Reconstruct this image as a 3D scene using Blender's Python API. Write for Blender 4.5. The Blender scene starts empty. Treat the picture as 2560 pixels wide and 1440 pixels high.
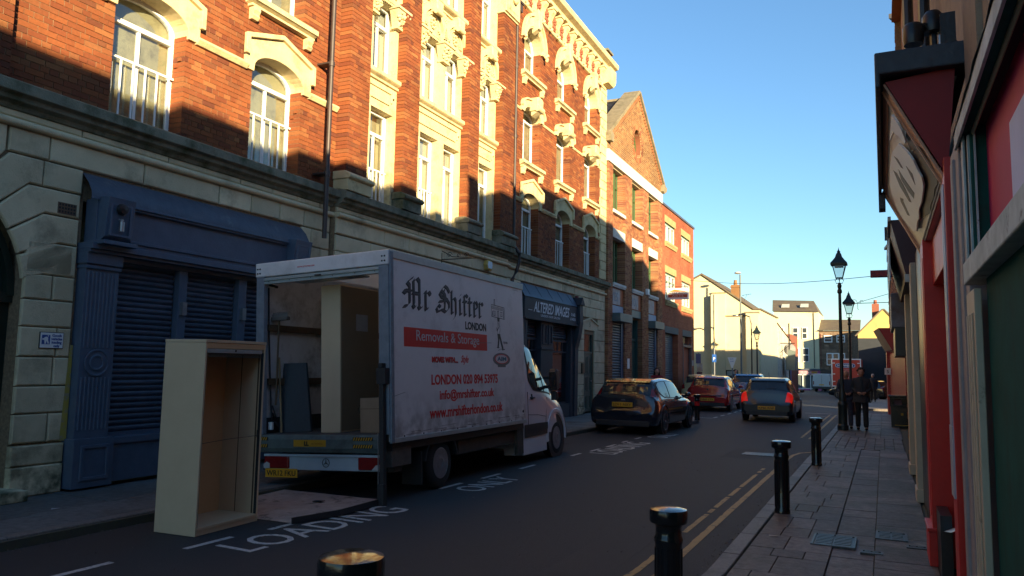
import bpy, math, random
from mathutils import Vector, Matrix
R = math.radians
random.seed(11)
sc = bpy.context.scene
COL = sc.collection

# ------------------------------------------------------------ camera
CAMX = (0.89904854, 0.4374836, 0.01788366)
CAMY = (0.02828383, -0.09878662, 0.9947066)
CAMZ = (0.43693449, -0.8937837, -0.10118768)
CAMP = Vector((0, 0, 1.6))
cam = bpy.data.cameras.new('camera')
cam.sensor_width = 36
cam.lens = 36 * 1900 / 2560
cam.clip_start = 0.05
cam.clip_end = 3000
camo = bpy.data.objects.new('camera', cam)
COL.objects.link(camo)
camo.matrix_world = Matrix(((CAMX[0], CAMY[0], CAMZ[0], CAMP[0]), (CAMX[1], CAMY[1], CAMZ[1], CAMP[1]),
                            (CAMX[2], CAMY[2], CAMZ[2], CAMP[2]), (0, 0, 0, 1)))
sc.camera = camo

# ------------------------------------------------------------ world, sun, exposure
SUN_AZ = R(48)          # light travels towards -X,+Y
SUN_EL = R(9.0)
w = bpy.data.worlds.new('World')
sc.world = w
w.use_nodes = True
wn = w.node_tree
for n in list(wn.nodes):
    wn.nodes.remove(n)
sky = wn.nodes.new('ShaderNodeTexSky')
sky.sky_type = 'NISHITA'
sky.sun_disc = False
sky.sun_elevation = SUN_EL
# direction TO the sun in plan: (sin az, -cos az); the sky's rotation is clockwise from +Y
sky.sun_rotation = math.atan2(math.sin(SUN_AZ), -math.cos(SUN_AZ))
sky.air_density = 1.15
sky.dust_density = 0.1
sky.ozone_density = 3.9
bg = wn.nodes.new('ShaderNodeBackground')
bg.inputs['Strength'].default_value = 0.086
wo = wn.nodes.new('ShaderNodeOutputWorld')
wn.links.new(sky.outputs[0], bg.inputs['Color'])
wn.links.new(bg.outputs[0], wo.inputs['Surface'])
sun = bpy.data.lights.new('sun', 'SUN')
sun.energy = 5.0
sun.angle = R(0.7)
sun.color = (1.0, 0.79, 0.46)
suno = bpy.data.objects.new('sun', sun)
COL.objects.link(suno)
ldir = Vector((-math.sin(SUN_AZ) * math.cos(SUN_EL), math.cos(SUN_AZ) * math.cos(SUN_EL), -math.sin(SUN_EL)))
suno.rotation_euler = ldir.to_track_quat('-Z', 'Y').to_euler()
suno.location = (30, -30, 30)
sc.view_settings.view_transform = 'Standard'
sc.view_settings.look = 'None'
sc.view_settings.gamma = 1.0
sc.view_settings.use_curve_mapping = False
sc.view_settings.exposure = 1.82
sc.render.engine = 'CYCLES'
sc.cycles.max_bounces = 8
sc.cycles.transparent_max_bounces = 12

# ------------------------------------------------------------ materials
MATS = {}
def mat(name, col, rough=0.7, col2=None, ns=3.0, metal=0.0, bump=0.0, bs=40.0, spec=0.5, coat=0.0, stain=None, sns=1.0, st=(0.5, 0.75), obj=False,
        alpha=1.0, trans=0.0, emit=None, estr=0.0, zstain=None, det=6.0, rnd=0.0, rvar=0.0):
    """procedural surface: colour noise between col and col2, optional stain colour, optional stain near the ground, fine relief"""
    if name in MATS:
        return MATS[name]
    m = bpy.data.materials.new(name)
    m.use_nodes = True
    nt = m.node_tree
    N, Lk = nt.nodes, nt.links
    p = N['Principled BSDF']
    p.inputs['Roughness'].default_value = rough
    p.inputs['Metallic'].default_value = metal
    p.inputs['Specular IOR Level'].default_value = spec
    p.inputs['Coat Weight'].default_value = coat
    p.inputs['Coat Roughness'].default_value = 0.04
    p.inputs['Alpha'].default_value = alpha
    p.inputs['Transmission Weight'].default_value = trans
    if emit:
        p.inputs['Emission Color'].default_value = (*emit, 1)
        p.inputs['Emission Strength'].default_value = estr
    tc = N.new('ShaderNodeTexCoord')
    geo = N.new('ShaderNodeNewGeometry')
    src = tc.outputs['Object'] if obj else geo.outputs['Position']
    if col2 is None:
        col2 = tuple(c * 0.82 for c in col)
    no = N.new('ShaderNodeTexNoise')
    no.inputs['Scale'].default_value = ns
    no.inputs['Detail'].default_value = det
    no.inputs['Roughness'].default_value = 0.65
    Lk.new(src, no.inputs['Vector'])
    mr = N.new('ShaderNodeMapRange')
    mr.inputs[1].default_value = 0.32
    mr.inputs[2].default_value = 0.68
    Lk.new(no.outputs['Fac'], mr.inputs[0])
    mx = N.new('ShaderNodeMix')
    mx.data_type = 'RGBA'
    mx.inputs[6].default_value = (*col, 1)
    mx.inputs[7].default_value = (*col2, 1)
    Lk.new(mr.outputs[0], mx.inputs[0])
    out = mx.outputs[2]
    if rnd:
        oi = N.new('ShaderNodeObjectInfo')
        at = N.new('ShaderNodeAttribute')
        at.attribute_name = 'cv'
        ad = N.new('ShaderNodeMath'); ad.operation = 'ADD'
        fr = N.new('ShaderNodeMath'); fr.operation = 'FRACT'
        Lk.new(oi.outputs['Random'], ad.inputs[0]); Lk.new(at.outputs['Fac'], ad.inputs[1]); Lk.new(ad.outputs[0], fr.inputs[0])
        hs = N.new('ShaderNodeHueSaturation')
        m2 = N.new('ShaderNodeMapRange')
        m2.inputs[3].default_value = 1 - rnd; m2.inputs[4].default_value = 1 + rnd
        Lk.new(fr.outputs[0], m2.inputs[0]); Lk.new(m2.outputs[0], hs.inputs['Value']); Lk.new(out, hs.inputs['Color'])
        out = hs.outputs[0]
    if stain:
        n2 = N.new('ShaderNodeTexNoise')
        n2.inputs['Scale'].default_value = sns
        n2.inputs['Detail'].default_value = 8
        n2.inputs['Roughness'].default_value = 0.7
        mp = N.new('ShaderNodeMapping')
        mp.inputs['Location'].default_value = (7.3, 2.1, 4.4)
        Lk.new(src, mp.inputs['Vector']); Lk.new(mp.outputs[0], n2.inputs['Vector'])
        m3 = N.new('ShaderNodeMapRange')
        m3.inputs[1].default_value = st[0]; m3.inputs[2].default_value = st[1]
        Lk.new(n2.outputs['Fac'], m3.inputs[0])
        mx2 = N.new('ShaderNodeMix'); mx2.data_type = 'RGBA'
        mx2.inputs[7].default_value = (*stain, 1)
        Lk.new(m3.outputs[0], mx2.inputs[0]); Lk.new(out, mx2.inputs[6])
        out = mx2.outputs[2]
    if zstain:
        zc, z0, z1 = zstain            # colour, full below z0, none above z1, broken by noise
        sx = N.new('ShaderNodeSeparateXYZ'); Lk.new(geo.outputs['Position'], sx.inputs[0])
        m4 = N.new('ShaderNodeMapRange'); m4.inputs[1].default_value = z0; m4.inputs[2].default_value = z1
        m4.inputs[3].default_value = 1; m4.inputs[4].default_value = 0
        Lk.new(sx.outputs[2], m4.inputs[0])
        n3 = N.new('ShaderNodeTexNoise'); n3.inputs['Scale'].default_value = 6; n3.inputs['Detail'].default_value = 8
        Lk.new(geo.outputs['Position'], n3.inputs['Vector'])
        m5 = N.new('ShaderNodeMapRange'); m5.inputs[1].default_value = 0.38; m5.inputs[2].default_value = 0.6
        Lk.new(n3.outputs['Fac'], m5.inputs[0])
        ml = N.new('ShaderNodeMath'); ml.operation = 'MULTIPLY'
        Lk.new(m4.outputs[0], ml.inputs[0]); Lk.new(m5.outputs[0], ml.inputs[1])
        mx3 = N.new('ShaderNodeMix'); mx3.data_type = 'RGBA'
        mx3.inputs[7].default_value = (*zc, 1)
        Lk.new(ml.outputs[0], mx3.inputs[0]); Lk.new(out, mx3.inputs[6])
        out = mx3.outputs[2]
    Lk.new(out, p.inputs['Base Color'])
    if rvar:
        m6 = N.new('ShaderNodeMapRange'); m6.inputs[3].default_value = rough - rvar; m6.inputs[4].default_value = rough + rvar
        Lk.new(no.outputs['Fac'], m6.inputs[0]); Lk.new(m6.outputs[0], p.inputs['Roughness'])
    if bump:
        nb = N.new('ShaderNodeTexNoise'); nb.inputs['Scale'].default_value = bs; nb.inputs['Detail'].default_value = 4
        Lk.new(src, nb.inputs['Vector'])
        b = N.new('ShaderNodeBump'); b.inputs['Strength'].default_value = bump; b.inputs['Distance'].default_value = 0.02
        Lk.new(nb.outputs['Fac'], b.inputs['Height']); Lk.new(b.outputs[0], p.inputs['Normal'])
    MATS[name] = m
    return m

def brickmat(name, cols, rough=0.85):
    m = bpy.data.materials.new(name)
    m.use_nodes = True
    N, Lk = m.node_tree.nodes, m.node_tree.links
    p = N['Principled BSDF']; p.inputs['Roughness'].default_value = rough; p.inputs['Specular IOR Level'].default_value = 0.25
    oi = N.new('ShaderNodeObjectInfo'); at = N.new('ShaderNodeAttribute'); at.attribute_name = 'cv'
    ad = N.new('ShaderNodeMath'); ad.operation = 'ADD'; fr = N.new('ShaderNodeMath'); fr.operation = 'FRACT'
    Lk.new(oi.outputs['Random'], ad.inputs[0]); Lk.new(at.outputs['Fac'], ad.inputs[1]); Lk.new(ad.outputs[0], fr.inputs[0])
    cr = N.new('ShaderNodeValToRGB'); cr.color_ramp.interpolation = 'LINEAR'
    e = cr.color_ramp.elements
    while len(e) > 1: e.remove(e[-1])
    for i, c in enumerate(cols):
        if i == 0: e[0].position = 0; e[0].color = (*c, 1)
        else:
            q = e.new(i / (len(cols) - 1)); q.color = (*c, 1)
    Lk.new(fr.outputs[0], cr.inputs[0])
    g = N.new('ShaderNodeNewGeometry')
    no = N.new('ShaderNodeTexNoise'); no.inputs['Scale'].default_value = 30; no.inputs['Detail'].default_value = 6
    Lk.new(g.outputs['Position'], no.inputs['Vector'])
    n2 = N.new('ShaderNodeTexNoise'); n2.inputs['Scale'].default_value = 0.7; n2.inputs['Detail'].default_value = 5
    Lk.new(g.outputs['Position'], n2.inputs['Vector'])
    a = N.new('ShaderNodeMapRange'); a.inputs[3].default_value = 0.72; a.inputs[4].default_value = 1.28; Lk.new(no.outputs['Fac'], a.inputs[0])
    b = N.new('ShaderNodeMapRange'); b.inputs[1].default_value = 0.3; b.inputs[2].default_value = 0.7; b.inputs[3].default_value = 0.75; b.inputs[4].default_value = 1.2
    Lk.new(n2.outputs['Fac'], b.inputs[0])
    ml = N.new('ShaderNodeMath'); ml.operation = 'MULTIPLY'; Lk.new(a.outputs[0], ml.inputs[0]); Lk.new(b.outputs[0], ml.inputs[1])
    hs = N.new('ShaderNodeHueSaturation'); Lk.new(cr.outputs[0], hs.inputs['Color']); Lk.new(ml.outputs[0], hs.inputs['Value'])
    Lk.new(hs.outputs[0], p.inputs['Base Color'])
    bu = N.new('ShaderNodeBump'); bu.inputs['Strength'].default_value = 0.5; bu.inputs['Distance'].default_value = 0.006
    nb = N.new('ShaderNodeTexNoise'); nb.inputs['Scale'].default_value = 70; Lk.new(g.outputs['Position'], nb.inputs['Vector'])
    Lk.new(nb.outputs['Fac'], bu.inputs['Height']); Lk.new(bu.outputs[0], p.inputs['Normal'])
    MATS[name] = m
    return m

def translucentmat(name, col, f=0.5):
    m = bpy.data.materials.new(name); m.use_nodes = True
    N, Lk = m.node_tree.nodes, m.node_tree.links
    N.remove(N['Principled BSDF'])
    a = N.new('ShaderNodeBsdfDiffuse'); a.inputs[0].default_value = (*col, 1); b = N.new('ShaderNodeBsdfTranslucent'); b.inputs[0].default_value = (*col, 1)
    mx = N.new('ShaderNodeMixShader'); mx.inputs[0].default_value = f; Lk.new(a.outputs[0], mx.inputs[1]); Lk.new(b.outputs[0], mx.inputs[2]); Lk.new(mx.outputs[0], N['Material Output'].inputs[0])
    MATS[name] = m
    return m

def glassmat(name, tint=(0.02, 0.025, 0.03), mix=0.45, rough=0.03):
    """window glass: partly see-through, partly mirror"""
    m = bpy.data.materials.new(name); m.use_nodes = True
    N, Lk = m.node_tree.nodes, m.node_tree.links
    N.remove(N['Principled BSDF'])
    tr = N.new('ShaderNodeBsdfTransparent'); tr.inputs[0].default_value = (*tint, 1)
    gl = N.new('ShaderNodeBsdfGlossy'); gl.inputs['Roughness'].default_value = rough; gl.inputs[0].default_value = (0.9, 0.93, 0.95, 1)
    lw = N.new('ShaderNodeLayerWeight'); lw.inputs[0].default_value = 0.5
    fr = N.new('ShaderNodeMath'); fr.operation = 'POWER'; fr.inputs[1].default_value = 4.0; Lk.new(lw.outputs['Facing'], fr.inputs[0])
    ad = N.new('ShaderNodeMath'); ad.operation = 'MULTIPLY_ADD'; ad.inputs[1].default_value = 0.92; ad.inputs[2].default_value = 0.06 + mix; ad.use_clamp = True
    Lk.new(fr.outputs[0], ad.inputs[0])
    mx = N.new('ShaderNodeMixShader'); Lk.new(ad.outputs[0], mx.inputs[0]); Lk.new(tr.outputs[0], mx.inputs[1]); Lk.new(gl.outputs[0], mx.inputs[2])
    Lk.new(mx.outputs[0], N['Material Output'].inputs[0])
    nb = N.new('ShaderNodeTexNoise'); nb.inputs['Scale'].default_value = 1.3; bu = N.new('ShaderNodeBump'); bu.inputs['Strength'].default_value = 0.06; bu.inputs['Distance'].default_value = 0.05
    g = N.new('ShaderNodeNewGeometry'); Lk.new(g.outputs['Position'], nb.inputs['Vector']); Lk.new(nb.outputs['Fac'], bu.inputs['Height']); Lk.new(bu.outputs[0], gl.inputs['Normal'])
    MATS[name] = m
    return m

# ------------------------------------------------------------ mesh builder
class MB:
    def __init__(s):
        s.v = []; s.f = []; s.cv = []
    def add(s, vs, fs, cv=0.0):
        b = len(s.v)
        s.v += [tuple(p) for p in vs]
        s.f += [tuple(i + b for i in f) for f in fs]
        s.cv += [cv] * len(fs)
        return s
    def box(s, x0, x1, y0, y1, z0, z1, cv=0.0):
        return s.add([(x0, y0, z0), (x1, y0, z0), (x1, y1, z0), (x0, y1, z0), (x0, y0, z1), (x1, y0, z1), (x1, y1, z1), (x0, y1, z1)],
                     [(0, 3, 2, 1), (4, 5, 6, 7), (0, 1, 5, 4), (1, 2, 6, 5), (2, 3, 7, 6), (3, 0, 4, 7)], cv)
    def ext(s, pts, a, b, axis='x', inset=0.0, cv=0.0):
        """closed 2D outline pts pushed from a to b along axis; axis x: pts=(y,z); y: (x,z); z: (x,y)"""
        n = len(pts)
        def P(p, t):
            return (t, p[0], p[1]) if axis == 'x' else (p[0], t, p[1]) if axis == 'y' else (p[0], p[1], t)
        vs = [P(p, a) for p in pts]
        rings = [vs]
        if inset:
            cx = sum(p[0] for p in pts) / n; cy = sum(p[1] for p in pts) / n
            ip = []
            for i, p in enumerate(pts):      # offset each edge inwards
                q0, q1 = pts[i - 1], pts[(i + 1) % n]
                def nrm(u, v):
                    d = math.hypot(v[0] - u[0], v[1] - u[1]) or 1
                    return (-(v[1] - u[1]) / d, (v[0] - u[0]) / d)
                n0, n1 = nrm(q0, p), nrm(p, q1)
                mx, my = n0[0] + n1[0], n0[1] + n1[1]
                d = (mx * n0[0] + my * n0[1]) or 1
                if d < .3: d = .3
                ox, oy = mx / d, my / d
                sgn = 1 if (ox * (cx - p[0]) + oy * (cy - p[1])) > 0 else -1
                ip.append((p[0] + sgn * ox * inset, p[1] + sgn * oy * inset))
            mid = b - (inset if b > a else -inset)
            rings = [vs, [P(p, mid) for p in pts], [P(p, b) for p in ip]]
        else:
            rings = [vs, [P(p, b) for p in pts]]
        allv = [q for r in rings for q in r]
        fs = []
        for k in range(len(rings) - 1):
            for i in range(n):
                j = (i + 1) % n
                fs.append((k * n + i, k * n + j, (k + 1) * n + j, (k + 1) * n + i))
        fs.append(tuple(range(n))[::-1]); fs.append(tuple((len(rings) - 1) * n + i for i in range(n)))
        return s.add(allv, fs, cv)
    def band(s, A, B, a, b, axis='x', cap=True, closed=False):
        """solid between two outlines A (inner) and B (outer) with equal counts, from a to b along axis"""
        n = len(A)
        def P(p, t):
            return (t, p[0], p[1]) if axis == 'x' else (p[0], t, p[1]) if axis == 'y' else (p[0], p[1], t)
        vs = [P(p, a) for p in A] + [P(p, a) for p in B] + [P(p, b) for p in A] + [P(p, b) for p in B]
        fs = []
        for i in range(n if closed else n - 1):
            j = (i + 1) % n
            fs += [(2 * n + i, 2 * n + j, 3 * n + j, 3 * n + i), (i, n + i, n + j, j), (i, j, 2 * n + j, 2 * n + i), (n + i, 3 * n + i, 3 * n + j, n + j)]
        if not closed and cap:
            fs += [(0, 2 * n, 3 * n, n), (n - 1, 2 * n - 1, 4 * n - 1, 3 * n - 1)]
        return s.add(vs, fs)
    def tube(s, pts, r, n=8, cap=True):
        pts = [Vector(p) for p in pts]
        rr = r if isinstance(r, (list, tuple)) else [r] * len(pts)
        vs = []
        up = Vector((0, 0, 1))
        for i, p in enumerate(pts):
            d = (pts[min(i + 1, len(pts) - 1)] - pts[max(i - 1, 0)]).normalized()
            a = d.cross(up)
            if a.length < .1: a = d.cross(Vector((0, 1, 0)))
            a.normalize(); b = d.cross(a).normalized()
            for k in range(n):
                t = 2 * math.pi * k / n
                vs.append(p + (a * math.cos(t) + b * math.sin(t)) * rr[i])
        fs = []
        for i in range(len(pts) - 1):
            for k in range(n):
                j = (k + 1) % n
                fs.append((i * n + k, i * n + j, (i + 1) * n + j, (i + 1) * n + k))
        if cap:
            fs.append(tuple(range(n))[::-1]); fs.append(tuple((len(pts) - 1) * n + k for k in range(n)))
        return s.add(vs, fs)
    def lathe(s, prof, c=(0, 0, 0), n=24, axis='z', cap=True):
        """prof = [(radius, height)...] turned about axis through c"""
        vs = []
        for r, h in prof:
            for k in range(n):
                t = 2 * math.pi * k / n
                a, b = r * math.cos(t), r * math.sin(t)
                vs.append((c[0] + a, c[1] + b, c[2] + h) if axis == 'z' else (c[0] + h, c[1] + a, c[2] + b) if axis == 'x' else (c[0] + a, c[1] + h, c[2] + b))
        fs = []
        for i in range(len(prof) - 1):
            for k in range(n):
                j = (k + 1) % n
                fs.append((i * n + k, i * n + j, (i + 1) * n + j, (i + 1) * n + k))
        if cap:
            fs.append(tuple(range(n))[::-1]); fs.append(tuple((len(prof) - 1) * n + k for k in range(n)))
        return s.add(vs, fs)
    def ball(s, c, r, sub=1, sq=(1, 1, 1)):
        import bmesh
        bm = bmesh.new(); bmesh.ops.create_icosphere(bm, subdivisions=sub, radius=1)
        vs = [(c[0] + v.co.x * r * sq[0], c[1] + v.co.y * r * sq[1], c[2] + v.co.z * r * sq[2]) for v in bm.verts]
        fs = [tuple(v.index for v in f.verts) for f in bm.faces]
        bm.free()
        return s.add(vs, fs)
    def quad(s, a, b, c, d, cv=0.0):
        return s.add([a, b, c, d], [(0, 1, 2, 3)], cv)
    def mesh(s, name, m, smooth=None, fixn=True):
        me = bpy.data.meshes.new(name)
        me.from_pydata(s.v, [], s.f)
        if fixn:
            import bmesh
            bm = bmesh.new(); bm.from_mesh(me); bmesh.ops.recalc_face_normals(bm, faces=bm.faces); bm.to_mesh(me); bm.free()
        if any(s.cv):
            at = me.attributes.new('cv', 'FLOAT', 'FACE')
            at.data.foreach_set('value', s.cv)
        if m: me.materials.append(m)
        if smooth:
            me.polygons.foreach_set('use_smooth', [True] * len(me.polygons))
            me.set_sharp_from_angle(angle=R(smooth))
        me.update()
        return me
    def build(s, name, m, parent=None, smooth=None, bevel=0.0, fixn=True, sub=0):
        me = s.mesh(name, m, smooth, fixn)
        o = bpy.data.objects.new(name, me)
        COL.objects.link(o)
        if parent: o.parent = parent
        if bevel:
            b = o.modifiers.new('bevel', 'BEVEL'); b.width = bevel; b.segments = 2; b.limit_method = 'ANGLE'; b.angle_limit = R(40)
        if sub:
            q = o.modifiers.new('sub', 'SUBSURF'); q.levels = sub; q.render_levels = sub
        return o

def tag(o, label=None, cat=None, group=None, kind=None):
    if label: o['label'] = label
    if cat: o['category'] = cat
    if group: o['group'] = group
    if kind: o['kind'] = kind
    return o
def thing(name, label, cat, loc=(0, 0, 0), rz=0.0, group=None):
    o = bpy.data.objects.new(name, None); COL.objects.link(o)
    o.empty_display_size = .3
    o.location = loc; o.rotation_euler = (0, 0, rz)
    return tag(o, label, cat, group)
def copy_tree(o, parent=None):
    c = o.copy(); COL.objects.link(c)
    if parent: c.parent = parent
    for ch in list(o.children):
        copy_tree(ch, c)
    return c
def inst(me, name, parent, loc, scale=(1, 1, 1)):
    o = bpy.data.objects.new(name, me); COL.objects.link(o); o.parent = parent; o.location = loc; o.scale = scale
    return o
def proj(p):
    d = Vector(p) - CAMP
    x = d.dot(Vector(CAMX)); y = d.dot(Vector(CAMY)); z = -d.dot(Vector(CAMZ))
    if z <= 0.1: return None
    return (1280 + 1900 * x / z, 720 - 1900 * y / z, z)

def text(s, size, m, M, parent=None, bold=0.0, sx=1.0, shear=0.0, align='LEFT', name='lettering', ext=0.0015, space=1.0):
    """flat print: local text X to the right, Y up, placed by matrix M (parent space)"""
    cu = bpy.data.curves.new(name, 'FONT')
    cu.body = s; cu.size = size; cu.extrude = ext; cu.offset = bold; cu.shear = shear; cu.align_x = align
    cu.resolution_u = 3; cu.space_character = space
    t = bpy.data.objects.new(name, cu); COL.objects.link(t)
    dg = bpy.context.evaluated_depsgraph_get()
    me = bpy.data.meshes.new_from_object(t.evaluated_get(dg))
    bpy.data.objects.remove(t); bpy.data.curves.remove(cu)
    me.transform(M @ Matrix.Diagonal((sx, 1, 1, 1)))
    me.materials.clear(); me.materials.append(m)
    me.name = name
    o = bpy.data.objects.new(name, me); COL.objects.link(o)
    if parent: o.parent = parent
    return o
def frame(o, xdir, ydir):
    """matrix with text x along xdir, text y along ydir, origin o"""
    x = Vector(xdir).normalized(); y = Vector(ydir).normalized(); z = x.cross(y)
    return Matrix(((x.x, y.x, z.x, o[0]), (x.y, y.y, z.y, o[1]), (x.z, y.z, z.z, o[2]), (0, 0, 0, 1)))
def fit_text(s, x0, x1, y0, y1, m, M, **k):
    """print s so that it fills x0..x1 and (cap height) y0..y1 in the plane M"""
    o = text(s, 1.0, m, Matrix.Identity(4), **k)
    xs = [v.co.x for v in o.data.vertices]; ys = [v.co.y for v in o.data.vertices]
    a, b, c, d = min(xs), max(xs), min(ys), max(ys)
    T = Matrix.Translation((x0, y0, 0)) @ Matrix.Diagonal(((x1 - x0) / (b - a), (y1 - y0) / (d - c), 1, 1)) @ Matrix.Translation((-a, -c, 0))
    o.data.transform(M @ T)
    return o
# ============================================================ SETTING: ground, road, pavements
def gz(y):
    return 0.0 if y < 42 else (-0.65 * (y - 42) / 33 if y < 75 else -0.65)
ASPH = mat('asphalt', (0.046, 0.047, 0.05), 0.72, (0.03, 0.031, 0.034), ns=170, bump=0.7, bs=150, stain=(0.085, 0.083, 0.08), sns=60, st=(0.60, 0.72), spec=0.5, rvar=0.12)
GRND = mat('ground_tar', (0.07, 0.07, 0.072), 0.8, (0.045, 0.045, 0.05), ns=30, bump=0.3, bs=90)
SLAB = mat('paving', (0.17, 0.138, 0.122), 0.6, (0.095, 0.08, 0.072), ns=14, bump=0.45, bs=90, stain=(0.05, 0.05, 0.035), sns=1.3, st=(0.46, 0.66), rnd=0.35, rvar=0.15)
SLABL = mat('paving_grey', (0.15, 0.155, 0.155), 0.6, (0.09, 0.098, 0.1), ns=12, bump=0.35, bs=90, stain=(0.075, 0.07, 0.06), sns=1.2, st=(0.5, 0.72), rnd=0.22, rvar=0.15)
KERB = mat('kerb_granite', (0.18, 0.165, 0.15), 0.6, (0.1, 0.095, 0.09), ns=40, bump=0.3, bs=90, stain=(0.05, 0.052, 0.04), sns=2, rnd=0.25)
BED = mat('bedding', (0.07, 0.064, 0.055), 0.95, (0.085, 0.085, 0.05), ns=12)
WPAINT = mat('white_road_paint', (0.62, 0.60, 0.56), 0.7, (0.38, 0.37, 0.35), ns=55, stain=(0.06, 0.06, 0.065), sns=22, st=(0.55, 0.66))
YPAINT = mat('yellow_road_paint', (0.46, 0.30, 0.09), 0.7, (0.36, 0.24, 0.09), ns=40, stain=(0.06, 0.06, 0.06), sns=12, st=(0.55, 0.64))
IRON = mat('cast_iron', (0.10, 0.10, 0.105), 0.45, (0.06, 0.055, 0.05), ns=30, metal=0.7, bump=0.3, bs=60)

def sheet(name, xs, ys, zf, m, parent=None):
    b = MB()
    nx = len(xs)
    vs = [(x, y, zf(x, y)) for y in ys for x in xs]
    fs = [(j * nx + i, j * nx + i + 1, (j + 1) * nx + i + 1, (j + 1) * nx + i) for j in range(len(ys) - 1) for i in range(nx - 1)]
    b.add(vs, fs)
    return b.build(name, m, parent, fixn=False)
YS = [-40, -10, 0, 42, 48, 54, 60, 66, 75, 90, 110, 160]
g = sheet('ground', [-600, -60, -20, -9, 2, 12, 60, 600], [-600] + YS + [400, 1500], lambda x, y: gz(y) - 0.112, GRND); tag(g, kind='structure')
road = sheet('road', [-7.02, -5, -3, -1.2], [-40, 0, 10, 20, 30, 42, 48, 54, 60, 66, 75, 90], lambda x, y: gz(y) - 0.104, ASPH); tag(road, kind='structure')
# side roads and the crossing at the far end
rd2 = sheet('side_road', [-20, -7.03], [42.8, 45.3], lambda x, y: gz(y) - 0.104, ASPH); tag(rd2, kind='structure')
rd3 = sheet('side_road', [-1.19, 30], [33.3, 37.2], lambda x, y: gz(y) - 0.104, ASPH); tag(rd3, kind='structure')

def kx(y):      # right kerb line (road edge)
    if y > 6.4: return -1.32
    if y > 3.4:
        t = (6.4 - y) / 3.0
        return -1.32 - 0.55 * (3 * t * t - 2 * t * t * t)
    return -1.87
# ---- right pavement
pr = MB()
yy = [-12 + 0.6 * i for i in range(75)]; yy = [y for y in yy if y < 32.9] + [32.9]
for a, b in zip(yy[:-1], yy[1:]):
    pr.add([(kx(a) + .02, a, -.3), (0.9, a, -.3), (0.9, b, -.3), (kx(b) + .02, b, -.3), (kx(a) + .02, a, -.022), (0.9, a, -.022), (0.9, b, -.022), (kx(b) + .02, b, -.022)],
           [(4, 5, 6, 7), (0, 4, 7, 3), (1, 2, 6, 5)])
pavr = pr.build('pavement', BED); tag(pavr, kind='structure')
unit = MB().ext([(-.5, -.5), (.5, -.5), (.5, .5), (-.5, .5)], -0.5, 0.5, 'z', inset=0.0)
def slab(parent, name, x0, x1, y0, y1, zt, m, th=0.05, g=0.003, rot=0.0, ch=0.003):
    b = MB().ext([(x0 + g, y0 + g), (x1 - g, y0 + g), (x1 - g, y1 - g), (x0 + g, y1 - g)], zt - th, zt, 'z', inset=ch)
    tx, ty = random.uniform(-.003, .003), random.uniform(-.003, .003)
    b.v = [(x, y, z + (x - x0) * tx + (y - y0) * ty) for x, y, z in b.v]
    b.cv = [random.random()] * len(b.f)
    return b.build(name, m, parent)
rs = random.Random(5)
y = -1.0
nslab = 0
holes = [(-0.68, -0.24, 7.72, 8.28), (-0.12, 0.15, 8.3, 8.72)]
while y < 32.8:
    h = rs.choice([0.3, 0.45, 0.45, 0.6, 0.6])
    y1 = min(y + h, 32.85)
    if 17.2 < y < 20.6:
        h = 0.22; y1 = y + h
        k = kx(y) + .16; n = 8
        for i in range(n):
            wv = (0.34 - k) / n
            slab(pavr, 'paving_block', k + i * wv, k + (i + 1) * wv, y, y1, rs.uniform(-.003, .003), SLAB, g=0.005)
    else:
        k = kx(y + h / 2) + 0.17
        if k < -1.3: cuts = [k, -1.18, -0.83 + rs.uniform(-.1, .1), -0.47]
        else: cuts = [k, -0.83 + rs.uniform(-.2, .2), -0.47] if rs.random() < .8 else [k, -0.95 + rs.uniform(-.05, .05), -0.70 + rs.uniform(-.05, .05), -0.47]
        off = rs.uniform(-.12, .12)
        for a, b in zip(cuts[:-1], cuts[1:]):
            slab(pavr, 'paving_slab', a, b, y, y1, rs.uniform(-.002, .002), SLAB)
        slab(pavr, 'channel_slab', -0.47, -0.12, y, y1, -0.012 + rs.uniform(-.002, .002), SLAB, g=0.004)
        if y > 3:
            slab(pavr, 'paving_slab', -0.12, 0.36, y, y1, rs.uniform(-.002, .002), SLAB)
    y = y1
y = -3.0
while y < 32.8:
    y1 = min(y + 0.91, 32.9)
    b = MB(); n = 4
    L0 = [(kx(y + (y1 - y) * i / n), y + .004 + (y1 - y - .008) * i / n) for i in range(n + 1)]
    outl = L0 + [(p[0] + .15, p[1]) for p in L0[::-1]]
    b.ext(outl, -.28, rs.uniform(-.003, .004), 'z', inset=0.008)
    b.cv = [rs.random()] * len(b.f)
    b.build('kerb_stone', KERB, pavr)
    y = y1
# ironwork in the pavement
def cover(name, x0, x1, y0, y1, z, ribs):
    b = MB(); b.box(x0, x1, y0, y1, z - .04, z - .006)
    for i in range(ribs):
        t = y0 + (y1 - y0) * (i + .5) / ribs; hh = (y1 - y0) / ribs * .3
        for j in range(2):
            a = x0 + .015 + (x1 - x0 - .02) * j / 2; c = a + (x1 - x0 - .05) / 2
            b.box(a, c, t - hh, t + hh, z - .006, z + .002)
    b.box(x0 - .02, x1 + .02, y0 - .02, y0, z - .04, z + .003); b.box(x0 - .02, x1 + .02, y1, y1 + .02, z - .04, z + .003)
    b.box(x0 - .02, x0, y0, y1, z - .04, z + .003); b.box(x1, x1 + .02, y0, y1, z - .04, z + .003)
    return b.build(name, IRON, pavr)
cover('inspection_cover', -.64, -.30, 7.76, 8.24, .006, 7)
cover('inspection_cover', -.10, .14, 8.33, 8.68, .006, 5)
cover('stop_tap_cover', -.215, -.07, 7.62, 7.70, .006, 2)
cover('stop_tap_cover', .16, .30, 8.05, 8.13, .006, 2)
gly = MB(); gly.box(-2.62, -2.02, 15.95, 16.5, -.103, -.092)
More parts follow.
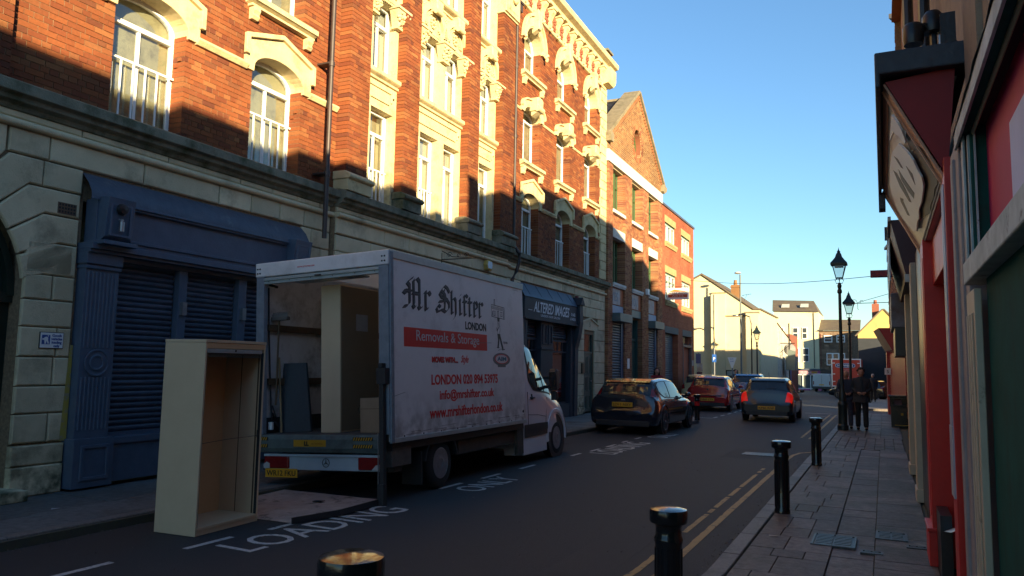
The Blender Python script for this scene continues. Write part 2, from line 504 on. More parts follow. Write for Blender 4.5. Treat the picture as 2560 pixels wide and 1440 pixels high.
for i in range(7): gly.box(-2.58 + i * .08, -2.54 + i * .08, 15.98, 16.47, -.092, -.088)
gly.build('drain_grate', IRON, road)

# ---- left pavement
def fx(y): return -8.82 - .015 * y
pl_ = MB()
pl_.add([(fx(-12) - .5, -12, -.3), (-6.98, -12, -.3), (-6.98, 42.8, -.3), (fx(42.8) - .5, 42.8, -.3), (fx(-12) - .5, -12, -.022), (-6.98, -12, -.022), (-6.98, 42.8, -.022), (fx(42.8) - .5, 42.8, -.022)],
        [(4, 5, 6, 7), (1, 2, 6, 5), (2, 3, 7, 6)])
pavl = pl_.build('pavement', BED); tag(pavl, kind='structure')
y = -2.5
while y < 42.6:
    h = rs.choice([0.6, 0.75, 0.9])
    y1 = min(y + h, 42.75)
    c = -7.9 + rs.uniform(-.15, .15)
    for a, b in ((fx(y) - .1, c), (c, -7.16)):
        slab(pavl, 'paving_slab', a, b, y, y1, rs.uniform(-.004, .004), SLABL)
    y = y1
y = -3
while y < 42.7:
    y1 = min(y + .91, 42.78)
    b = MB().ext([(-7.02, y + .004), (-7.16, y + .004), (-7.16, y1 - .004), (-7.02, y1 - .004)], -.28, rs.uniform(-.003, .004), 'z', inset=0.008)
    b.cv = [rs.random()] * len(b.f)
    b.build('kerb_stone', KERB, pavl)
    y = y1
# loading bay build-out with two bollards beyond the dark hatchback
bo = MB(); bo.ext([(-7.0, 21.3), (-6.2, 21.6), (-5.45, 22.6), (-5.25, 24.2), (-5.6, 25.8), (-6.6, 26.6), (-7.0, 26.7)], -.25, -.004, 'z', inset=.01)
bo.build('build_out', SLABL, pavl)

# ---- far pavement on the right, beyond the side road
fp = MB(); fp.add([(-1.3, 37.2, -.3), (1.2, 37.2, -.3), (1.2, 42, -.3), (-1.3, 42, -.3), (-1.3, 75, -.95), (1.2, 75, -.95), (-1.3, 37.2, -.01), (1.2, 37.2, -.01), (1.2, 42, -.01), (-1.3, 42, -.01), (-1.3, 75, -.66), (1.2, 75, -.66)],
                  [(6, 7, 8, 9), (9, 8, 11, 10), (0, 6, 9, 3), (3, 9, 10, 4), (0, 1, 7, 6)])
tag(fp.build('pavement', SLAB), kind='structure')

# ---- paint on the road
ZR = -.104
def line(x0, x1, y0, y1, m=WPAINT, z=.004, name='painted_line'):
    b = MB(); n = max(1, int(abs(y1 - y0) / 4))
    for i in range(n):
        a = y0 + (y1 - y0) * i / n; c = y0 + (y1 - y0) * (i + 1) / n
        b.quad((x0, a, ZR + z + gz(a)), (x1, a, ZR + z + gz(a)), (x1, c, ZR + z + gz(c)), (x0, c, ZR + z + gz(c)))
    return b.build(name, m, road, fixn=False)
def roadtext(s, xb, xt, y0, y1, k=0.0):
    M = frame((xb - k * y0, 0, ZR + .0025), (k, 1, 0), (-1, k, 0))
    fit_text(s, y0, y1, 0, xb - xt, WPAINT, M, parent=road, bold=0.0, ext=0.0015)
roadtext('LOADING', -5.13, -5.59, 5.28, 7.70, .045)
roadtext('ONLY', -4.96, -5.38, 9.22, 10.62)
roadtext('LOADING', -4.78, -5.32, 14.5, 17.15)
roadtext('ONLY', -4.82, -5.34, 18.55, 20.0)
for a, b, x in ((5.07, 5.63, -5.72), (6.05, 6.45, -5.65), (3.45, 4.45, -5.86), (9.15, 9.75, -5.52), (10.3, 10.9, -5.48), (11.6, 12.2, -5.46), (13.8, 14.3, -5.42), (14.75, 15.3, -5.38),
                (15.75, 16.35, -5.38), (16.9, 17.3, -5.4), (17.9, 18.4, -5.4)):
    line(x - .035, x + .035, a, b)
for i in range(9):
    line(-5.43, -5.35, 27.2 + i * 1.35, 27.9 + i * 1.35)
line(-6.95, -5.4, 27.0, 27.12)
# yellow lines
def yline(pts, wd, seed, worn=False):
    r2 = random.Random(seed); b = MB()
    for (xa, ya), (xb, yb) in zip(pts[:-1], pts[1:]):
        n = max(1, int(math.hypot(xb - xa, yb - ya) / .12))
        for i in range(n):
            if worn and r2.random() < .16: continue
            t0, t1 = i / n, (i + 1) / n
            p = (xa + (xb - xa) * t0, ya + (yb - ya) * t0); q = (xa + (xb - xa) * t1, ya + (yb - ya) * t1)
            d = math.hypot(q[0] - p[0], q[1] - p[1]); nx, ny = (q[1] - p[1]) / d * wd / 2, -(q[0] - p[0]) / d * wd / 2
            j = r2.uniform(.8, 1.1)
            z = ZR + .004
            b.quad((p[0] - nx * j, p[1] - ny * j, z), (p[0] + nx, p[1] + ny, z), (q[0] + nx, q[1] + ny, z), (q[0] - nx * j, q[1] - ny * j, z))
    b.build('yellow_line', YPAINT, road, fixn=False)
cur = lambda o: [(kx(y) - o, y) for y in [-2, 0, 1.5, 2.5, 3.4, 4, 4.6, 5.2, 5.8, 6.4, 8, 10, 12, 14, 15.6]]
yline(cur(.40) + [(-1.70, 16.4), (-1.62, 17.0), (-1.36, 17.4)], .075, 1)
yline(cur(.60)[:-1] + [(-1.93, 14.0)], .06, 2, True)
yline([(-1.72, 20.6), (-1.72, 32.4)], .075, 3)
yline([(-1.94, 20.9), (-1.94, 32.4)], .065, 4, True)
line(-2.9, -1.9, 33.0, 33.12); line(-4.9, -3.3, 33.0, 33.12); line(-2.6, -1.6, 30.9, 31.0)

# road wear: trench patches, gutter grit
PATCH = mat('asphalt_patch', (.030, .031, .034), .8, (.022, .022, .025), ns=60, bump=.5, bs=140)
PATCH2 = mat('asphalt_patch_pale', (.058, .057, .057), .8, (.042, .042, .043), ns=60, bump=.5, bs=140)
for x0, x1, y0, y1, mm in ((-2.9, -2.25, 15.4, 17.2, PATCH2), (-6.9, -6.3, 7.5, 16, PATCH), (-2.6, -2.1, 6.0, 8.2, PATCH2)):
    line(x0, x1, y0, y1, mm, z=.002, name='tar_patch')
rg = random.Random(21); m = MB()
for i in range(2600):
    side_ = rg.random()
    if side_ < .42: x = -6.98 + abs(rg.gauss(0, .10)); y = rg.uniform(2, 30)
    elif side_ < .8: y = rg.uniform(3, 30); x = kx(y) - .03 - abs(rg.gauss(0, .12))
    else: x = rg.uniform(-6.5, -2); y = rg.uniform(2.5, 20)
    s_ = rg.uniform(.004, .011); a = rg.uniform(0, 3.1); c, d = math.cos(a) * s_, math.sin(a) * s_
    m.add([(x - c, y - d, ZR + .006), (x + d, y - c, ZR + .006), (x + c, y + d, ZR + .006), (x, y, ZR + .006 + s_)], [(0, 1, 3), (1, 2, 3), (2, 0, 3)], rg.random())
o = m.build('grit', mat('gutter_grit', (.16, .14, .12), .9, (.08, .07, .06), ns=30, rnd=.6), road, fixn=False); o['kind'] = 'stuff'
# ============================================================ LEFT: the long brick and stone building
BRA = brickmat('brick_red', [(0.145, 0.040, 0.018), (0.19, 0.056, 0.020), (0.225, 0.070, 0.024), (0.165, 0.046, 0.019), (0.26, 0.10, 0.036), (0.105, 0.032, 0.018), (0.21, 0.064, 0.022)])
BRB = brickmat('brick_brown', [(0.22, 0.085, 0.045), (0.30, 0.13, 0.06), (0.36, 0.18, 0.085), (0.18, 0.065, 0.04), (0.30, 0.11, 0.05)])
BRC = brickmat('brick_smooth_red', [(0.30, 0.085, 0.045), (0.33, 0.10, 0.05), (0.28, 0.075, 0.042), (0.35, 0.115, 0.06)])
MORT = mat('mortar', (0.30, 0.21, 0.12), 0.95, (0.15, 0.10, 0.06), ns=25, bump=0.4, bs=120)
MORTL = mat('mortar_light', (0.44, 0.36, 0.22), 0.95, (0.34, 0.27, 0.16), ns=25, bump=0.4, bs=120)
STONE = mat('sandstone', (0.66, 0.56, 0.36), 0.85, (0.52, 0.435, 0.27), ns=2.2, bump=0.45, bs=70, stain=(0.17, 0.14, 0.09), sns=1.3, st=(0.52, 0.78), rnd=0.14, zstain=((0.045, 0.055, 0.025), 0.05, 0.85))
STONEC = mat('sandstone_carved', (0.6, 0.5, 0.28), 0.85, (0.5, 0.41, 0.22), ns=5, bump=0.4, bs=60, stain=(0.22, 0.17, 0.095), sns=2.4, st=(0.52, 0.74))
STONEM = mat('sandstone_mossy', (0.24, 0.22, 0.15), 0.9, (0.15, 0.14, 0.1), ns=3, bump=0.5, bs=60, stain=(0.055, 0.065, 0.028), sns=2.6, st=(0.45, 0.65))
WHITE = mat('white_frame_paint', (0.78, 0.78, 0.76), 0.45, (0.70, 0.70, 0.67), ns=9)
BLUEP = mat('slate_blue_paint', (0.085, 0.118, 0.17), 0.42, (0.065, 0.092, 0.135), ns=5, bump=0.15, bs=30, stain=(0.09, 0.10, 0.12), sns=2.2, st=(0.62, 0.8), rvar=0.1)
BLUES = mat('blue_shutter_paint', (0.075, 0.098, 0.135), 0.42, (0.05, 0.068, 0.098), ns=6, stain=(0.12, 0.135, 0.15), sns=1.5, st=(0.55, 0.8), rnd=0.18)
LEAD = mat('lead_flashing', (0.075, 0.085, 0.115), 0.5, (0.05, 0.06, 0.085), ns=7, bump=0.5, bs=14, stain=(0.16, 0.16, 0.17), sns=3, st=(0.6, 0.75))
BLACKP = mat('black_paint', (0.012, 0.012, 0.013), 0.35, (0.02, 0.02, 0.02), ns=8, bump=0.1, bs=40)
DKGREEN = mat('dark_green_paint', (0.012, 0.028, 0.020), 0.4, (0.008, 0.018, 0.013), ns=8)
TEAL = mat('teal_door_paint', (0.025, 0.075, 0.062), 0.45, (0.02, 0.058, 0.05), ns=6)
GLASS = glassmat('window_glass', tint=(0.60, 0.66, 0.70), mix=.10)
GLASSD = glassmat('shop_glass', tint=(0.5, 0.55, 0.56), mix=.08)
CURT = mat('curtain', (0.55, 0.50, 0.40), 0.9, (0.46, 0.42, 0.34), ns=3)
ROOMD = mat('dark_room', (0.045, 0.05, 0.06), 0.95)
ROOMB = mat('blue_grey_room', (0.22, 0.22, 0.22), 0.9)
PIPE = mat('pipe_paint', (0.055, 0.035, 0.03), 0.5, (0.035, 0.025, 0.022), ns=8)
GALV = mat('galvanised', (0.38, 0.40, 0.42), 0.4, (0.3, 0.32, 0.34), ns=12, metal=0.8)
TERRA = mat('terracotta', (0.30, 0.10, 0.05), 0.85, (0.2, 0.06, 0.035), ns=20, bump=0.5, bs=40)

def vis_key(o, p):
    q = proj(o.matrix_world @ Vector(p)) if not isinstance(o, Matrix) else proj(o @ Vector(p))
    if not q or not (-40 < q[0] < 2600 and -40 < q[1] < 1480): return 1e9
    return q[2]

def ellipse_open(u0, u1, z0, zs, rise):
    return dict(u0=u0, u1=u1, z0=z0, zs=zs, rise=rise)
def ointerval(o, z):
    if z <= o['z0'] or z >= o['zs'] + o['rise'] + (.05 if o['rise'] > 0 else 0): return None
    if z <= o['zs'] or o['rise'] <= 0: return (o['u0'], o['u1'])
    h = ((o['u1'] - o['u0']) / 2 + .05) * math.sqrt(max(0, 1 - ((z - o['zs']) / (o['rise'] + .05)) ** 2)); c = (o['u0'] + o['u1']) / 2
    return (c - h, c + h)
def subtract(iv, cuts):
    out = []
    for a, b in iv:
        cur = [(a, b, False, False)]
        for c, d in cuts:
            nx = []
            for p, q, e, f in cur:
                if d <= p or c >= q: nx.append((p, q, e, f)); continue
                if c > p: nx.append((p, c, e, True))
                if d < q: nx.append((d, q, True, f))
            cur = nx
        out += cur
    return out
def strips(mb, u0, u1, z0, z1, w0, w1, opens, region=None, dz=None):
    zs = {z0, z1}
    for o in opens:
        for z in (o['z0'], o['zs'], o['zs'] + o['rise'] + (.05 if o['rise'] > 0 else 0)):
            if z0 < z < z1: zs.add(z)
        if o['rise'] > 0:
            for k in range(1, 8):
                z = o['zs'] + (o['rise'] + .05) * math.sin(k / 8 * math.pi / 2)
                if z0 < z < z1: zs.add(z)
    if region or dz:
        z = z0
        while z < z1: zs.add(z); z += (dz or .15)
    zs = sorted(zs)
    for a, b in zip(zs[:-1], zs[1:]):
        if b - a < 1e-5: continue
        m = (a + b) / 2
        base = [region(m)] if region else [(u0, u1)]
        cuts = [i for i in (ointerval(o, m) for o in opens) if i]
        for p, q, _, _ in subtract([x for x in base if x], cuts):
            if q - p > 1e-3: mb.box(w0, w1, p, q, a, b)
unitbrick = MB().box(0, 1, 0, 1, 0, 1)
def brickwork(parent, bmat, u0, u1, z0, z1, w, opens, store, region=None, ph=0.0755, pl=0.235, depth=0.25, g=0.006, prj=0.006, seed=1, cut=0.0):
    """every course laid brick by brick; store collects (key, box)"""
    rn = random.Random(seed)
    k = 0; z = z0
    M = parent.matrix_basis
    while z < z1 - .02:
        zt = min(z + ph, z1); m = (z + zt) / 2
        base = [region(m)] if region else [(u0, u1)]
        cuts = [i for i in (ointerval(o, m) for o in opens) if i]
        header = (k % 4 == 3)
        step = pl / 2 if header else pl
        off = (k % 2) * pl / 2 if not header else pl / 4
        for a, b, ea, eb in subtract([x for x in base if x], cuts):
            i0 = math.floor((a - off) / step)
            u = off + i0 * step
            while u < b:
                p, q = max(u, a), min(u + step, b)
                if p - a < .045: p = a
                if b - q < .045: q = b
                if q - p > 0.045:
                    d0 = w - 0.03
                    deep = not any(o.get('rise', 0) > 0 and o['z0'] < m and m > o['zs'] - .04 and o['u0'] - .3 < p < o['u1'] + .3 and m < o['zs'] + o['rise'] + .1 for o in opens)
                    if deep and ((ea and abs(p - a) < 1e-6) or (eb and abs(q - b) < 1e-6)): d0 = w - depth
                    pp = p + (g if not (abs(p - a) < 1e-6 and ea) else -prj)
                    qq = q - (g if not (abs(q - b) < 1e-6 and eb) else -prj)
                    bx = (d0, w + prj + rn.uniform(-.0025, .0025), pp, qq, z + g, zt - g * .3)
                    store.append((vis_key(M, (w, (p + q) / 2, m)), bx, rn.random(), bmat))
                u += step
        z = zt; k += 1
def emit_bricks(parent, store, n=300):
    """the n bricks that show largest are objects of their own, the rest one joined part"""
    store.sort(key=lambda t: t[0])
    meshes = {}
    for key, bx, cv, bm_ in store[:n]:
        if bm_.name not in meshes: meshes[bm_.name] = unitbrick.mesh('brick', bm_)
        inst(meshes[bm_.name], 'brick', parent, (bx[0], bx[2], bx[4]), (bx[1] - bx[0], bx[3] - bx[2], bx[5] - bx[4]))
    groups = {}
    for key, bx, cv, bm_ in store[n:]:
        groups.setdefault(bm_.name, []).append((bx, cv))
    for nm, L in groups.items():
        mb = MB()
        V, F, CV = mb.v, mb.f, mb.cv
        for (x0, x1, y0, y1, z0, z1), cv in L:
            b = len(V)
            V += [(x0, y0, z0), (x1, y0, z0), (x1, y1, z0), (x0, y1, z0), (x0, y0, z1), (x1, y0, z1), (x1, y1, z1), (x0, y1, z1)]
            F += [(b + 4, b + 5, b + 6, b + 7), (b, b + 1, b + 5, b + 4), (b + 1, b + 2, b + 6, b + 5), (b + 2, b + 3, b + 7, b + 6), (b, b + 3, b + 2, b + 1)]
            CV += [cv] * 5
        o = mb.build('brick', MATS[nm], parent, fixn=False); o['kind'] = 'stuff'

def arcpts(c, a, zs, rise, n=14, t0=0.0, t1=math.pi):
    return [(c - a * math.cos(t0 + (t1 - t0) * i / n), zs + rise * math.sin(t0 + (t1 - t0) * i / n)) for i in range(n + 1)]

def make_window(parent, u0, u1, z0, zs, rise, w, fmat=WHITE, transom=None, mull=True, curtain=None, rail=None, fw=0.055, gl=None, room=True, sash=None, cols=0):
    """frame set back at w, panes, transom, mullion, what stands behind"""
    gl = gl or GLASS
    c = (u0 + u1) / 2; a = (u1 - u0) / 2
    f = MB()
    if rise > 0:
        outer = [(u0, z0)] + arcpts(c, a, zs, rise) + [(u1, z0)]
        inner = [(u0 + fw, z0 + fw)] + arcpts(c, a - fw, zs, rise - fw) + [(u1 - fw, z0 + fw)]
    else:
        outer = [(u0, z0), (u0, zs), (u1, zs), (u1, z0)]
        inner = [(u0 + fw, z0 + fw), (u0 + fw, zs - fw), (u1 - fw, zs - fw), (u1 - fw, z0 + fw)]
    f.band(inner, outer, w - .06, w, closed=True)
    tz = transom
    if tz: f.box(w - .055, w + .012, u0 + fw, u1 - fw, tz - .03, tz + .035)
    top = tz - .03 if tz else zs - fw
    if mull: f.box(w - .05, w - .008, c - .022, c + .022, z0 + fw, top)
    if sash: f.box(w - .05, w - .004, u0 + fw, u1 - fw, sash - .025, sash + .025)
    for i in range(1, cols):
        q = u0 + (u1 - u0) * i / cols
        f.box(w - .05, w - .006, q - .02, q + .02, z0 + fw, zs - fw)
    win = f.build('window', fmat, parent)
    p = MB()
    if rise > 0: p.add([(w - .03, q[0], q[1]) for q in inner], [tuple(range(len(inner)))])
    else: p.add([(w - .03, q[0], q[1]) for q in inner], [(0, 1, 2, 3)])
    p.build('pane', gl, win, fixn=False)
    if room:
        r = MB(); d = w - .62
        r.add([(d, u0 - .2, z0 - .1), (d, u1 + .2, z0 - .1), (d, u1 + .2, zs + rise + .1), (d, u0 - .2, zs + rise + .1), (w - .08, u0 - .2, z0 - .1), (w - .08, u1 + .2, z0 - .1), (w - .08, u1 + .2, zs + rise + .1), (w - .08, u0 - .2, zs + rise + .1)],
              [(0, 1, 5, 4), (1, 2, 6, 5), (2, 3, 7, 6), (3, 0, 4, 7)])
        r.build('room_lining', CURT, win)
        r = MB(); r.quad((d, u0 - .2, z0 - .1), (d, u1 + .2, z0 - .1), (d, u1 + .2, zs + rise + .1), (d, u0 - .2, zs + rise + .1)); r.build('room_back', ROOMB, win, fixn=False)
    if curtain:
        cu = MB()
        kind, t0, t1 = curtain
        if kind == 'v':        # vertical folds over the fraction t0..t1 of the width
            n = 16; ua = u0 + (u1 - u0) * t0; ub = u0 + (u1 - u0) * t1
            for i in range(n):
                p0 = ua + (ub - ua) * i / n; p1 = ua + (ub - ua) * (i + 1) / n
                d0 = w - .13 - (.02 if i % 2 else 0); d1 = w - .13 - (0 if i % 2 else .02)
                cu.quad((d0, p0, z0), (d1, p1, z0), (d1, p1, zs + rise), (d0, p0, zs + rise))
        else:                  # blind drawn from the top down to fraction
            zb = z0 + (zs + rise - z0) * t0
            cu.box(w - .13, w - .125, u0 + .02, u1 - .02, zb, zs + rise)
        cu.build('curtain' if kind == 'v' else 'blind', CURT, win, fixn=False)
    if rail:
        r = MB(); n = 6; wr = w + .045
        r.box(wr - .012, wr + .012, u0 + .02, u1 - .02, rail - .018, rail + .012)
        for i in range(n):
            q = u0 + (u1 - u0) * (i + .5) / n
            r.box(wr - .008, wr + .008, q - .012, q + .012, z0 + .03, rail)
        r.build('safety_rail', WHITE, win)
    return win

LB = thing('brick_building', 'long red brick and sandstone building with arched windows and a blue shopfront', 'building', (-8.82, 0, 0), R(0.8594))
bpy.context.view_layer.update()
bst = []
TOP = 12.05
def hoods(cu, lvl, a=.6, seed=0):
    """stone dressings over one window of the wings; lvl low, mid or top"""
    b = MB(); n = 14
    if lvl == 'low':
        inner = arcpts(cu, a - .004, 6.27, .29, n)
        hw = .77
        def gable(t): # flat shoulders rising to the point
            return 6.72 + .25 * (1 - abs(t) / hw)
        outer = [(cu - hw + 2 * hw * i / n, 0) for i in range(n + 1)]
        outer = [(u, gable(u - cu)) for u, _ in outer]
        inn = [(cu - a, 6.2)] + inner + [(cu + a, 6.2)]
        out = [(cu - hw, 6.2)] + outer + [(cu + hw, 6.2)]
        b.band(inn, out, -.26, .055)
        # label mould, proud
        o2 = [(cu - hw - .05, 6.42)] + [(cu - hw - .05 + (2 * hw + .1) * i / n, 0) for i in range(n + 1)] + [(cu + hw + .05, 6.42)]
        o2 = [(u, z if z else gable(u - cu) + .045) for u, z in o2]
        i2 = [(cu - hw + .03, 6.42)] + [(cu - hw + .03 + (2 * hw - .06) * i / n, 0) for i in range(n + 1)] + [(cu + hw - .03, 6.42)]
        i2 = [(u, z if z else gable(u - cu) - .035) for u, z in i2]
        b.band(i2, o2, .05, .115)
        return b.build('window_hood', STONEC, LB, bevel=.008)
    if lvl == 'mid':
        a2 = a; inn = [(cu - a2, 8.86)] + arcpts(cu, a2 - .004, 8.88, .22, n) + [(cu + a2, 8.86)]
        hw = .80
        outp = [(cu - hw, 8.86)] + [(cu - hw * math.cos(math.pi * i / n), 8.97 + .33 * (math.sin(math.pi * i / n)) ** .8) for i in range(n + 1)] + [(cu + hw, 8.86)]
        b.band(inn, outp, -.26, .07)
        o2 = [(p[0] + (.04 if p[0] > cu else -.04), p[1] + .04) for p in outp[1:-1]]
        b.band(outp[1:-1], o2, .02, .13)
        # big rolled keystone block
        pts = [(cu - .19, 9.0), (cu + .19, 9.0), (cu + .21, 9.36), (cu + .1, 9.42), (cu - .1, 9.42), (cu - .21, 9.36)]
        b.ext(pts, .02, .30, inset=.03)
        b.lathe([(.09, -.19), (.09, .19)], (.27, cu, 9.06), 12, 'y')
        b.ext([(.05, 8.99), (.3, 8.99), (.05, 8.86)], cu - .15, cu + .15, 'y')
        return b.build('window_hood', STONEC, LB, bevel=.008)
    inn = arcpts(cu, a - .004, 11.02, .52, n); outp = arcpts(cu, .80, 11.02, .90, n)
    b.band([(cu - a, 10.98)] + inn + [(cu + a, 10.98)], [(cu - .8, 10.98)] + outp + [(cu + .8, 10.98)], -.26, .08)
    o2 = arcpts(cu, .86, 11.02, .97, n); b.band(arcpts(cu, .78, 11.02, .88, n), o2, .02, .14)
    b.band(arcpts(cu, .63, 11.02, .56, n), arcpts(cu, .67, 11.02, .60, n), .06, .10)
    b.ext([(cu - .10, 11.5), (cu + .10, 11.5), (cu + .15, 12.08), (cu - .15, 12.08)], .02, .26, inset=.02)
    b.ext([(.02, 11.53), (.26, 11.53), (.02, 11.40)], cu - .1, cu + .1, 'y')
    for s in (-1, 1):
        for q in range(5):
            rr = random.Random(q + s * 7 + seed)
            b.ball((.12 + rr.uniform(-.02, .05), cu + s * .8 + rr.uniform(-.06, .06), 10.98 + rr.uniform(-.12, .06)), .06, 1)
    return b.build('window_hood', STONEC, LB, bevel=.006)
def sill(cu, z, hw=.80):
    b = MB()
    b.ext([(0, z - .10), (.13, z - .04), (.15, z - .04), (.15, z + .05), (-.2, z + .06), (-.2, z - .10)], cu - hw, cu + hw, 'y')
    b.box(0, .11, cu - hw + .05, cu + hw - .05, z - .14, z - .10)
    for s in (-1, 1):
        c = cu + s * (hw - .16)
        b.ext([(0, z - .14), (.12, z - .14), (.12, z - .2), (.09, z - .25), (.11, z - .29), (.07, z - .34), (0, z - .34)], c - .07, c + .07, 'y')
    return b.build('window_sill', STONEC, LB, bevel=.006)
wings = [(6.83, .575), (9.28, .585), (19.75, .60), (22.33, .60), (24.93, .60)]
opens_l = []; opens_r = []
curt = {(22.33, 'mid'): ('v', 0, 1), (24.93, 'mid'): ('v', 0, 1), (19.75, 'top'): ('v', .45, 1), (22.33, 'top'): ('v', .4, 1), (24.93, 'top'): ('v', .3, 1), (19.75, 'mid'): ('v', .55, .8)}
for c, a in wings:
    L = opens_l if c < 12 else opens_r
    L.append(ellipse_open(c - a, c + a, 4.76, 6.27, .29))
    L.append(ellipse_open(c - a, c + a, 7.44, 8.88, .22))
    L.append(ellipse_open(c - a, c + a, 10.05, 11.02, .52))
    hoods(c, 'low', a); hoods(c, 'mid', a); hoods(c, 'top', a, int(c))
    sill(c, 7.36); sill(c, 10.0)
    w_ = -.24
    make_window(LB, c - a, c + a, 4.77, 6.27, .29, w_, transom=6.14, rail=5.62, curtain=curt.get((c, 'low')))
    make_window(LB, c - a, c + a, 7.44, 8.88, .22, w_, transom=8.78, curtain=curt.get((c, 'mid')))
    make_window(LB, c - a, c + a, 10.05, 11.02, .52, w_, transom=10.94, curtain=curt.get((c, 'top')))
    rev = MB()      # little notched bricks on the far reveal
    for zz in (5.88, 8.5, 10.66):
        for k in range(2):
            rev.box(-.12 + k * -.07, -.06 + k * -.07, c + a - .03, c + a + .02, zz - k * .09, zz + .05 - k * .09)
    rev.build('notched_brick', BRA, LB)
# backing walls and bricks
wl = MB()
strips(wl, 2.0, 10.85, 4.70, TOP, -.32, -.004, opens_l)
strips(wl, 18.2, 26.72, 4.70, TOP, -.32, -.004, opens_r)
bay_open = []
A0, B0, B1, C0 = (11.82, 12.58), (13.64, 14.40), (14.66, 15.42), (16.42, 17.18)
for u0, u1 in (A0, B0, B1, C0):
    for z0, z1 in ((4.80, 6.66), (7.46, 8.92), (10.02, 11.9)):
        bay_open.append(ellipse_open(u0, u1, z0, z1, 0))
wl.build('wall', MORT, LB)
wb = MB(); strips(wb, 11.4, 17.4, 4.7, 12.9, -.25, .05, bay_open); wb.box(-.5, -.33, 2, 26.7, 0, 12.9)
wb.build('bay_wall', STONEC, LB)
brickwork(LB, BRA, 2.0, 10.85, 4.74, TOP, 0, opens_l, bst, seed=2)
brickwork(LB, BRA, 18.05, 26.0, 4.74, TOP, 0, opens_r, bst, seed=3)
PIL = [(10.88, 11.50), (12.70, 13.27), (15.45, 16.02), (17.30, 18.05)]
pm = MB()
for i, (a, b) in enumerate(PIL):
    z1 = 12.4 if i < 3 else 10.95
    pm.box(-.02, .236, a + .006, b - .006, 5.0, z1)
    brickwork(LB, BRA, a, b, 5.05, z1, .24, [dict(u0=a - 1, u1=a, z0=0, zs=99, rise=0), dict(u0=b, u1=b + 1, z0=0, zs=99, rise=0)], bst, seed=10 + i, depth=.26, region=lambda z, a=a, b=b: (a - .5, b + .5))
brickwork(LB, BRA, 4.15, 4.93, 4.74, TOP, .12, [dict(u0=3, u1=4.15, z0=0, zs=99, rise=0), dict(u0=4.93, u1=5.5, z0=0, zs=99, rise=0)], bst, seed=20, depth=.14, region=lambda z: (3.9, 5.2))
pm.box(-.02, .116, 4.16, 4.92, 4.7, TOP)
pm.build('pilaster_core', MORT, LB)
emit_bricks(LB, bst)

# pilaster bases, mossy, on the ledge
for i, (a, b) in enumerate(PIL):
    m = MB(); c0, c1 = a - .06, b + .06
    m.box(0, .34, c0, c1, 4.72, 4.93)
    m.ext([(0, 4.93), (.36, 4.93), (.40, 4.955), (.40, 5.0), (.36, 5.03), (.27, 5.08), (0, 5.08)], c0 - .02, c1 + .02, 'y')
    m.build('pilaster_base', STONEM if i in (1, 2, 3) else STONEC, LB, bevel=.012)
# carved stone in the bay
bw = MB()
for (u0, u1) in ((11.5, 12.7), (13.27, 15.45), (16.02, 17.30)):
    for z, p in ((7.36, .16), (9.86, .2)):
        bw.ext([(.04, z - .09), (p - .03, z - .05), (p, z - .03), (p, z + .05), (.04, z + .08)], u0 - .05, u1 + .05, 'y')
        bw.box(.04, .10, u0, u1, z - .14, z - .09)
    # raised panel under the first-floor sill
    a, b = u0 + .18, u1 - .18
    for q0, q1, r0, r1 in ((a, b, 7.08, 7.12), (a + .1, b - .1, 6.83, 6.86), (a, a + .04, 6.9, 7.12), (b - .04, b, 6.9, 7.12)):
        bw.box(.05, .085, q0, q1, r0, r1)
    bw.box(.05, .11, a - .05, a + .02, 7.0, 7.14); bw.box(.05, .11, b - .02, b + .05, 7.0, 7.14)
bw.build('carved_panel', STONEC, LB, bevel=.008)
def capital(c, hw, z0=8.56, z1=8.9, w=.10):
    m = MB()
    m.add([(w - .1, c - hw, z0), (w + .02, c - hw, z0), (w + .02, c + hw, z0), (w - .1, c + hw, z0), (w - .1, c - hw - .1, z1), (w + .12, c - hw - .1, z1), (w + .12, c + hw + .1, z1), (w - .1, c + hw + .1, z1)],
          [(0, 3, 2, 1), (4, 5, 6, 7), (0, 1, 5, 4), (1, 2, 6, 5), (2, 3, 7, 6)])
    m.box(w - .1, w + .15, c - hw - .13, c + hw + .13, z1, z1 + .05)
    m.box(w - .1, w + .05, c - hw - .03, c + hw + .03, z0 - .05, z0)
    rr = random.Random(int(c * 100))
    for k in range(34):
        t = rr.random(); s = rr.uniform(-1, 1)
        m.ball((w + .03 + t * .1, c + s * (hw + .1 * t), z0 + .03 + t * (z1 - z0 - .06)), rr.uniform(.022, .045), 1)
    m.build('carved_capital', STONEC, LB, smooth=50)
for (u0, u1), hw in (((12.58, 12.70), .12), ((14.40, 14.66), .13), ((15.42, 15.5), .10), ((17.18, 17.3), .12), ((11.7, 11.82), .08), ((13.4, 13.64), .09), ((16.2, 16.42), .09)):
    capital((u0 + u1) / 2, hw)
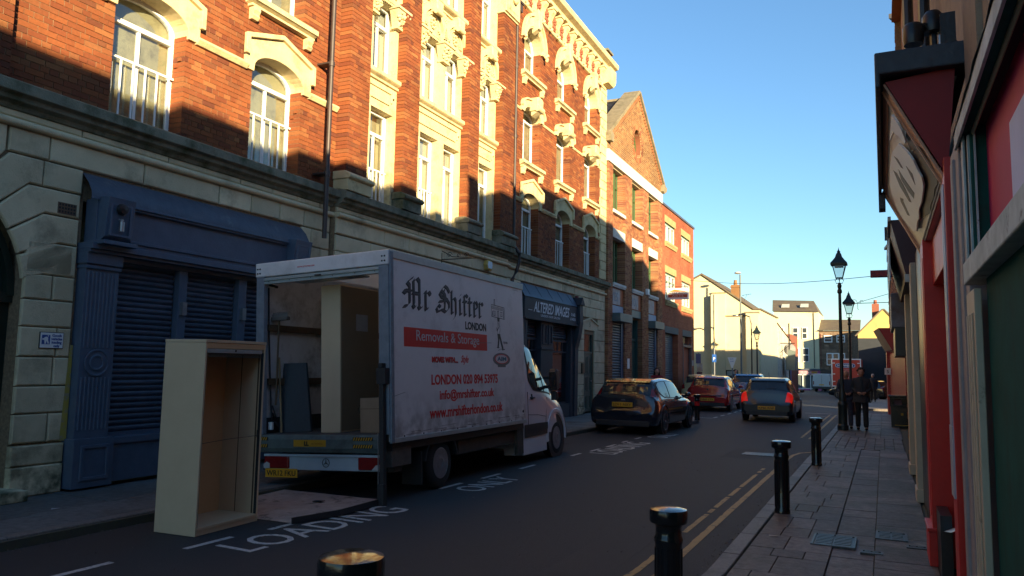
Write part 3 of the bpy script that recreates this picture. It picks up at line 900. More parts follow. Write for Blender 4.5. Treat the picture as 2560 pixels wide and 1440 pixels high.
# blind arches with roundels over the first-floor windows
def tymp(c, a):
    m = MB(); n = 12
    m.band(arcpts(c, a, 9.08, .50, n), arcpts(c, a + .14, 9.08, .66, n), .04, .12)
    m.band(arcpts(c, a * .62, 9.14, .34, n), arcpts(c, a * .62 + .04, 9.14, .38, n), .04, .09)
    m.box(.04, .11, c - a - .1, c + a + .1, 8.98, 9.05)
    for k in range(int(2 * a / .06)):
        m.box(.04, .10, c - a + k * .06, c - a + .035 + k * .06, 8.93, 8.98)
    m.ext([(c - .12, 9.5), (c + .12, 9.5), (c + .16, 9.78), (c - .16, 9.78)], .04, .26, inset=.03)
    m.lathe([(.06, -.13), (.06, .13)], (.22, c, 9.50), 10, 'y')
    rr = random.Random(int(c * 10))
    for k in range(10):
        t = 2 * math.pi * k / 10
        m.ball((.08, c + .09 * math.cos(t), 9.28 + .11 * math.sin(t)), .03, 1)
    m.ball((.08, c, 9.28), .04, 1)
    for s in (-1, 1):
        for k in range(5): m.ball((.07, c + s * .26 + rr.uniform(-.05, .05), 9.16 + rr.uniform(-.02, .06)), .024, 1)
        for k in range(16): m.ball((.06, c + s * (a + .06) + rr.uniform(-.14, .14), 9.62 + rr.uniform(-.08, .12)), .028, 1)
    m.build('blind_arch', STONEC, LB, smooth=40)
for (u0, u1) in (A0, B0, B1, C0): tymp((u0 + u1) / 2, .50 if (u0, u1) in (A0, C0) else .44)
for i, (u0, u1) in enumerate((A0, B0, B1, C0)):
    make_window(LB, u0, u1, 4.80, 6.66, 0, -.12, transom=6.18, rail=5.45 if i < 2 else None, curtain=[None, ('v', .3, 1), ('v', 0, 1), ('h', .78, 1)][i])
    make_window(LB, u0, u1, 7.46, 8.92, 0, -.12, transom=8.48, curtain=('v', .45, 1))
    make_window(LB, u0, u1, 10.02, 11.9, 0, -.12, transom=11.15, curtain=('v', .25, 1))
m = MB()    # stump capital on the last pilaster
m.box(0, .28, 17.24, 18.15, 10.95, 11.0); m.box(0, .33, 17.26, 18.13, 11.0, 11.85); m.box(.3, .34, 17.4, 18.0, 11.12, 11.7)
m.lathe([(.0, 0), (.1, .01), (.12, .06), (.06, .12), (0, .13)], (.34, 17.72, 11.45), 12, 'x'); m.box(0, .4, 17.15, 18.22, 11.85, 11.95)
m.build('pilaster_block', STONEC, LB, bevel=.015)

# string courses of the wings
m = MB()
def strc(z, h, p, spans):
    for a, b in spans:
        m.ext([(0, z - h), (p * .5, z - h), (p, z - h * .35), (p, z), (p * .3, z + .015), (0, z + .015)], a, b, 'y')
lw = [(4.93, 6.1), (7.55, 8.55), (10.02, 10.8)]; rw = [(18.1, 18.98), (20.52, 21.56), (23.1, 24.16), (25.7, 26.0)]
strc(6.28, .10, .10, lw + rw); strc(8.9, .06, .05, lw + rw)
m.build('string_course', STONEC, LB, bevel=.006)
# main ledge over the ground floor
m = MB()
def ledge(a, b, o):
    m.ext([(-.1 + o, 4.42), (.02 + o, 4.42), (.05 + o, 4.47), (.12 + o, 4.50), (.13 + o, 4.555), (.20 + o, 4.575), (.20 + o, 4.70), (.05 + o, 4.76), (-.2, 4.77), (-.2, 4.42)], a, b, 'y')
ledge(-3, 10.82, 0); ledge(10.82, 18.12, .12); ledge(18.12, 26.86, 0)
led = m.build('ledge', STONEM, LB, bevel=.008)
m = MB()
def torus(a, b, o):
    pts = [(-.1, 4.24)] + [(.03 + o + .045 * math.cos(t), 4.275 + .045 * math.sin(t)) for t in [R(-90 + 30 * i) for i in range(7)]] + [(-.1, 4.33)]
    m.ext(pts, a, b, 'y')
torus(-3, 10.82, 0); torus(10.82, 18.12, .12); torus(18.12, 26.8, 0)
m.build('torus_moulding', STONE, LB, smooth=40)

# quoins
rq = random.Random(3)
z = 4.80; k = 0
while z < 12.0:
    h = .335; a = 26.0 if k % 2 == 0 else 26.13
    q = MB().ext([(a, z + .008), (26.735, z + .008), (26.735, min(z + h, 12.1) - .008), (a, min(z + h, 12.1) - .008)], -.2, .035, inset=.012)
    q.cv = [rq.random()] * len(q.f); q.build('quoin', STONEC, LB)
    z += h; k += 1
# wall end
m = MB(); m.box(-7.0, -.33, 26.3, 26.70, 0, 13.0); m.build('end_wall', BRA, LB)

# top entablature: band, consoles, terracotta panels, cornice
m = MB(); m.box(-.2, .03, 18.05, 26.74, 12.05, 13.0); m.box(-.2, .03, 2.0, 10.9, 12.05, 13.0); m.build('frieze', BRA, LB)
m = MB()
for a, b in ((18.05, 26.5), (2.0, 10.9)):
    m.ext([(0, 11.98), (.07, 12.0), (.09, 12.07), (.05, 12.10), (0, 12.10)], a, b, 'y')
    m.ext([(0, 12.72), (.24, 12.72), (.26, 12.80), (.44, 12.86), (.47, 12.95), (.47, 13.02), (-.3, 13.10), (-.3, 12.72)], a, b + .35, 'y')
m.build('cornice', STONEC, LB, bevel=.01)
con = MB()
prof = [(0, 12.10), (.05, 12.10), (.10, 12.20), (.09, 12.34), (.14, 12.46), (.22, 12.56), (.23, 12.72), (0, 12.72)]
con.ext(prof, -.10, .10, 'y'); con.box(.0, .26, -.14, .14, 12.64, 12.72); con.box(0, .12, -.13, .13, 12.05, 12.12); con.ball((.1, 0, 12.02), .06, 1)
cme = con.mesh('console', STONEC)
tp = MB(); rr = random.Random(4)
tp.box(.03, .05, .12, .50, 12.16, 12.60)
for k in range(14): tp.ball((.06, .31 + rr.uniform(-.15, .15), 12.38 + rr.uniform(-.17, .17)), rr.uniform(.03, .06), 1)
tme = tp.mesh('terracotta_panel', TERRA)
u = 18.45
while u < 26.2:
    inst(cme, 'console', LB, (0, u, 0)); inst(tme, 'terracotta_panel', LB, (0, u, 0)) if u < 25.8 else None
    u += .62
m = MB()
m.ext([(0, 12.15), (.12, 12.12), (.28, 12.16), (.36, 12.26), (.38, 12.36), (.38, 12.74), (0, 12.74)], 26.1, 26.78, 'y')
m.build('corner_block', STONEC, LB, smooth=35)
m = MB(); m.box(-.25, .2, 26.2, 26.72, 13.0, 13.42); m.build('parapet_stub', BRA, LB)
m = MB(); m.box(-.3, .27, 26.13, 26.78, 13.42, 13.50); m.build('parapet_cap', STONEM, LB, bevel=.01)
m = MB(); m.box(-8, -.3, 2, 26.6, 12.9, 13.05); m.build('roof', LEAD, LB)

# ---------------- rusticated ground floor
def stone(pts, w0=-.06, w1=.0, ch=.016, m=STONE):
    b = MB().ext(pts, w0, w1, inset=ch); b.cv = [random.random()] * len(b.f)
    return b.build('stone', m, LB)
gap = .006
def srow(a, b, z0, z1, joints, o=0.0):
    js = [a] + [j for j in joints if a < j < b] + [b]
    for p, q in zip(js[:-1], js[1:]):
        stone([(p + gap, z0 + gap), (q - gap, z0 + gap), (q - gap, z1 - gap), (p + gap, z1 - gap)], w1=o)
CL = [.60, .94, 1.26, 1.60, 1.95, 2.27, 2.57, 2.96, 3.30, 3.61, 3.93, 4.24]
# backing behind the stones
m = MB(); m.box(-.33, -.045, 5.37, 6.05, 0, 4.5); m.box(-.33, -.045, 2, 26.72, 3.55, 4.5); m.box(-.33, -.045, -3, 2.5, 0, 4.5)
m.box(-.33, .075, 10.82, 18.12, 3.0, 4.5); m.box(-.33, -.045, 23.55, 24.52, 0, 3.6); m.box(-.33, -.045, 25.56, 26.74, 0, 3.6); m.box(-.33, -.045, 10.0, 11.0, 0, 3.6); m.box(-.33, .0, 18.1, 19.2, 0, 3.6)
m.box(-.33, .06, 11.0, 18.1, 0, 3.0); m.box(-.33, -.045, 24.4, 25.7, 2.72, 3.6)
m.build('backing_wall', MORT, LB)
DC, DR, DS = 3.95, 1.42, 2.30
def dwall(z): return DC + math.sqrt(max(0, DR ** 2 - (z - DS) ** 2)) if z > DS else DC + DR
edge = 6.0
jn = {2.27: [5.72], 1.95: [], 1.60: [5.82], 1.26: [5.80], .94: [6.04], .60: [5.79], 2.57: [5.95]}
for z0, z1 in zip(CL[:7], CL[1:8]):
    a = DC + DR
    srow(a, edge, z0, z1, jn.get(z0, []))
stone([(5.37, 0), (6.0, 0), (6.0, .34), (5.37, .34)], w1=.03); stone([(5.37, .35), (6.0, .35), (6.0, .58), (5.37, .58)], w1=.02)
# voussoirs round the doorway, each running out into its course
def vou(a0, a1, outer):
    p = [(DC + DR * math.cos(R(t)), DS + DR * math.sin(R(t))) for t in (a0, (a0 + a1) / 2, a1)]
    stone(p[::-1] + outer)
vou(8, 19, [(6.0 - gap, 2.56), (6.0 - gap, 2.95), (5.75, 2.95)] if False else [(5.62, 2.58), (5.99, 2.58), (5.99, 2.95), (5.74, 2.95)])
vou(20, 31, [(5.76, 2.97), (5.99, 2.97), (5.99, 3.29), (5.55, 3.29)])
vou(32, 43, [(5.56, 3.31), (5.99, 3.31), (5.99, 3.60), (5.34, 3.60)])
vou(44, 57, [(5.35, 3.62), (5.50, 3.62), (5.50, 3.92), (5.10, 3.92)])
vou(58, 72, [(5.05, 3.93), (5.05, 4.23), (4.55, 4.23)])
vou(73, 90, [(4.5, 4.23), (3.97, 4.23)])
stone([(5.51, 3.62), (6.0, 3.62), (6.0, 3.92), (5.51, 3.92)])
srow(5.07, 10.80, 3.935, 4.235, [5.56, 6.87, 8.19, 8.85, 9.5, 10.1])
srow(-2, 4.9, 4.33, 4.44, [0, 2, 4]); 
FZ = [5.95, 7.25, 8.6, 9.3, 9.9, 10.5]
srow(3.0, 10.80, 4.33, 4.43, FZ)
m = MB(); m.box(-.05, -.01, 2, 10.8, 4.33, 4.43); 
for z0, z1, j in ((3.0, 3.3, [10.4]), (3.3, 3.61, [10.55]), (3.61, 3.93, [10.3])): srow(10.05, 10.80, z0, z1, j)
BJ = [11.9, 12.8, 14.25, 15.6, 16.6, 17.4]
for i, (z0, z1) in enumerate(((2.96, 3.30), (3.30, 3.61), (3.61, 3.91), (3.93, 4.235))): srow(10.83, 18.11, z0, z1, [x + (i % 2) * .45 for x in BJ], o=.12)
srow(10.83, 18.11, 4.33, 4.43, [12.2, 13.6, 15.0, 16.3, 17.3], o=.12)
srow(18.13, 26.72, 4.33, 4.43, [19.4, 20.6, 22, 23.4, 24.9, 26.0])
srow(18.13, 26.72, 3.97, 4.235, [19.0, 20.1, 21.2, 22.4, 23.5, 25.2, 26.0])
RC = [.0, .25, .61, .99, 1.37, 1.74, 2.13, 2.52, 2.91, 3.30, 3.66, 3.97]
for i, (z0, z1) in enumerate(zip(RC[:-1], RC[1:])):
    o = .03 if i < 1 else 0
    if z1 < 2.95:
        srow(23.58, 24.50, z0, z1, [24.1] if i % 3 == 1 else [], o); srow(25.58, 26.72, z0, z1, [26.1] if i % 3 == 0 else [], o)
    elif z0 > 3.2: srow(23.58, 26.72, z0, z1, [24.6, 25.7] if i % 2 else [25.1], 0)
    else: srow(23.58, 24.2, z0, z1, []); srow(25.95, 26.72, z0, z1, [])
    if z0 > 2.8: srow(18.13, 19.2, z0, z1, [18.7])
# door number pediment
m = MB()
m.ext([(24.24, 2.86), (25.92, 2.86), (25.92, 3.12), (25.08, 3.30), (24.24, 3.12)], -.06, .0, inset=.01)
m.band([(24.14, 3.06), (25.08, 3.26), (25.97, 3.06)], [(24.14, 3.11), (25.08, 3.31), (25.97, 3.11)], -.02, .04)
m.build('door_pediment', STONE, LB)
text('5', .22, STONEM, frame((.004, 25.01, 2.98), (0, 1, 0), (0, 0, 1)), LB, bold=.004)
# green door no 5 with fanlight drapes
m = MB()
m.box(-.16, -.10, 24.56, 25.5, 0.05, 2.05)
for a, b, c, d in ((24.66, 24.98, 1.35, 1.95), (25.08, 25.40, 1.35, 1.95), (24.66, 24.98, .75, 1.25), (25.08, 25.40, .75, 1.25), (24.66, 24.98, .15, .6), (25.08, 25.40, .15, .6)):
    m.band([(a + .03, c + .03), (a + .03, d - .03), (b - .03, d - .03), (b - .03, c + .03)], [(a, c), (a, d), (b, d), (b, c)], -.11, -.085, closed=True)
m.box(-.14, -.08, 24.50, 24.57, 0, 2.78); m.box(-.14, -.08, 25.49, 25.58, 0, 2.78); m.box(-.14, -.07, 24.5, 25.58, 2.05, 2.12); m.box(-.14, -.08, 24.5, 25.58, 2.72, 2.79)
dr = m.build('door', TEAL, LB, bevel=.004)
m = MB(); m.lathe([(.0, .0), (.02, .02), (.03, .05), (.0, .06)], (-.1, 25.4, 1.1), 10, 'x'); m.build('handle', GALV, dr)
m = MB(); m.box(-.12, -.11, 24.57, 25.49, 2.12, 2.72)
m.build('fanlight', GLASSD, dr)
m = MB()
for i in range(5):
    a = 24.6 + i * .1; m.tube([(-.18, 25.03 + (i - 2) * .03, 2.70), (-.16, 25.03 + (i - 2) * .14, 2.4), (-.18, 25.03 + (i - 2) * .12, 2.14)], .02, 6)
m.build('drape', ROOMB, dr)

# ---------------- great arched doorway at the left edge
m = MB()
m.box(-.30, -.24, DC - DR, DC + DR, 0, 2.25)
ar = arcpts(DC, DR, DS, DR, 20); m.ext(ar, -.30, -.24)
for k in range(9):
    u = DC - DR + .3 * (k + .5)
    m.tube([(-.23, u, .2), (-.23, u, 2.1)], .02, 6)
for k in range(26): m.box(-.24, -.21, DC + DR - .30, DC + DR - .1, .12 + k * .08, .16 + k * .08)
m.box(-.26, -.18, DC - DR, DC + DR, 2.22, 2.34)
m.band(arcpts(DC, DR - .08, DS, DR - .08, 20), arcpts(DC, DR + .002, DS, DR + .002, 20), -.24, -.16)
for k in range(1, 6):
    t = math.pi * k / 6; m.tube([(-.22, DC, DS), (-.22, DC - DR * math.cos(t), DS + DR * math.sin(t))], .018, 6)
m.build('arched_door', DKGREEN, LB)
m = MB(); m.box(-.3, .30, 2.4, 5.43, 0, .12); m.build('door_step', STONE, LB, bevel=.01)

# ---------------- vent, sign plate, brackets, lights, pipes
m = MB(); m.box(-.01, .004, 5.70, 5.94, 3.33, 3.47)
vent = m.build('air_brick', mat('vent_clay', (.16, .11, .07), .9), LB)
m = MB()
for i in range(6):
    for j in range(3): m.box(.0035, .006, 5.715 + i * .037, 5.738 + i * .037, 3.345 + j * .043, 3.372 + j * .043)
m.build('vent_hole', BLACKP, vent)
m = MB(); m.box(.0, .014, 5.60, 5.895, 1.70, 1.895)
sgn = m.build('sign_plate', BLACKP, LB, bevel=.004)
m = MB(); m.box(.0142, .0165, 5.608, 5.887, 1.708, 1.887); m.build('sign_face', WHITE, sgn)
BLUSGN = mat('sign_blue', (.03, .08, .30), .5)
m = MB(); m.box(.0168, .0178, 5.625, 5.725, 1.75, 1.86); m.build('sign_panel', BLUSGN, sgn)
m = MB()   # white figure of a man loading
m.ext([(5.66, 1.755), (5.675, 1.755), (5.68, 1.79), (5.70, 1.755), (5.715, 1.76), (5.70, 1.80), (5.70, 1.83), (5.675, 1.84), (5.65, 1.825)], .018, .0195); m.ball((.0185, 5.70, 1.848), .009, 1, (.1, 1, 1)); m.ext([(5.63, 1.80), (5.66, 1.80), (5.66, 1.82), (5.63, 1.82)], .018, .0195)
m.build('sign_symbol', WHITE, sgn)
for i, s in enumerate(('Goods', 'vehicles', 'loading', 'only')):
    text(s, .043, BLUSGN, frame((.0175, 5.808, 1.842 - i * .041), (0, 1, 0), (0, 0, 1)), sgn, align='CENTER', bold=.0012)
def pipe(u, z0, z1, w=.10, r=.042, head=False):
    m = MB(); m.tube([(w, u, z0), (w, u, z1)], r, 10)
    z = z0 + 1.1
    while z < z1:
        m.tube([(w, u, z), (w, u, z + .09)], r * 1.35, 10); m.box(-.0, w, u - .09, u + .09, z + .03, z + .06)
        z += 2.0
    if head:
        m.box(w - .11, w + .11, u - .13, u + .13, z1 - .1, z1 + .12); m.box(w - .14, w + .14, u - .17, u + .17, z1 + .12, z1 + .18); m.tube([(w, u, z1 - .3), (w, u, z1 - .1)], [.05, .1], 10)
    return m
p = pipe(10.33, 3.75, 12.4, w=.26); p.build('drainpipe', PIPE, LB, smooth=40)
p = pipe(18.42, 4.75, 11.6, w=.11, head=True)
p.tube([(.11, 18.42, 4.85), (.30, 18.42, 4.62), (.30, 18.42, 4.4), (.24, 18.38, 4.15), (.2, 18.2, 3.9), (.2, 18.2, 0)], .05, 10)
p.build('drainpipe', PIPE, LB, smooth=40)
m = MB()    # scrolled hanging-sign bracket
m.tube([(.12, 14.6, 4.1), (.12, 14.6, 3.75)], .012, 6); m.tube([(.1, 14.6, 3.95), (1.0, 14.6, 3.95)], .012, 6)
for c, r_, z in ((.32, .07, 4.05), (.55, .05, 4.02), (.75, .06, 4.03)):
    m.tube([(c + r_ * math.cos(t) * (1 - t / 9), 14.6, z + r_ * math.sin(t) * (1 - t / 9)) for t in [i * .6 for i in range(14)]], .008, 5)
m.tube([(.12, 14.6, 4.15), (.4, 14.6, 4.0), (.9, 14.6, 3.96)], .009, 5)
m.build('sign_bracket', BLACKP, LB)
m = MB(); m.ext([(16.7, 3.98), (16.95, 3.98), (17.0, 4.1), (16.95, 4.22), (16.7, 4.22), (16.65, 4.1)], .12, .22, inset=.02)
al = m.build('alarm_box', mat('alarm_yellow', (.5, .36, .1), .6), LB)
m = MB(); m.ext([(16.73, 4.02), (16.92, 4.02), (16.95, 4.1), (16.92, 4.19), (16.73, 4.19), (16.7, 4.1)], .221, .228); m.build('alarm_front', mat('alarm_white', (.55, .7, .8), .5), al)
m = MB(); m.ext([(23.48, 3.66), (23.62, 3.66), (23.66, 3.78), (23.58, 3.93), (23.48, 3.93)], .02, .12, inset=.015)
m.build('alarm_box', mat('alarm_red', (.16, .03, .03), .6), LB)

# ---------------- blue shopfront
m = MB()
X1 = .22
# fascia, canted capping, cornice lines
m.box(-.05, .16, 6.10, 9.98, 3.02, 3.58)
m.box(.155, .215, 6.55, 9.48, 3.50, 3.53); m.box(.155, .24, 6.55, 9.48, 3.53, 3.56); m.box(.155, .185, 6.58, 9.45, 3.08, 3.12)
m.box(-.05, .24, 6.02, 10.02, 2.94, 3.02); m.box(-.05, .20, 6.02, 10.02, 2.90, 2.94)
for a, b in ((6.12, 6.50), (9.52, 9.92)):
    m.ext([(0, 3.02), (.22, 3.02), (.24, 3.06), (.30, 3.10), (.34, 3.5), (.36, 3.60), (0, 3.62)], a, b, 'y')
    m.band([(a + .07, 3.14), (a + .07, 3.5), (b - .07, 3.5), (b - .07, 3.14)], [(a + .04, 3.11), (a + .04, 3.53), (b - .04, 3.53), (b - .04, 3.11)], .3, .345, closed=True)
    m.box(0, .37, a - .05, b + .05, 3.0, 3.05)
# pilasters, fluted, with roundel and plinth
for a, b in ((6.04, 6.50), (9.54, 9.98)):
    m.box(-.05, .12, a, b, .62, 2.90); m.box(-.05, .16, a - .02, b + .02, 2.76, 2.90); m.box(-.05, .15, a - .01, b + .01, 2.70, 2.74)
    for k in range(8):
        u = a + .045 + k * (b - a - .09) / 7
        m.tube([(.12, u, .72), (.12, u, 1.36)], .014, 6); m.tube([(.12, u, 1.72), (.12, u, 2.66)], .014, 6)
    m.lathe([(.0, 0), (.17, 0), (.17, .02), (.145, .02), (.145, .008), (.10, .008), (.10, .022), (.075, .022), (.075, .01), (0, .01)], (.12, (a + b) / 2, 1.54), 24, 'x')
    m.box(-.05, .18, a - .03, b + .05, 0.03, .62)
    m.band([(a + .10, .16), (a + .10, .50), (b - .06, .50), (b - .06, .16)], [(a + .06, .12), (a + .06, .54), (b - .02, .54), (b - .02, .12)], .17, .20, closed=True)
# stallriser, sill, mullions
m.box(-.05, .10, 6.5, 9.54, .05, .52); m.box(-.05, .13, 6.5, 9.54, .52, .60)
m.box(-.05, .06, 7.50, 7.64, .6, 2.9); m.box(-.05, .06, 8.62, 8.78, .6, 2.9); m.box(-.05, .08, 6.5, 9.54, 2.84, 2.90)
sf = m.build('shopfront', BLUEP, LB, bevel=.005)
m = MB(); rr = random.Random(8)
n = 26
top = []; 
for i in range(n + 1):
    u = 6.0 + (10.04 - 6.0) * i / n
    top.append([(-.02, u, 3.90), (.10, u, 3.78 + rr.uniform(-.008, .008)), (.175, u, 3.65 + rr.uniform(-.008, .008)), (.19 + rr.uniform(-.008, .008), u, 3.565 + rr.uniform(-.012, .008))])
vs = [p for r_ in top for p in r_]; fs = [(i * 4 + j, i * 4 + j + 1, (i + 1) * 4 + j + 1, (i + 1) * 4 + j) for i in range(n) for j in range(3)]
m.add(vs, fs); m.build('lead_capping', LEAD, sf, smooth=60)
for u0, u1, mm in ((6.52, 7.49, BLUES), (7.65, 8.61, BLUES), (8.79, 9.52, BLUES)):
    sb = MB(); sb.box(-.10, -.06, u0, u1, .58, 2.86); so = sb.build('roller_shutter', mm, LB)
    sl = MB(); sl.ext([(-.06, .0), (-.045, .012), (-.03, .03), (-.028, .05), (-.045, .066), (-.06, .07)], u0 + .005, u1 - .005, 'y'); sm = sl.mesh('slat', mm)
    z = .66
    while z < 2.84: inst(sm, 'slat', so, (0, 0, z)); z += .0735
    bt = MB(); bt.box(-.07, -.02, u0, u1, .59, .655); bt.build('bottom_rail', BLUEP, so)
for u in (7.53, 8.66):
    m = MB(); m.box(.06, .12, u, u + .075, 2.22, 2.40); m.build('shutter_lock', GALV, sf)
m = MB(); m.lathe([(0, 0), (.05, .01), (.075, .05), (.06, .1), (0, .11)], (.30, 6.30, 3.46), 14, 'x'); m.tube([(.3, 6.30, 3.46), (.2, 6.3, 3.5)], .02, 6); m.build('globe_lamp', BLACKP, sf, smooth=40)
m = MB(); m.lathe([(0, 0), (.03, 0), (.03, .12), (0, .12)], (.37, 6.30, 3.18), 10, 'z'); m.tube([(.30, 6.30, 3.33), (.37, 6.30, 3.32), (.37, 6.3, 3.28)], .02, 6); m.build('security_sensor', GALV, sf, smooth=40)
m = MB(); m.add([(.002, 5.94, .6), (.002, 6.03, .6), (.002, 6.03, 1.75), (.002, 5.99, 1.75)], [(0, 1, 2, 3)]); m.build('paint_smear', mat('old_yellow_paint', (.42, .33, .06), .8, stain=(.3, .26, .17), sns=14, st=(.5, .6)), LB, fixn=False)

# ---------------- hair salon shopfront
SAL = mat('navy_black_paint', (.016, .021, .033), .65, (.022, .029, .042), ns=6, bump=.1)
m = MB()
m.box(-.05, .22, 19.0, 23.2, 2.95, 3.52); m.box(-.05, .26, 19.0, 23.25, 2.90, 2.95)
m.box(-.05, .12, 20.42, 21.35, 0.0, 2.90)
for a in (20.52, 20.95): m.band([(a + .04, 2.28), (a + .04, 2.78), (a + .26, 2.78), (a + .26, 2.28)], [(a, 2.24), (a, 2.82), (a + .3, 2.82), (a + .3, 2.24)], .11, .145, closed=True)
m.box(-.05, .15, 20.4, 21.37, 2.08, 2.14)
m.box(-.05, .10, 22.95, 23.2, .0, 2.9)
m.box(-.05, .08, 19.0, 23.2, 0, .42)
m.ext([(0, 3.62), (.30, 3.62), (.32, 3.0), (.26, 2.6), (.16, 2.2), (.14, 0), (0, 0)], 23.2, 23.50, 'y')
m.ext([(23.14, 3.60), (23.56, 3.60), (23.35, 3.86)], -.02, .36)
m.box(-.05, .18, 19.0, 19.3, 0, 2.9)
sal = m.build('salon_shopfront', SAL, LB, bevel=.006)
m = MB(); m.add([(-.02, 18.95, 3.93), (-.02, 23.2, 3.93), (.20, 23.2, 3.60), (.20, 18.95, 3.60), (.235, 23.2, 3.53), (.235, 18.95, 3.53)], [(0, 1, 2, 3), (3, 2, 4, 5)])
for i in range(5): m.tube([(-.01, 19.4 + i * .85, 3.93), (.20, 19.4 + i * .85, 3.605)], .006, 5)
m.build('lead_capping', mat('painted_lead', (.06, .085, .13), .5, (.045, .065, .10), ns=5), sal, fixn=False)
GREYT = mat('sign_grey_lettering', (.70, .72, .76), .6)
fit_text('ALTERED IMAGES', 19.62, 22.46, 3.13, 3.44, GREYT, frame((.223, 0, 0), (0, 1, 0), (0, 0, 1)), parent=LB, bold=.012, shear=.25)
fit_text('UNISEX HAIR SALON', 20.15, 21.65, 3.02, 3.09, GREYT, frame((.223, 0, 0), (0, 1, 0), (0, 0, 1)), parent=LB)
fit_text('01642', 22.62, 22.98, 3.20, 3.30, GREYT, frame((.223, 0, 0), (0, 1, 0), (0, 0, 1)), parent=LB)
fit_text('614028', 22.55, 23.02, 3.06, 3.15, GREYT, frame((.223, 0, 0), (0, 1, 0), (0, 0, 1)), parent=LB)
m = MB(); m.box(.222, .226, 19.25, 19.52, 3.16, 3.175); m.build('sign_dash', GREYT, LB)
for a, b in ((19.3, 20.42), (21.37, 22.95)):
    sb = MB(); sb.box(-.12, -.09, a, b, 2.45, 2.9); so = sb.build('roller_shutter', SAL, LB)
    sl = MB(); sl.ext([(-.09, .0), (-.07, .015), (-.06, .04), (-.07, .062), (-.09, .07)], a + .01, b - .01, 'y'); sm = sl.mesh('slat', mat('salon_slat', (.07, .085, .11), .45))
    for k in range(6): inst(sm, 'slat', so, (0, 0, 2.46 + k * .072))
    wi = MB(); wi.band([(a + .05, .48), (a + .05, 2.35), (b - .05, 2.35), (b - .05, .48)], [(a, .42), (a, 2.42), (b, 2.42), (b, .42)], -.09, -.02, closed=True)
    for k in range(1, 4): wi.box(-.08, -.04, a + (b - a) * k / 4 - .015, a + (b - a) * k / 4 + .015, 2.05, 2.38)
    wi.box(-.08, -.03, a, b, 2.02, 2.07)
    wo_ = wi.build('window', SAL, LB)
    q = MB(); q.quad((-.06, a + .04, .46), (-.06, b - .04, .46), (-.06, b - .04, 2.38), (-.06, a + .04, 2.38)); q.build('pane', GLASSD, wo_, fixn=False)
    r = MB(); r.add([(-.32, a, .4), (-.32, b, .4), (-.32, b, 2.4), (-.32, a, 2.4), (-.1, a, .4), (-.1, b, .4), (-.1, b, 2.4), (-.1, a, 2.4)], [(0, 1, 2, 3), (0, 1, 5, 4), (1, 2, 6, 5), (3, 0, 4, 7)]); r.build('room_lining', ROOMD, wo_)
    d = MB(); d.box(-.2, -.19, a + .45 * (b - a), b - .1, .9, 1.95); d.build('poster', mat('pale_poster', (.35, .36, .35), .8), wo_)
    d = MB()
    for k in range(7): d.ball((-.18, a + .25 + (k % 2) * .06, .62 + k * .1), .05, 1)
    d.build('window_display', mat('display_mix', (.22, .17, .15), .8, (.4, .4, .38), ns=40), wo_)
m = MB(); m.tube([(.03, 23.72, .1), (.03, 23.72, 2.1)], .02, 6); m.build('conduit', GREYT, LB)
m = MB(); m.box(-.01, .05, 24.2, 24.45, 1.37, 1.72); m.build('wall_box', DKGREEN, LB)
# ============================================================ gabled brick building, smooth brick building
GREENF = mat('green_window_paint', (.045, .10, .03), .5, (.035, .08, .025), ns=9)
LINTEL = mat('painted_lintel', (.60, .58, .54), .8, (.5, .48, .44), ns=5, stain=(.35, .33, .28), sns=3)
YSTONE = mat('yellow_lintel', (.36, .29, .13), .85, (.28, .22, .10), ns=5, stain=(.2, .17, .08), sns=2)
SLATE = mat('roof_slate', (.05, .052, .065), .6, (.035, .037, .048), ns=9, rnd=.25)
COPE = mat('coping_stone', (.24, .20, .13), .9, (.17, .14, .09), ns=5, bump=.4, bs=50, stain=(.08, .075, .04), sns=2)
GREYP = mat('grey_green_paint', (.10, .13, .125), .5, (.08, .105, .10), ns=6)
SHUT2 = mat('steel_shutter_blue', (.07, .085, .105), .42, (.05, .062, .08), ns=8, rnd=.15)
ORAN = mat('orange_sign_board', (.40, .10, .025), .6, (.30, .07, .02), ns=7)
PALEB = mat('pale_blue_board', (.28, .33, .42), .6, (.24, .29, .38), ns=6)
FADED = mat('faded_sign', (.42, .44, .46), .7, (.40, .26, .18), ns=3.5, stain=(.35, .22, .16), sns=2)

B2 = thing('gabled_building', 'brown brick gabled building with green windows, an orange sign band and blue roller shutters', 'building', (-8.82, 0, 0), R(0.8594))
bpy.context.view_layer.update()
b2 = []
ops = []
cols2 = [(27.32, 28.92), (29.9, 31.5), (32.5, 34.08)]
for a, b in cols2:
    ops += [ellipse_open(a, b, 7.62, 9.36, 0), ellipse_open(a, b, 4.78, 6.56, 0), ellipse_open(a, b, 0, 4.66, 0)]
def greg(z):
    if z < 10.15: return (26.74, 35.0)
    t = (z - 10.15) / (13.35 - 10.15)
    if t >= 1: return None
    return (26.74 + (31.0 - 26.74) * t, 35.4 + (31.0 - 35.4) * t)
def gz2(z):
    r = greg(z); return (r[0], min(r[1], 35.0)) if r and z < 10.15 else r
oc = (30.9, 11.13, .62)
ocut = dict(u0=oc[0] - oc[2], u1=oc[0] + oc[2], z0=oc[1], zs=oc[1], rise=oc[2])
wl = MB()
def oc_iv(z):
    h = abs(z - oc[1])
    return None if h >= oc[2] else (oc[0] - math.sqrt(oc[2] ** 2 - h * h), oc[0] + math.sqrt(oc[2] ** 2 - h * h))
_oi = ointerval
def ointerval(o, z):
    return oc_iv(z) if o is ocut else _oi(o, z)
strips(wl, 26.74, 35.0, 0, 9.3, -.4, -.006, ops)
strips(wl, 26.74, 35.0, 9.3, 13.3, -.4, -.006, [ocut], region=gz2, dz=.08)
wl.build('wall', MORTL, B2)
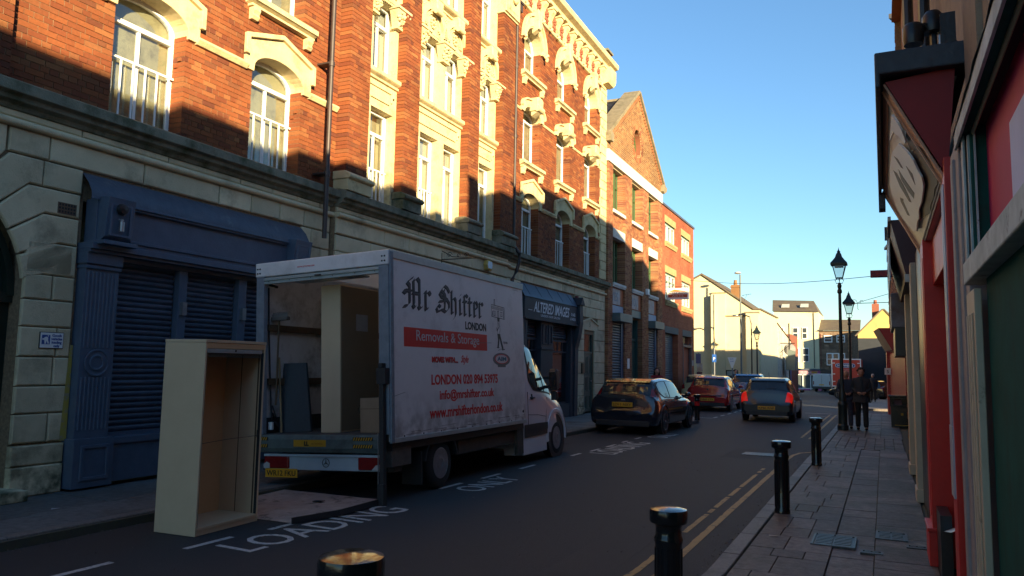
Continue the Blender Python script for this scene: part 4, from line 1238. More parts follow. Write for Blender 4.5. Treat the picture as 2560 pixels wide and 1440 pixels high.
# the brick piers stand a little proud
piers = [(26.76, 27.32), (28.92, 29.9), (31.5, 32.5), (34.08, 34.97)]
pm = MB()
for i, (a, b) in enumerate(piers):
    pm.box(-.3, .094, a + .006, b - .006, 0, 9.3)
    brickwork(B2, BRB, a, b, 0, 9.32, .10, [dict(u0=a - 1, u1=a, z0=-1, zs=99, rise=0), dict(u0=b, u1=b + 1, z0=-1, zs=99, rise=0)], b2, seed=30 + i, depth=.38, region=lambda z, a=a, b=b: (a - .5, b + .5))
pm.build('pier_core', MORTL, B2)
brickwork(B2, BRB, 27.32, 34.08, 4.7, 9.3, 0, ops[:9] + [dict(u0=p[0], u1=p[1], z0=-1, zs=99, rise=0) for p in piers], b2, seed=40, depth=.02)
BRD = brickmat('brick_gable', [(0.22, 0.095, 0.04), (0.28, 0.14, 0.055), (0.18, 0.075, 0.036), (0.32, 0.19, 0.08)])
brickwork(B2, BRD, 26.74, 35.0, 9.84, 13.3, .05, [ocut], b2, seed=41, region=gz2, ph=.085, depth=.2, g=.017)
m = MB(); strips(m, 26.74, 35.0, 9.8, 13.3, -.1, .045, [ocut], region=gz2, dz=.08); m.build('gable_core', MORTL, B2)
emit_bricks(B2, b2)
m = MB(); m.box(-.1, .13, 26.72, 34.99, 9.36, 9.82); m.build('white_band', LINTEL, B2, bevel=.006)
m = MB()   # oculus, brick ring
ring = MB(); ring.box(-.0, .075, -.045, .045, .03, .24); rme = ring.mesh('ring_brick', BRB)
for k in range(32):
    o = inst(rme, 'ring_brick', B2, (0, oc[0] + (oc[2] - .03) * math.cos(k / 32 * 2 * math.pi), oc[1] + (oc[2] - .03) * math.sin(k / 32 * 2 * math.pi)))
    o.rotation_euler = (k / 32 * 2 * math.pi - math.pi / 2, 0, 0)
n = 28
def circ(c, r, n=28, sz=1): return [(c[0] + r * math.cos(2 * math.pi * i / n), c[1] + r * sz * math.sin(2 * math.pi * i / n)) for i in range(n)]
m.band(circ(oc, oc[2] - .02), circ(oc, oc[2] + .01), -.4, .02, closed=True)
m.build('round_reveal', BRB, B2)
m = MB(); m.band(circ(oc, .50), circ(oc, .60), -.28, -.2, closed=True); m.ext(circ(oc, .55), -.27, -.26); m.box(-.27, -.22, oc[0] - .02, oc[0] + .02, oc[1] - .55, oc[1] + .55); m.build('round_window', GREENF, B2)
# coping up the gable, dog-tooth row below it
def cope(u0, z0, u1, z1):
    d = math.hypot(u1 - u0, z1 - z0); n_ = max(1, int(d / .62))
    nx, nz = -(z1 - z0) / d, (u1 - u0) / d
    if nz < 0: nx, nz = -nx, -nz
    for i in range(n_):
        a = (u0 + (u1 - u0) * i / n_, z0 + (z1 - z0) * i / n_); b = (u0 + (u1 - u0) * (i + .985) / n_, z0 + (z1 - z0) * (i + .985) / n_)
        q = MB().ext([(a[0], a[1]), (b[0], b[1]), (b[0] + nx * .12, b[1] + nz * .12), (a[0] + nx * .12, a[1] + nz * .12)], -.55, .16, inset=.008)
        q.build('coping_stone', COPE, B2)
    n3 = int(d / .16); t = MB()
    for i in range(n3):
        c = (u0 + (u1 - u0) * (i + .5) / n3 - nx * .17, z0 + (z1 - z0) * (i + .5) / n3 - nz * .17)
        t.box(.04, .115, c[0] - .04, c[0] + .04, c[1] - .055, c[1] + .055)
    o = t.build('dentil_brick', BRB, B2); o['kind'] = 'stuff'
cope(26.62, 10.28, 31.0, 13.42); cope(35.52, 10.12, 31.0, 13.42)
m = MB(); m.ext([(26.62, 10.1), (26.95, 10.1), (27.0, 10.42), (26.75, 10.5), (26.6, 10.42)], -.1, .25); m.ext([(34.9, 9.95), (35.1, 9.85), (35.5, 10.02), (35.6, 10.22), (35.0, 10.3)], -.3, .2); m.build('kneeler', COPE, B2, bevel=.01)
# slate roof behind, ridge running back
r = MB(); rr = random.Random(9)
r.add([(-.5, 26.7, 10.2), (-.5, 31.0, 13.2), (-12, 31.0, 13.2), (-12, 26.7, 10.2), (-.5, 35.4, 10.0), (-12, 35.4, 10.0)], [(0, 1, 2, 3), (1, 4, 5, 2)])
r.build('roof', SLATE, B2)
sl = MB()
nr = 26
for i in range(nr):
    t0, t1 = i / nr, (i + 1) / nr
    for j in range(20):
        x0 = -.56 - j * .3 - (i % 2) * .15
        a = (26.7 + 4.3 * t0, 10.2 + 3.0 * t0); b = (26.7 + 4.3 * t1, 10.2 + 3.0 * t1)
        sl.add([(x0, a[0] - .01, a[1] + .035), (x0 - .29, a[0] - .01, a[1] + .035), (x0 - .29, b[0] - .0, b[1] + .015), (x0, b[0], b[1] + .015)], [(0, 1, 2, 3)], rr.random())
o = sl.build('slate', SLATE, B2, fixn=False); o['kind'] = 'stuff'
m = MB(); m.box(-12, -.5, 30.9, 31.1, 13.18, 13.28); m.build('ridge', COPE, B2)
for a, b in cols2:
    m = MB(); m.box(-.1, .14, a - .02, b + .02, 7.5, 7.63); m.build('window_sill', LINTEL, B2, bevel=.006)
    m = MB(); m.box(-.1, .12, a + .0, b - .02, 6.54, 6.90); m.build('lintel', LINTEL, B2, bevel=.006)
    m = MB(); m.box(-.1, .14, a, b - .01, 4.64, 4.70); m.box(-.1, .17, a, b - .01, 4.70, 4.80); m.build('window_sill', LINTEL, B2, bevel=.006)
    for z0, z1 in ((7.62, 9.34), (4.80, 6.55)):
        win = make_window(B2, a, b - .0, z0, z1, 0, -.22, fmat=GREENF, transom=z1 - .62, mull=True, room=True, fw=.07, cols=3)
        mb_ = MB()
        for q in (1 / 3, 2 / 3): mb_.box(-.30, -.17, a + (b - a) * q - .05, a + (b - a) * q + .05, z0, z1)
        mb_.build('mullion', GREENF, win)
for i, (a, b) in enumerate(cols2):
    m = MB(); m.box(-.1, .03, a, b, 3.98, 4.62); sb = m.build('sign_board', ORAN, B2)
    m = MB(); m.box(.03, .045, a + .0, a + 1.15, 4.0, 4.60); m.build('sign_face', FADED, sb)
    m = MB(); m.box(-.1, .04, a, b - .02, 3.66, 3.96); m.build('fascia_panel', PALEB if i != 1 else GREYP, B2, bevel=.005)
fit_text('YES', 27.36, 28.2, 4.12, 4.46, mat('faded_letter', (.24, .26, .30), .7), frame((.047, 0, 0), (0, 1, 0), (0, 0, 1)), parent=B2, bold=.01)
fit_text('YOU', 30.05, 30.9, 4.12, 4.46, MATS['faded_letter'], frame((.047, 0, 0), (0, 1, 0), (0, 0, 1)), parent=B2, bold=.01)
for a, b in (cols2[0], cols2[2]):
    m = MB(); m.box(-.1, .42, a - .02, b + .0, 3.32, 3.64); m.build('shutter_box', GREYP, B2, bevel=.012)
    sb = MB(); sb.box(-.05, -.02, a, b, 0, 3.4); so = sb.build('roller_shutter', SHUT2, B2)
    sl_ = MB(); sl_.ext([(-.02, .0), (.0, .015), (.022, .04), (.022, .07), (.0, .095), (-.02, .1)], a + .08, b - .08, 'y'); sm = sl_.mesh('slat', SHUT2)
    z = .06
    while z < 3.3: inst(sm, 'slat', so, (0, 0, z)); z += .105
    gd = MB(); gd.box(-.05, .05, a, a + .08, 0, 3.34); gd.box(-.05, .05, b - .32, b, 0, 3.34); gd.build('guide_rail', mat('blue_guide', (.03, .06, .12), .5), so)
a, b = cols2[1]
m = MB(); m.box(-.30, -.22, a, b, 0, 2.72); m.box(-.3, -.1, a, a + .08, 0, 3.6); m.box(-.3, -.1, b - .1, b, 0, 3.6); m.box(-.3, -.15, a, b, 2.70, 2.80); m.band([(a + .2, .2), (a + .2, 2.5), (b - .2, 2.5), (b - .2, .2)], [(a + .14, .14), (a + .14, 2.56), (b - .14, 2.56), (b - .14, .14)], -.23, -.20, closed=True)
d = m.build('door', TEAL, B2, bevel=.005)
m = MB(); m.box(-.3, -.27, a + .08, b - .1, 2.8, 3.62); m.build('fanlight', GLASSD, d)
m = MB(); m.box(-.27, -.2, a + .5, a + .56, 2.8, 3.6); m.box(-.27, -.2, b - .5, b - .44, 2.8, 3.6); m.build('glazing_bar', TEAL, d)
m = MB(); m.box(.10, .12, 29.25, 29.55, 1.55, 1.95); m.build('notice_plate', WHITE, B2)
m = MB(); m.box(.09, .22, 32.0, 32.25, 4.75, 5.0); m.build('alarm_box', WHITE, B2, bevel=.01)

# ---------------- smooth red brick building
B3 = thing('corner_building', 'plain smooth red brick building with yellow lintels and a projecting white sign', 'building', (-8.82, 0, 0), R(0.8594))
bpy.context.view_layer.update()
b3 = []
o3 = [ellipse_open(35.9, 38.1, 7.72, 8.68, 0), ellipse_open(39.42, 41.62, 7.62, 8.60, 0), ellipse_open(35.95, 38.2, 4.85, 6.22, 0), ellipse_open(39.45, 41.7, 4.8, 6.18, 0),
      ellipse_open(35.92, 38.6, 0, 3.30, 0), ellipse_open(39.7, 41.75, 0, 3.3, 0)]
m = MB(); strips(m, 35.0, 42.5, 0, 9.45, -.4, -.004, o3); m.box(-9, -.4, 42.2, 42.496, 0, 9.45); m.build('wall', MORT, B3)
brickwork(B3, BRC, 35.0, 42.5, 0, 9.40, 0, o3 + [], b3, seed=50, g=.005, depth=.3, ph=.077)
emit_bricks(B3, b3)
m = MB(); m.box(-.35, .07, 34.98, 42.58, 9.42, 9.52); m.build('coping', LEAD, B3)
m = MB(); m.box(-9, -.3, 35, 42.5, 9.2, 9.3); m.build('roof', LEAD, B3)
for (a, b, z0, z1) in ((35.86, 38.14, 7.72, 8.68), (39.38, 41.66, 7.62, 8.60), (35.92, 38.25, 4.85, 6.22), (39.42, 41.74, 4.8, 6.18)):
    m = MB(); m.box(-.1, .012, a - .03, b + .03, z1, z1 + .34); m.build('lintel', YSTONE, B3)
    m = MB(); m.ext([(-.1, z0 - .24), (.06, z0 - .24), (.1, z0 - .12), (.12, z0 - .12), (.12, z0), (-.2, z0 + .02)], a - .03, b + .03, 'y'); m.build('window_sill', YSTONE, B3)
    make_window(B3, a + .04, b - .04, z0, z1, 0, -.06, fmat=mat('sage_frame', (.10, .16, .11), .5), transom=(z1 - .42 if z0 < 6 else None), mull=False, cols=3, curtain=('v', 0, 1), fw=.09)
    q = MB(); mw = mat('cream_frame', (.55, .56, .5), .5)
    for t in range(3):
        p0 = a + .08 + (b - a - .16) * t / 3 + .05; p1 = a + .08 + (b - a - .16) * (t + 1) / 3 - .05
        q.band([(p0 + .05, z0 + .13), (p0 + .05, z1 - .13), (p1 - .05, z1 - .13), (p1 - .05, z0 + .13)], [(p0, z0 + .08), (p0, z1 - .08), (p1, z1 - .08), (p1, z0 + .08)], -.09, -.045, closed=True)
    q.build('casement', mw, B3)
for a, b in ((35.85, 38.7), (39.62, 41.85)):
    m = MB(); m.box(-.1, .01, a, b, 3.30, 3.62); m.build('lintel', mat('grey_lintel', (.13, .12, .11), .85), B3)
m = MB(); m.box(-.32, -.28, 35.92, 38.6, 0, 3.3); gs = m.build('roller_shutter', SHUT2, B3)
sl_ = MB(); sl_.ext([(-.28, .0), (-.262, .02), (-.258, .05), (-.262, .08), (-.28, .1)], 35.98, 38.5, 'y'); sm = sl_.mesh('slat', SHUT2)
for k in range(30): inst(sm, 'slat', gs, (0, 0, .05 + k * .105))
m = MB(); m.box(-.35, -.15, 39.7, 41.75, 0, 2.75); m.build('blocked_panel', BRC, B3)
m = MB(); m.box(-.12, .03, 39.66, 39.76, 0, 2.95); m.box(-.12, .03, 41.7, 41.8, 0, 2.95); m.box(-.12, .03, 39.66, 41.8, 2.72, 2.84); m.build('door_frame', mat('brown_grey_frame', (.12, .08, .08), .6), B3)
m = MB(); m.box(-.2, -.17, 39.76, 41.7, 2.84, 3.28); m.build('fanlight', GLASSD, B3)
m = MB(); m.box(0, .03, 41.95, 42.25, 1.75, 2.05); m.build('notice_plate', FADED, B3)
# projecting sign
m = MB(); m.box(.06, 1.10, 36.05, 36.13, 4.88, 5.42); 
ps = m.build('projecting_sign', WHITE, B3, bevel=.005)
TERR = mat('terracotta_sign', (.35, .07, .02), .6); SBLK = mat('sign_black', (.03, .025, .025), .6); SOR = mat('sign_orange', (.55, .20, .04), .6)
m = MB(); m.box(.12, 1.04, 36.042, 36.05, 4.98, 5.13); m.build('sign_stripe', TERR, ps)
m = MB(); m.ext([(.2, 5.28), (.95, 5.28), (.95, 5.26), (.2, 5.26)], 36.04, 36.05, 'y'); m.add([(.2, 36.043, 5.28), (.42, 36.043, 5.365), (.90, 36.043, 5.28)], [(0, 1, 2)]); m.build('sign_roof', SOR, ps)
m = MB(); m.box(.12, 1.04, 36.044, 36.049, 5.245, 5.253); m.build('sign_rule', SBLK, ps)
fit_text('WEST ROW', .13, 1.03, 5.15, 5.225, SBLK, frame((0, 36.041, 0), (1, 0, 0), (0, 0, 1)), parent=ps, bold=.01)
fit_text('ARTS', .30, .86, 5.0, 5.11, mat('sign_pale', (.5, .42, .36), .6), frame((0, 36.040, 0), (1, 0, 0), (0, 0, 1)), parent=ps)
m = MB(); m.tube([(0, 36.09, 5.5), (1.0, 36.09, 5.5)], .012, 6); m.tube([(.95, 36.09, 5.5), (.95, 36.09, 5.42)], .01, 6); m.tube([(.2, 36.09, 5.5), (.2, 36.09, 5.42)], .01, 6); m.build('sign_arm', BLACKP, ps)

# ============================================================ RIGHT: shops, seen along the wall
BEIGE = mat('beige_render', (.36, .26, .17), .85, (.28, .20, .13), ns=4, bump=.5, bs=60, stain=(.15, .10, .07), sns=2, st=(.55, .75))
MAUVE = mat('old_mauve_paint', (.33, .27, .25), .6, (.27, .22, .21), ns=5, bump=.3, bs=40, stain=(.04, .035, .03), sns=5, st=(.66, .7))
SHOPG = mat('shop_green_paint', (.020, .095, .075), .85, (.015, .07, .055), ns=5, spec=.08, stain=(.03, .05, .04), sns=4)
GREYG = mat('flaking_grey_paint', (.50, .56, .54), .6, (.26, .30, .29), ns=6, stain=(.08, .07, .06), sns=9, st=(.62, .68))
REDP = mat('red_shop_paint', (.58, .016, .010), .4, (.48, .014, .009), ns=5, bump=.12, bs=20, stain=(.10, .02, .015), sns=3, st=(.64, .72), rvar=.08)
DRED = mat('dark_red_panel', (.30, .012, .012), .6, (.25, .012, .012), ns=8)
CREAMP = mat('cream_column_paint', (.52, .42, .29), .55, (.44, .35, .24), ns=5, stain=(.15, .12, .08), sns=5, st=(.62, .7))
CABLACK = mat('black_lead', (.03, .033, .042), .5, (.045, .05, .06), ns=9, bump=.3, bs=15)
BOARDW = mat('sign_board_cream', (.75, .70, .60), .4, (.68, .62, .50), ns=3)
BOARDO = mat('sign_frame_tan', (.62, .30, .17), .5, (.52, .25, .14), ns=5)
LETW = mat('letter_pale', (.82, .85, .85), .45, (.76, .80, .80), ns=4)
MAGEN = mat('magenta_card', (.55, .02, .10), .7)
LILAC = mat('lilac_card', (.60, .62, .85), .6)

S1 = thing('green_shop', 'beige rendered shop with dark green front and crimson window display at the right edge', 'building', (0, 0, 0))
m = MB(); m.box(.50, 8, -16, 4.9, 0, 7.1); m.box(.47, .56, 4.35, 4.95, 2.9, 7.1); m.build('wall', BEIGE, S1)
m = MB(); m.box(.35, 8.2, -16.1, 4.95, 7.1, 7.22); m.build('roof', SLATE, S1)
m = MB(); m.box(.345, .357, -6, 4.27, 2.70, 2.78); m.build('cornice_edge', GREYG, S1, bevel=.002)
m = MB(); m.box(.357, .392, -6, 4.27, 2.715, 2.8); m.build('shop_cornice', SHOPG, S1)
m = MB(); m.ext([(.392, 2.70), (.399, 2.69), (.406, 2.70), (.406, 2.76), (.392, 2.76)], -6, 4.2, 'y'); m.build('cornice_bead', mat('olive_cream_bead', (.45, .42, .26), .6, (.36, .34, .2), ns=5), S1)
m = MB(); m.box(.406, .60, -6, 4.1, 2.735, 2.8); m.build('soffit', mat('maroon_soffit', (.06, .02, .02), .8), S1)
m = MB()
n_ = 60; rr = random.Random(2)
L0 = [(.56, 4.29 - 10.2 * i / n_, 2.98 + rr.uniform(-.01, .01)) for i in range(n_ + 1)]; L1 = [(.40 + rr.uniform(-.01, .01), 4.29 - 10.2 * i / n_, 2.85 + rr.uniform(-.012, .012)) for i in range(n_ + 1)]; L2 = [(.338 + rr.uniform(-.004, .004), 4.29 - 10.2 * i / n_, 2.775 + rr.uniform(-.008, .008)) for i in range(n_ + 1)]
vs = [p for t_ in zip(L0, L1, L2) for p in t_]; m.add(vs, [(i * 3 + j, i * 3 + j + 1, i * 3 + 4 + j, i * 3 + 3 + j) for i in range(n_) for j in range(2)]); m.build('flashing', mat('pale_lead', (.16, .18, .22), .5, (.08, .09, .12), ns=9, bump=.5, bs=18, stain=(.3, .32, .35), sns=6, st=(.5, .65)), S1, fixn=False)
m = MB()
m.box(.36, .56, 4.28, 4.72, 0, 2.78); m.box(.40, .56, 4.72, 4.92, 0, 3.0); m.box(.345, .42, 4.44, 4.56, 0, 2.7); m.box(.37, .56, 4.10, 4.26, 0, 2.7); m.build('corner_pilaster', MAUVE, S1, bevel=.008)
m = MB(); m.box(.352, .38, 3.74, 4.06, .2, 1.96)
for k in range(3): m.box(.345, .352, 3.80 + k * .09, 3.84 + k * .09, .25, 1.86)
m.build('fluted_strip', CREAMP, S1, bevel=.004)
m = MB(); m.box(.34, .56, -4, 4.02, 2.00, 2.10); m.build('window_shelf', GREYG, S1, bevel=.006)
m = MB(); m.box(.40, .56, -4, 3.74, 0, 2.0); m.build('riser_board', SHOPG, S1)
m = MB(); m.box(.385, .60, 3.98, 4.08, 2.1, 2.735); m.build('window_frame', SHOPG, S1, bevel=.005)
m = MB(); m.ext([(4.06, 2.10), (4.06, 2.72), (4.13, 2.72), (4.13, 2.62), (4.10, 2.5), (4.10, 2.10)], .362, .372); m.build('bracket_board', GREYG, S1, bevel=.002)
m = MB(); m.box(.376, .386, 4.0, 4.03, 2.1, 2.7); m.box(.398, .406, 3.965, 3.98, 2.1, 2.7); m.build('beading', GREYG, S1)
m = MB(); m.box(.45, .46, 1.0, 3.98, 2.1, 2.735); m.build('display_card', MAGEN, S1)
m = MB(); m.box(.440, .446, 1.0, 3.24, 2.16, 2.52); m.build('display_card', LILAC, S1)

S2 = thing('red_shop', 'red painted shopfront under a canted cream sign board with a black lead cap', 'building', (0, 0, 0))
m = MB(); m.box(.55, 8, 4.96, 7.1, 0, 6.95); m.box(.55, 8, 7.1, 9.6, 0, 8.0); m.build('wall', BEIGE, S2)
m = MB(); m.box(.45, 8, 4.96, 7.1, 6.95, 7.05); m.ext([(.50, 8.0), (8, 8.0), (8, 8.1), (3, 8.45), (.45, 8.1)], 7.1, 9.6, 'y'); m.build('roof', SLATE, S2)
# canted sign: near cheek, cap, board and frame. top edge far out, bottom edge on the wall
m = MB(); m.add([(.055, 5.05, 3.37), (.43, 5.05, 3.41), (.37, 5.05, 2.75), (.055, 5.07, 3.37), (.43, 5.07, 3.41), (.37, 5.07, 2.75)], [(0, 1, 2), (3, 5, 4), (0, 2, 5, 3), (1, 4, 5, 2)]); m.build('sign_cheek', DRED, S2)
UE = 8.2
def spo(u, v, h):      # point on the canted board: u = y, v 0 bottom..1 top, h proud of it
    return (.362 - .307 * v - .8962 * h, u, 2.74 + .62 * v - .4437 * h)
m = MB(); m.add([spo(5.07, 0, 0), spo(UE, 0, 0), spo(UE, 1, 0), spo(5.07, 1, 0), (.44, 5.07, 2.74), (.44, UE, 2.74), (.44, UE, 3.36), (.44, 5.07, 3.36)], [(0, 1, 2, 3), (1, 5, 6, 2), (4, 5, 1, 0), (3, 2, 6, 7)]); sbd = m.build('sign_board', BOARDW, S2)
m = MB()
def fr(u0, u1, v0, v1, h=.02):
    m.add([spo(u0, v0, 0), spo(u1, v0, 0), spo(u1, v1, 0), spo(u0, v1, 0), spo(u0, v0, h), spo(u1, v0, h), spo(u1, v1, h), spo(u0, v1, h)], [(4, 5, 6, 7), (0, 1, 5, 4), (1, 2, 6, 5), (2, 3, 7, 6), (3, 0, 4, 7)])
fr(5.05, 5.17, 0, 1, .012); fr(5.17, 5.19, 0, 1, .022); fr(UE - .10, UE, 0, 1, .022); fr(5.2, UE - .1, .93, 1, .014)
m.build('sign_frame', BOARDO, sbd)
m = MB(); fr(5.19, UE - .1, 0, .022, .012); fr(5.19, UE - .1, .03, .045, .016); m.build('sign_bead', GREYG, sbd)
def cut(pts, h0, h1, mm, nm):
    q = MB(); n_ = len(pts); q.add([spo(u, v, h0) for u, v in pts] + [spo(u, v, h1) for u, v in pts], [tuple(range(n_, 2 * n_)), tuple(range(n_))[::-1]] + [(i, (i + 1) % n_, n_ + (i + 1) % n_, n_ + i) for i in range(n_)]); return q.build(nm, mm, sbd)
BLKL = mat('letter_shadow_slot_black', (.014, .010, .009), .5, (.03, .014, .01), ns=3)
cut([(5.475, .476), (5.28, .42), (5.16, .40), (5.09, .33), (5.10, .22), (5.178, .10), (5.337, .06), (5.527, .08), (5.757, .06), (6.043, .075), (6.269, .05), (6.554, .102), (6.977, .176), (6.60, .25), (6.079, .28), (5.78, .26), (5.70, .30), (5.62, .40)], .004, .012, BLKL, 'letter_shadow')  # the letters' shadow on the board, put in as a black shape
cut([(5.21, .60), (5.12, .55), (5.05 + .15, .40), (5.50, .50), (5.42, .60)], .004, .011, BLKL, 'letter_shadow')
cut([(6.077, .762), (5.632, .66), (5.512, .506), (5.495, .404), (5.561, .309), (5.575, .248), (5.689, .197), (5.898, .186), (6.184, .175), (6.554, .192), (6.795, .156), (6.966, .174), (7.375, .15), (7.585, .208), (7.697, .342), (7.763, .504), (7.681, .634), (7.491, .743), (7.184, .79), (6.606, .80)], .02, .032, LETW, 'cut_out_letter')
cut([(5.25, .80), (5.22, .70), (5.25, .62), (5.34, .55), (5.42, .56), (5.46, .66), (5.56, .76), (5.9, .82)], .02, .032, LETW, 'cut_out_letter')
for sl_p in ([(6.106, .725), (6.026, .653), (6.054, .545), (6.108, .583)], [(5.871, .5), (5.824, .385), (5.981, .315), (5.935, .399)], [(6.537, .722), (6.464, .653), (6.518, .474), (6.649, .331), (6.729, .37), (6.716, .57)], [(6.276, .626), (6.29, .54), (6.239, .307), (6.413, .3), (6.458, .408), (6.44, .566)], [(7.088, .552), (6.958, .483), (7.046, .478), (7.197, .323), (7.291, .365), (7.192, .527)]):
    cut(sl_p, .030, .034, BLKL, 'letter_slot')
m = MB(); m.box(.015, .50, 4.98, 8.25, 3.40, 3.54); m.box(-.0, .03, 4.98, 8.25, 3.32, 3.54); m.build('sign_cap', CABLACK, S2, bevel=.01)
m = MB(); m.box(.0, .06, 8.1, 8.3, 3.18, 3.34); m.build('sign_bracket', CABLACK, S2)
m = MB(); m.tube([(.36, 9.4, 3.2), (.36, 9.4, 8.0)], .055, 8); m.box(.28, .44, 9.3, 9.5, 7.5, 7.9); m.build('drainpipe', BLACKP, S2)
m = MB()   # battered spot lamps and cables above the cap
m.lathe([(0, 0), (.055, 0), (.06, .03), (.06, .11), (.045, .13), (0, .13)], (.22, 5.1, 3.60), 14, 'z'); m.lathe([(0, 0), (.055, 0), (.06, .03), (.06, .10), (.04, .13), (0, .13)], (.33, 5.15, 3.68), 14, 'z')
m.tube([(.22, 5.1, 3.7), (.3, 5.12, 3.72), (.40, 5.15, 3.66), (.45, 5.1, 3.55)], .022, 6); m.tube([(.33, 5.15, 3.68), (.33, 5.12, 3.54)], .02, 6); m.box(.36, .44, 5.02, 5.16, 3.52, 3.74)
m.build('spot_lamp', BLACKP, S2, smooth=40)
m = MB(); m.box(.33, .56, 7.42, 7.86, 0, 2.75); m.box(.30, .56, 7.40, 7.90, 0, .28); m.box(.29, .56, 7.39, 7.91, .28, .31); m.box(.325, .335, 7.5, 7.78, .4, 2.6)
m.box(.345, .56, 4.97, 5.22, 0, 2.85); m.box(.40, .80, 5.22, 7.42, 2.35, 2.75); m.box(.74, .80, 5.22, 7.42, 0, 2.4)
m.box(.55, .74, 7.40, 7.43, 0, 2.6); m.build('shopfront', REDP, S2, bevel=.006)
m = MB()
for k in range(3): m.box(.338, .346, 5.02 + k * .06, 5.055 + k * .06, 1.3, 2.7)
m.box(.336, .345, 5.0, 5.2, .9, 1.3); m.build('fluted_strip', mat('pale_grey_flutes', (.45, .44, .48), .4), S2)
m = MB(); m.box(.36, .44, 6.9, 7.38, 0, .5); m.build('dark_plinth', BLACKP, S2)
m = MB(); m.box(.70, .74, 5.35, 6.9, .25, 1.0); m.box(.70, .74, 5.35, 6.9, 1.15, 2.2); m.build('door_panel', DRED, S2, bevel=.01)
m = MB(); m.tube([(.66, 5.5, 1.0), (.64, 5.5, 1.1), (.66, 5.5, 1.3)], .012, 6); m.build('handle', GALV, S2)
m = MB(); m.tube([(.425, 4.98, 2.9), (.44, 4.96, 2.2), (.43, 4.97, 1.4), (.445, 4.96, .3)], .007, 5); m.build('cable', BLACKP, S2)
m = MB(); m.add([(.38, 6.1, .52), (.46, 6.1, .56), (.44, 7.2, .36), (.38, 7.2, .33)], [(0, 1, 2, 3)]); m.build('worn_sill', GALV, S2, fixn=False)
m = MB(); m.tube([(.44, 7.95, 0), (.44, 7.95, 7.9)], .05, 8); m.box(.38, .5, 7.88, 8.02, 7.7, 8.1); m.build('drainpipe', BLACKP, S2)
m = MB(); m.box(.42, .60, 7.93, 9.6, 0, 3.1); m.build('recess_shade_block', BLACKP, S2)  # solid black block, the doorway's shade put into its colour

S3 = thing('cream_pillar_shop', 'dark brick shop with cream pillars, a maroon canted fascia and a grey shutter box', 'building', (0, 0, 0))
m = MB(); m.box(.52, 8, 9.6, 12.0, 0, 8.4); m.box(.52, 8, 12.0, 17.2, 0, 8.9); m.build('wall', BRB, S3)
m = MB(); m.ext([(.35, 8.4), (8, 8.4), (8, 8.5), (3, 8.9), (.35, 8.5)], 9.6, 12.0, 'y'); m.ext([(.35, 8.9), (8, 8.9), (8, 9.0), (3, 9.35), (.35, 9.0)], 12.0, 17.2, 'y'); m.build('roof', mat('pantile_orange', (.38, .14, .05), .8, (.28, .10, .04), ns=8), S3)
m = MB()
for a in (10.9, 13.75): m.box(.335, .56, a, a + .42, .16, 3.0); m.box(.32, .58, a - .03, a + .45, 0, .16)
m.build('pillar', CREAMP, S3, bevel=.01)
m = MB(); m.box(.40, .60, 9.6, 10.9, 0, 3.1); m.box(.5, .7, 11.3, 13.7, 0, 3); m.build('recess_shade_block', BLACKP, S3)  # solid black blocks, the shade between the pillars put into their colour
MARO = mat('maroon_fascia', (.045, .015, .022), .5)
m = MB(); m.add([(.13, 11.2, 3.62), (.46, 11.2, 3.62), (.46, 11.2, 2.86), (.30, 11.2, 2.86), (.13, 15.4, 3.62), (.46, 15.4, 3.62), (.46, 15.4, 2.86), (.30, 15.4, 2.86)], [(0, 3, 2, 1), (4, 5, 6, 7), (0, 1, 5, 4), (1, 2, 6, 5), (2, 3, 7, 6), (3, 0, 4, 7)]); fb = m.build('fascia', MARO, S3)
m = MB(); m.box(.28, .48, 11.14, 11.2, 2.78, 2.88); m.box(.1, .14, 11.15, 15.4, 3.60, 3.66); m.build('fascia_trim', GREYG, S3)
m = MB(); m.box(.11, .13, 12.5, 15.3, 2.95, 3.58); wf = m.build('sign_panel', mat('white_sign_panel', (.5, .56, .6), .3), fb)
fit_text('FASHION', 13.0, 15.2, 3.05, 3.4, BLACKP, frame((.105, 0, 0), (0, -1, 0), (0, 0, 1)) @ Matrix.Translation((-28.2, 0, 0)), parent=fb)
m = MB(); m.box(.15, .47, 15.6, 18.0, 2.42, 3.05); m.build('shutter_box', mat('blue_grey_box', (.16, .19, .24), .5, stain=(.1, .06, .05), sns=2), S3, bevel=.01)
m = MB(); m.box(.2, .47, 15.6, 18.0, 1.9, 2.42); m.build('box_skirt', BLACKP, S3)
m = MB(); m.tube([(.2, 15.3, 4.1), (.45, 15.3, 4.1)], .03, 6); m.box(.08, .22, 15.2, 15.4, 4.0, 4.22); m.build('flood_lamp', BLACKP, S3)
m = MB(); m.box(-.22, .40, 19.2, 19.5, 3.78, 3.92); m.build('projecting_sign', mat('crimson_sign', (.22, .015, .03), .5), S3)

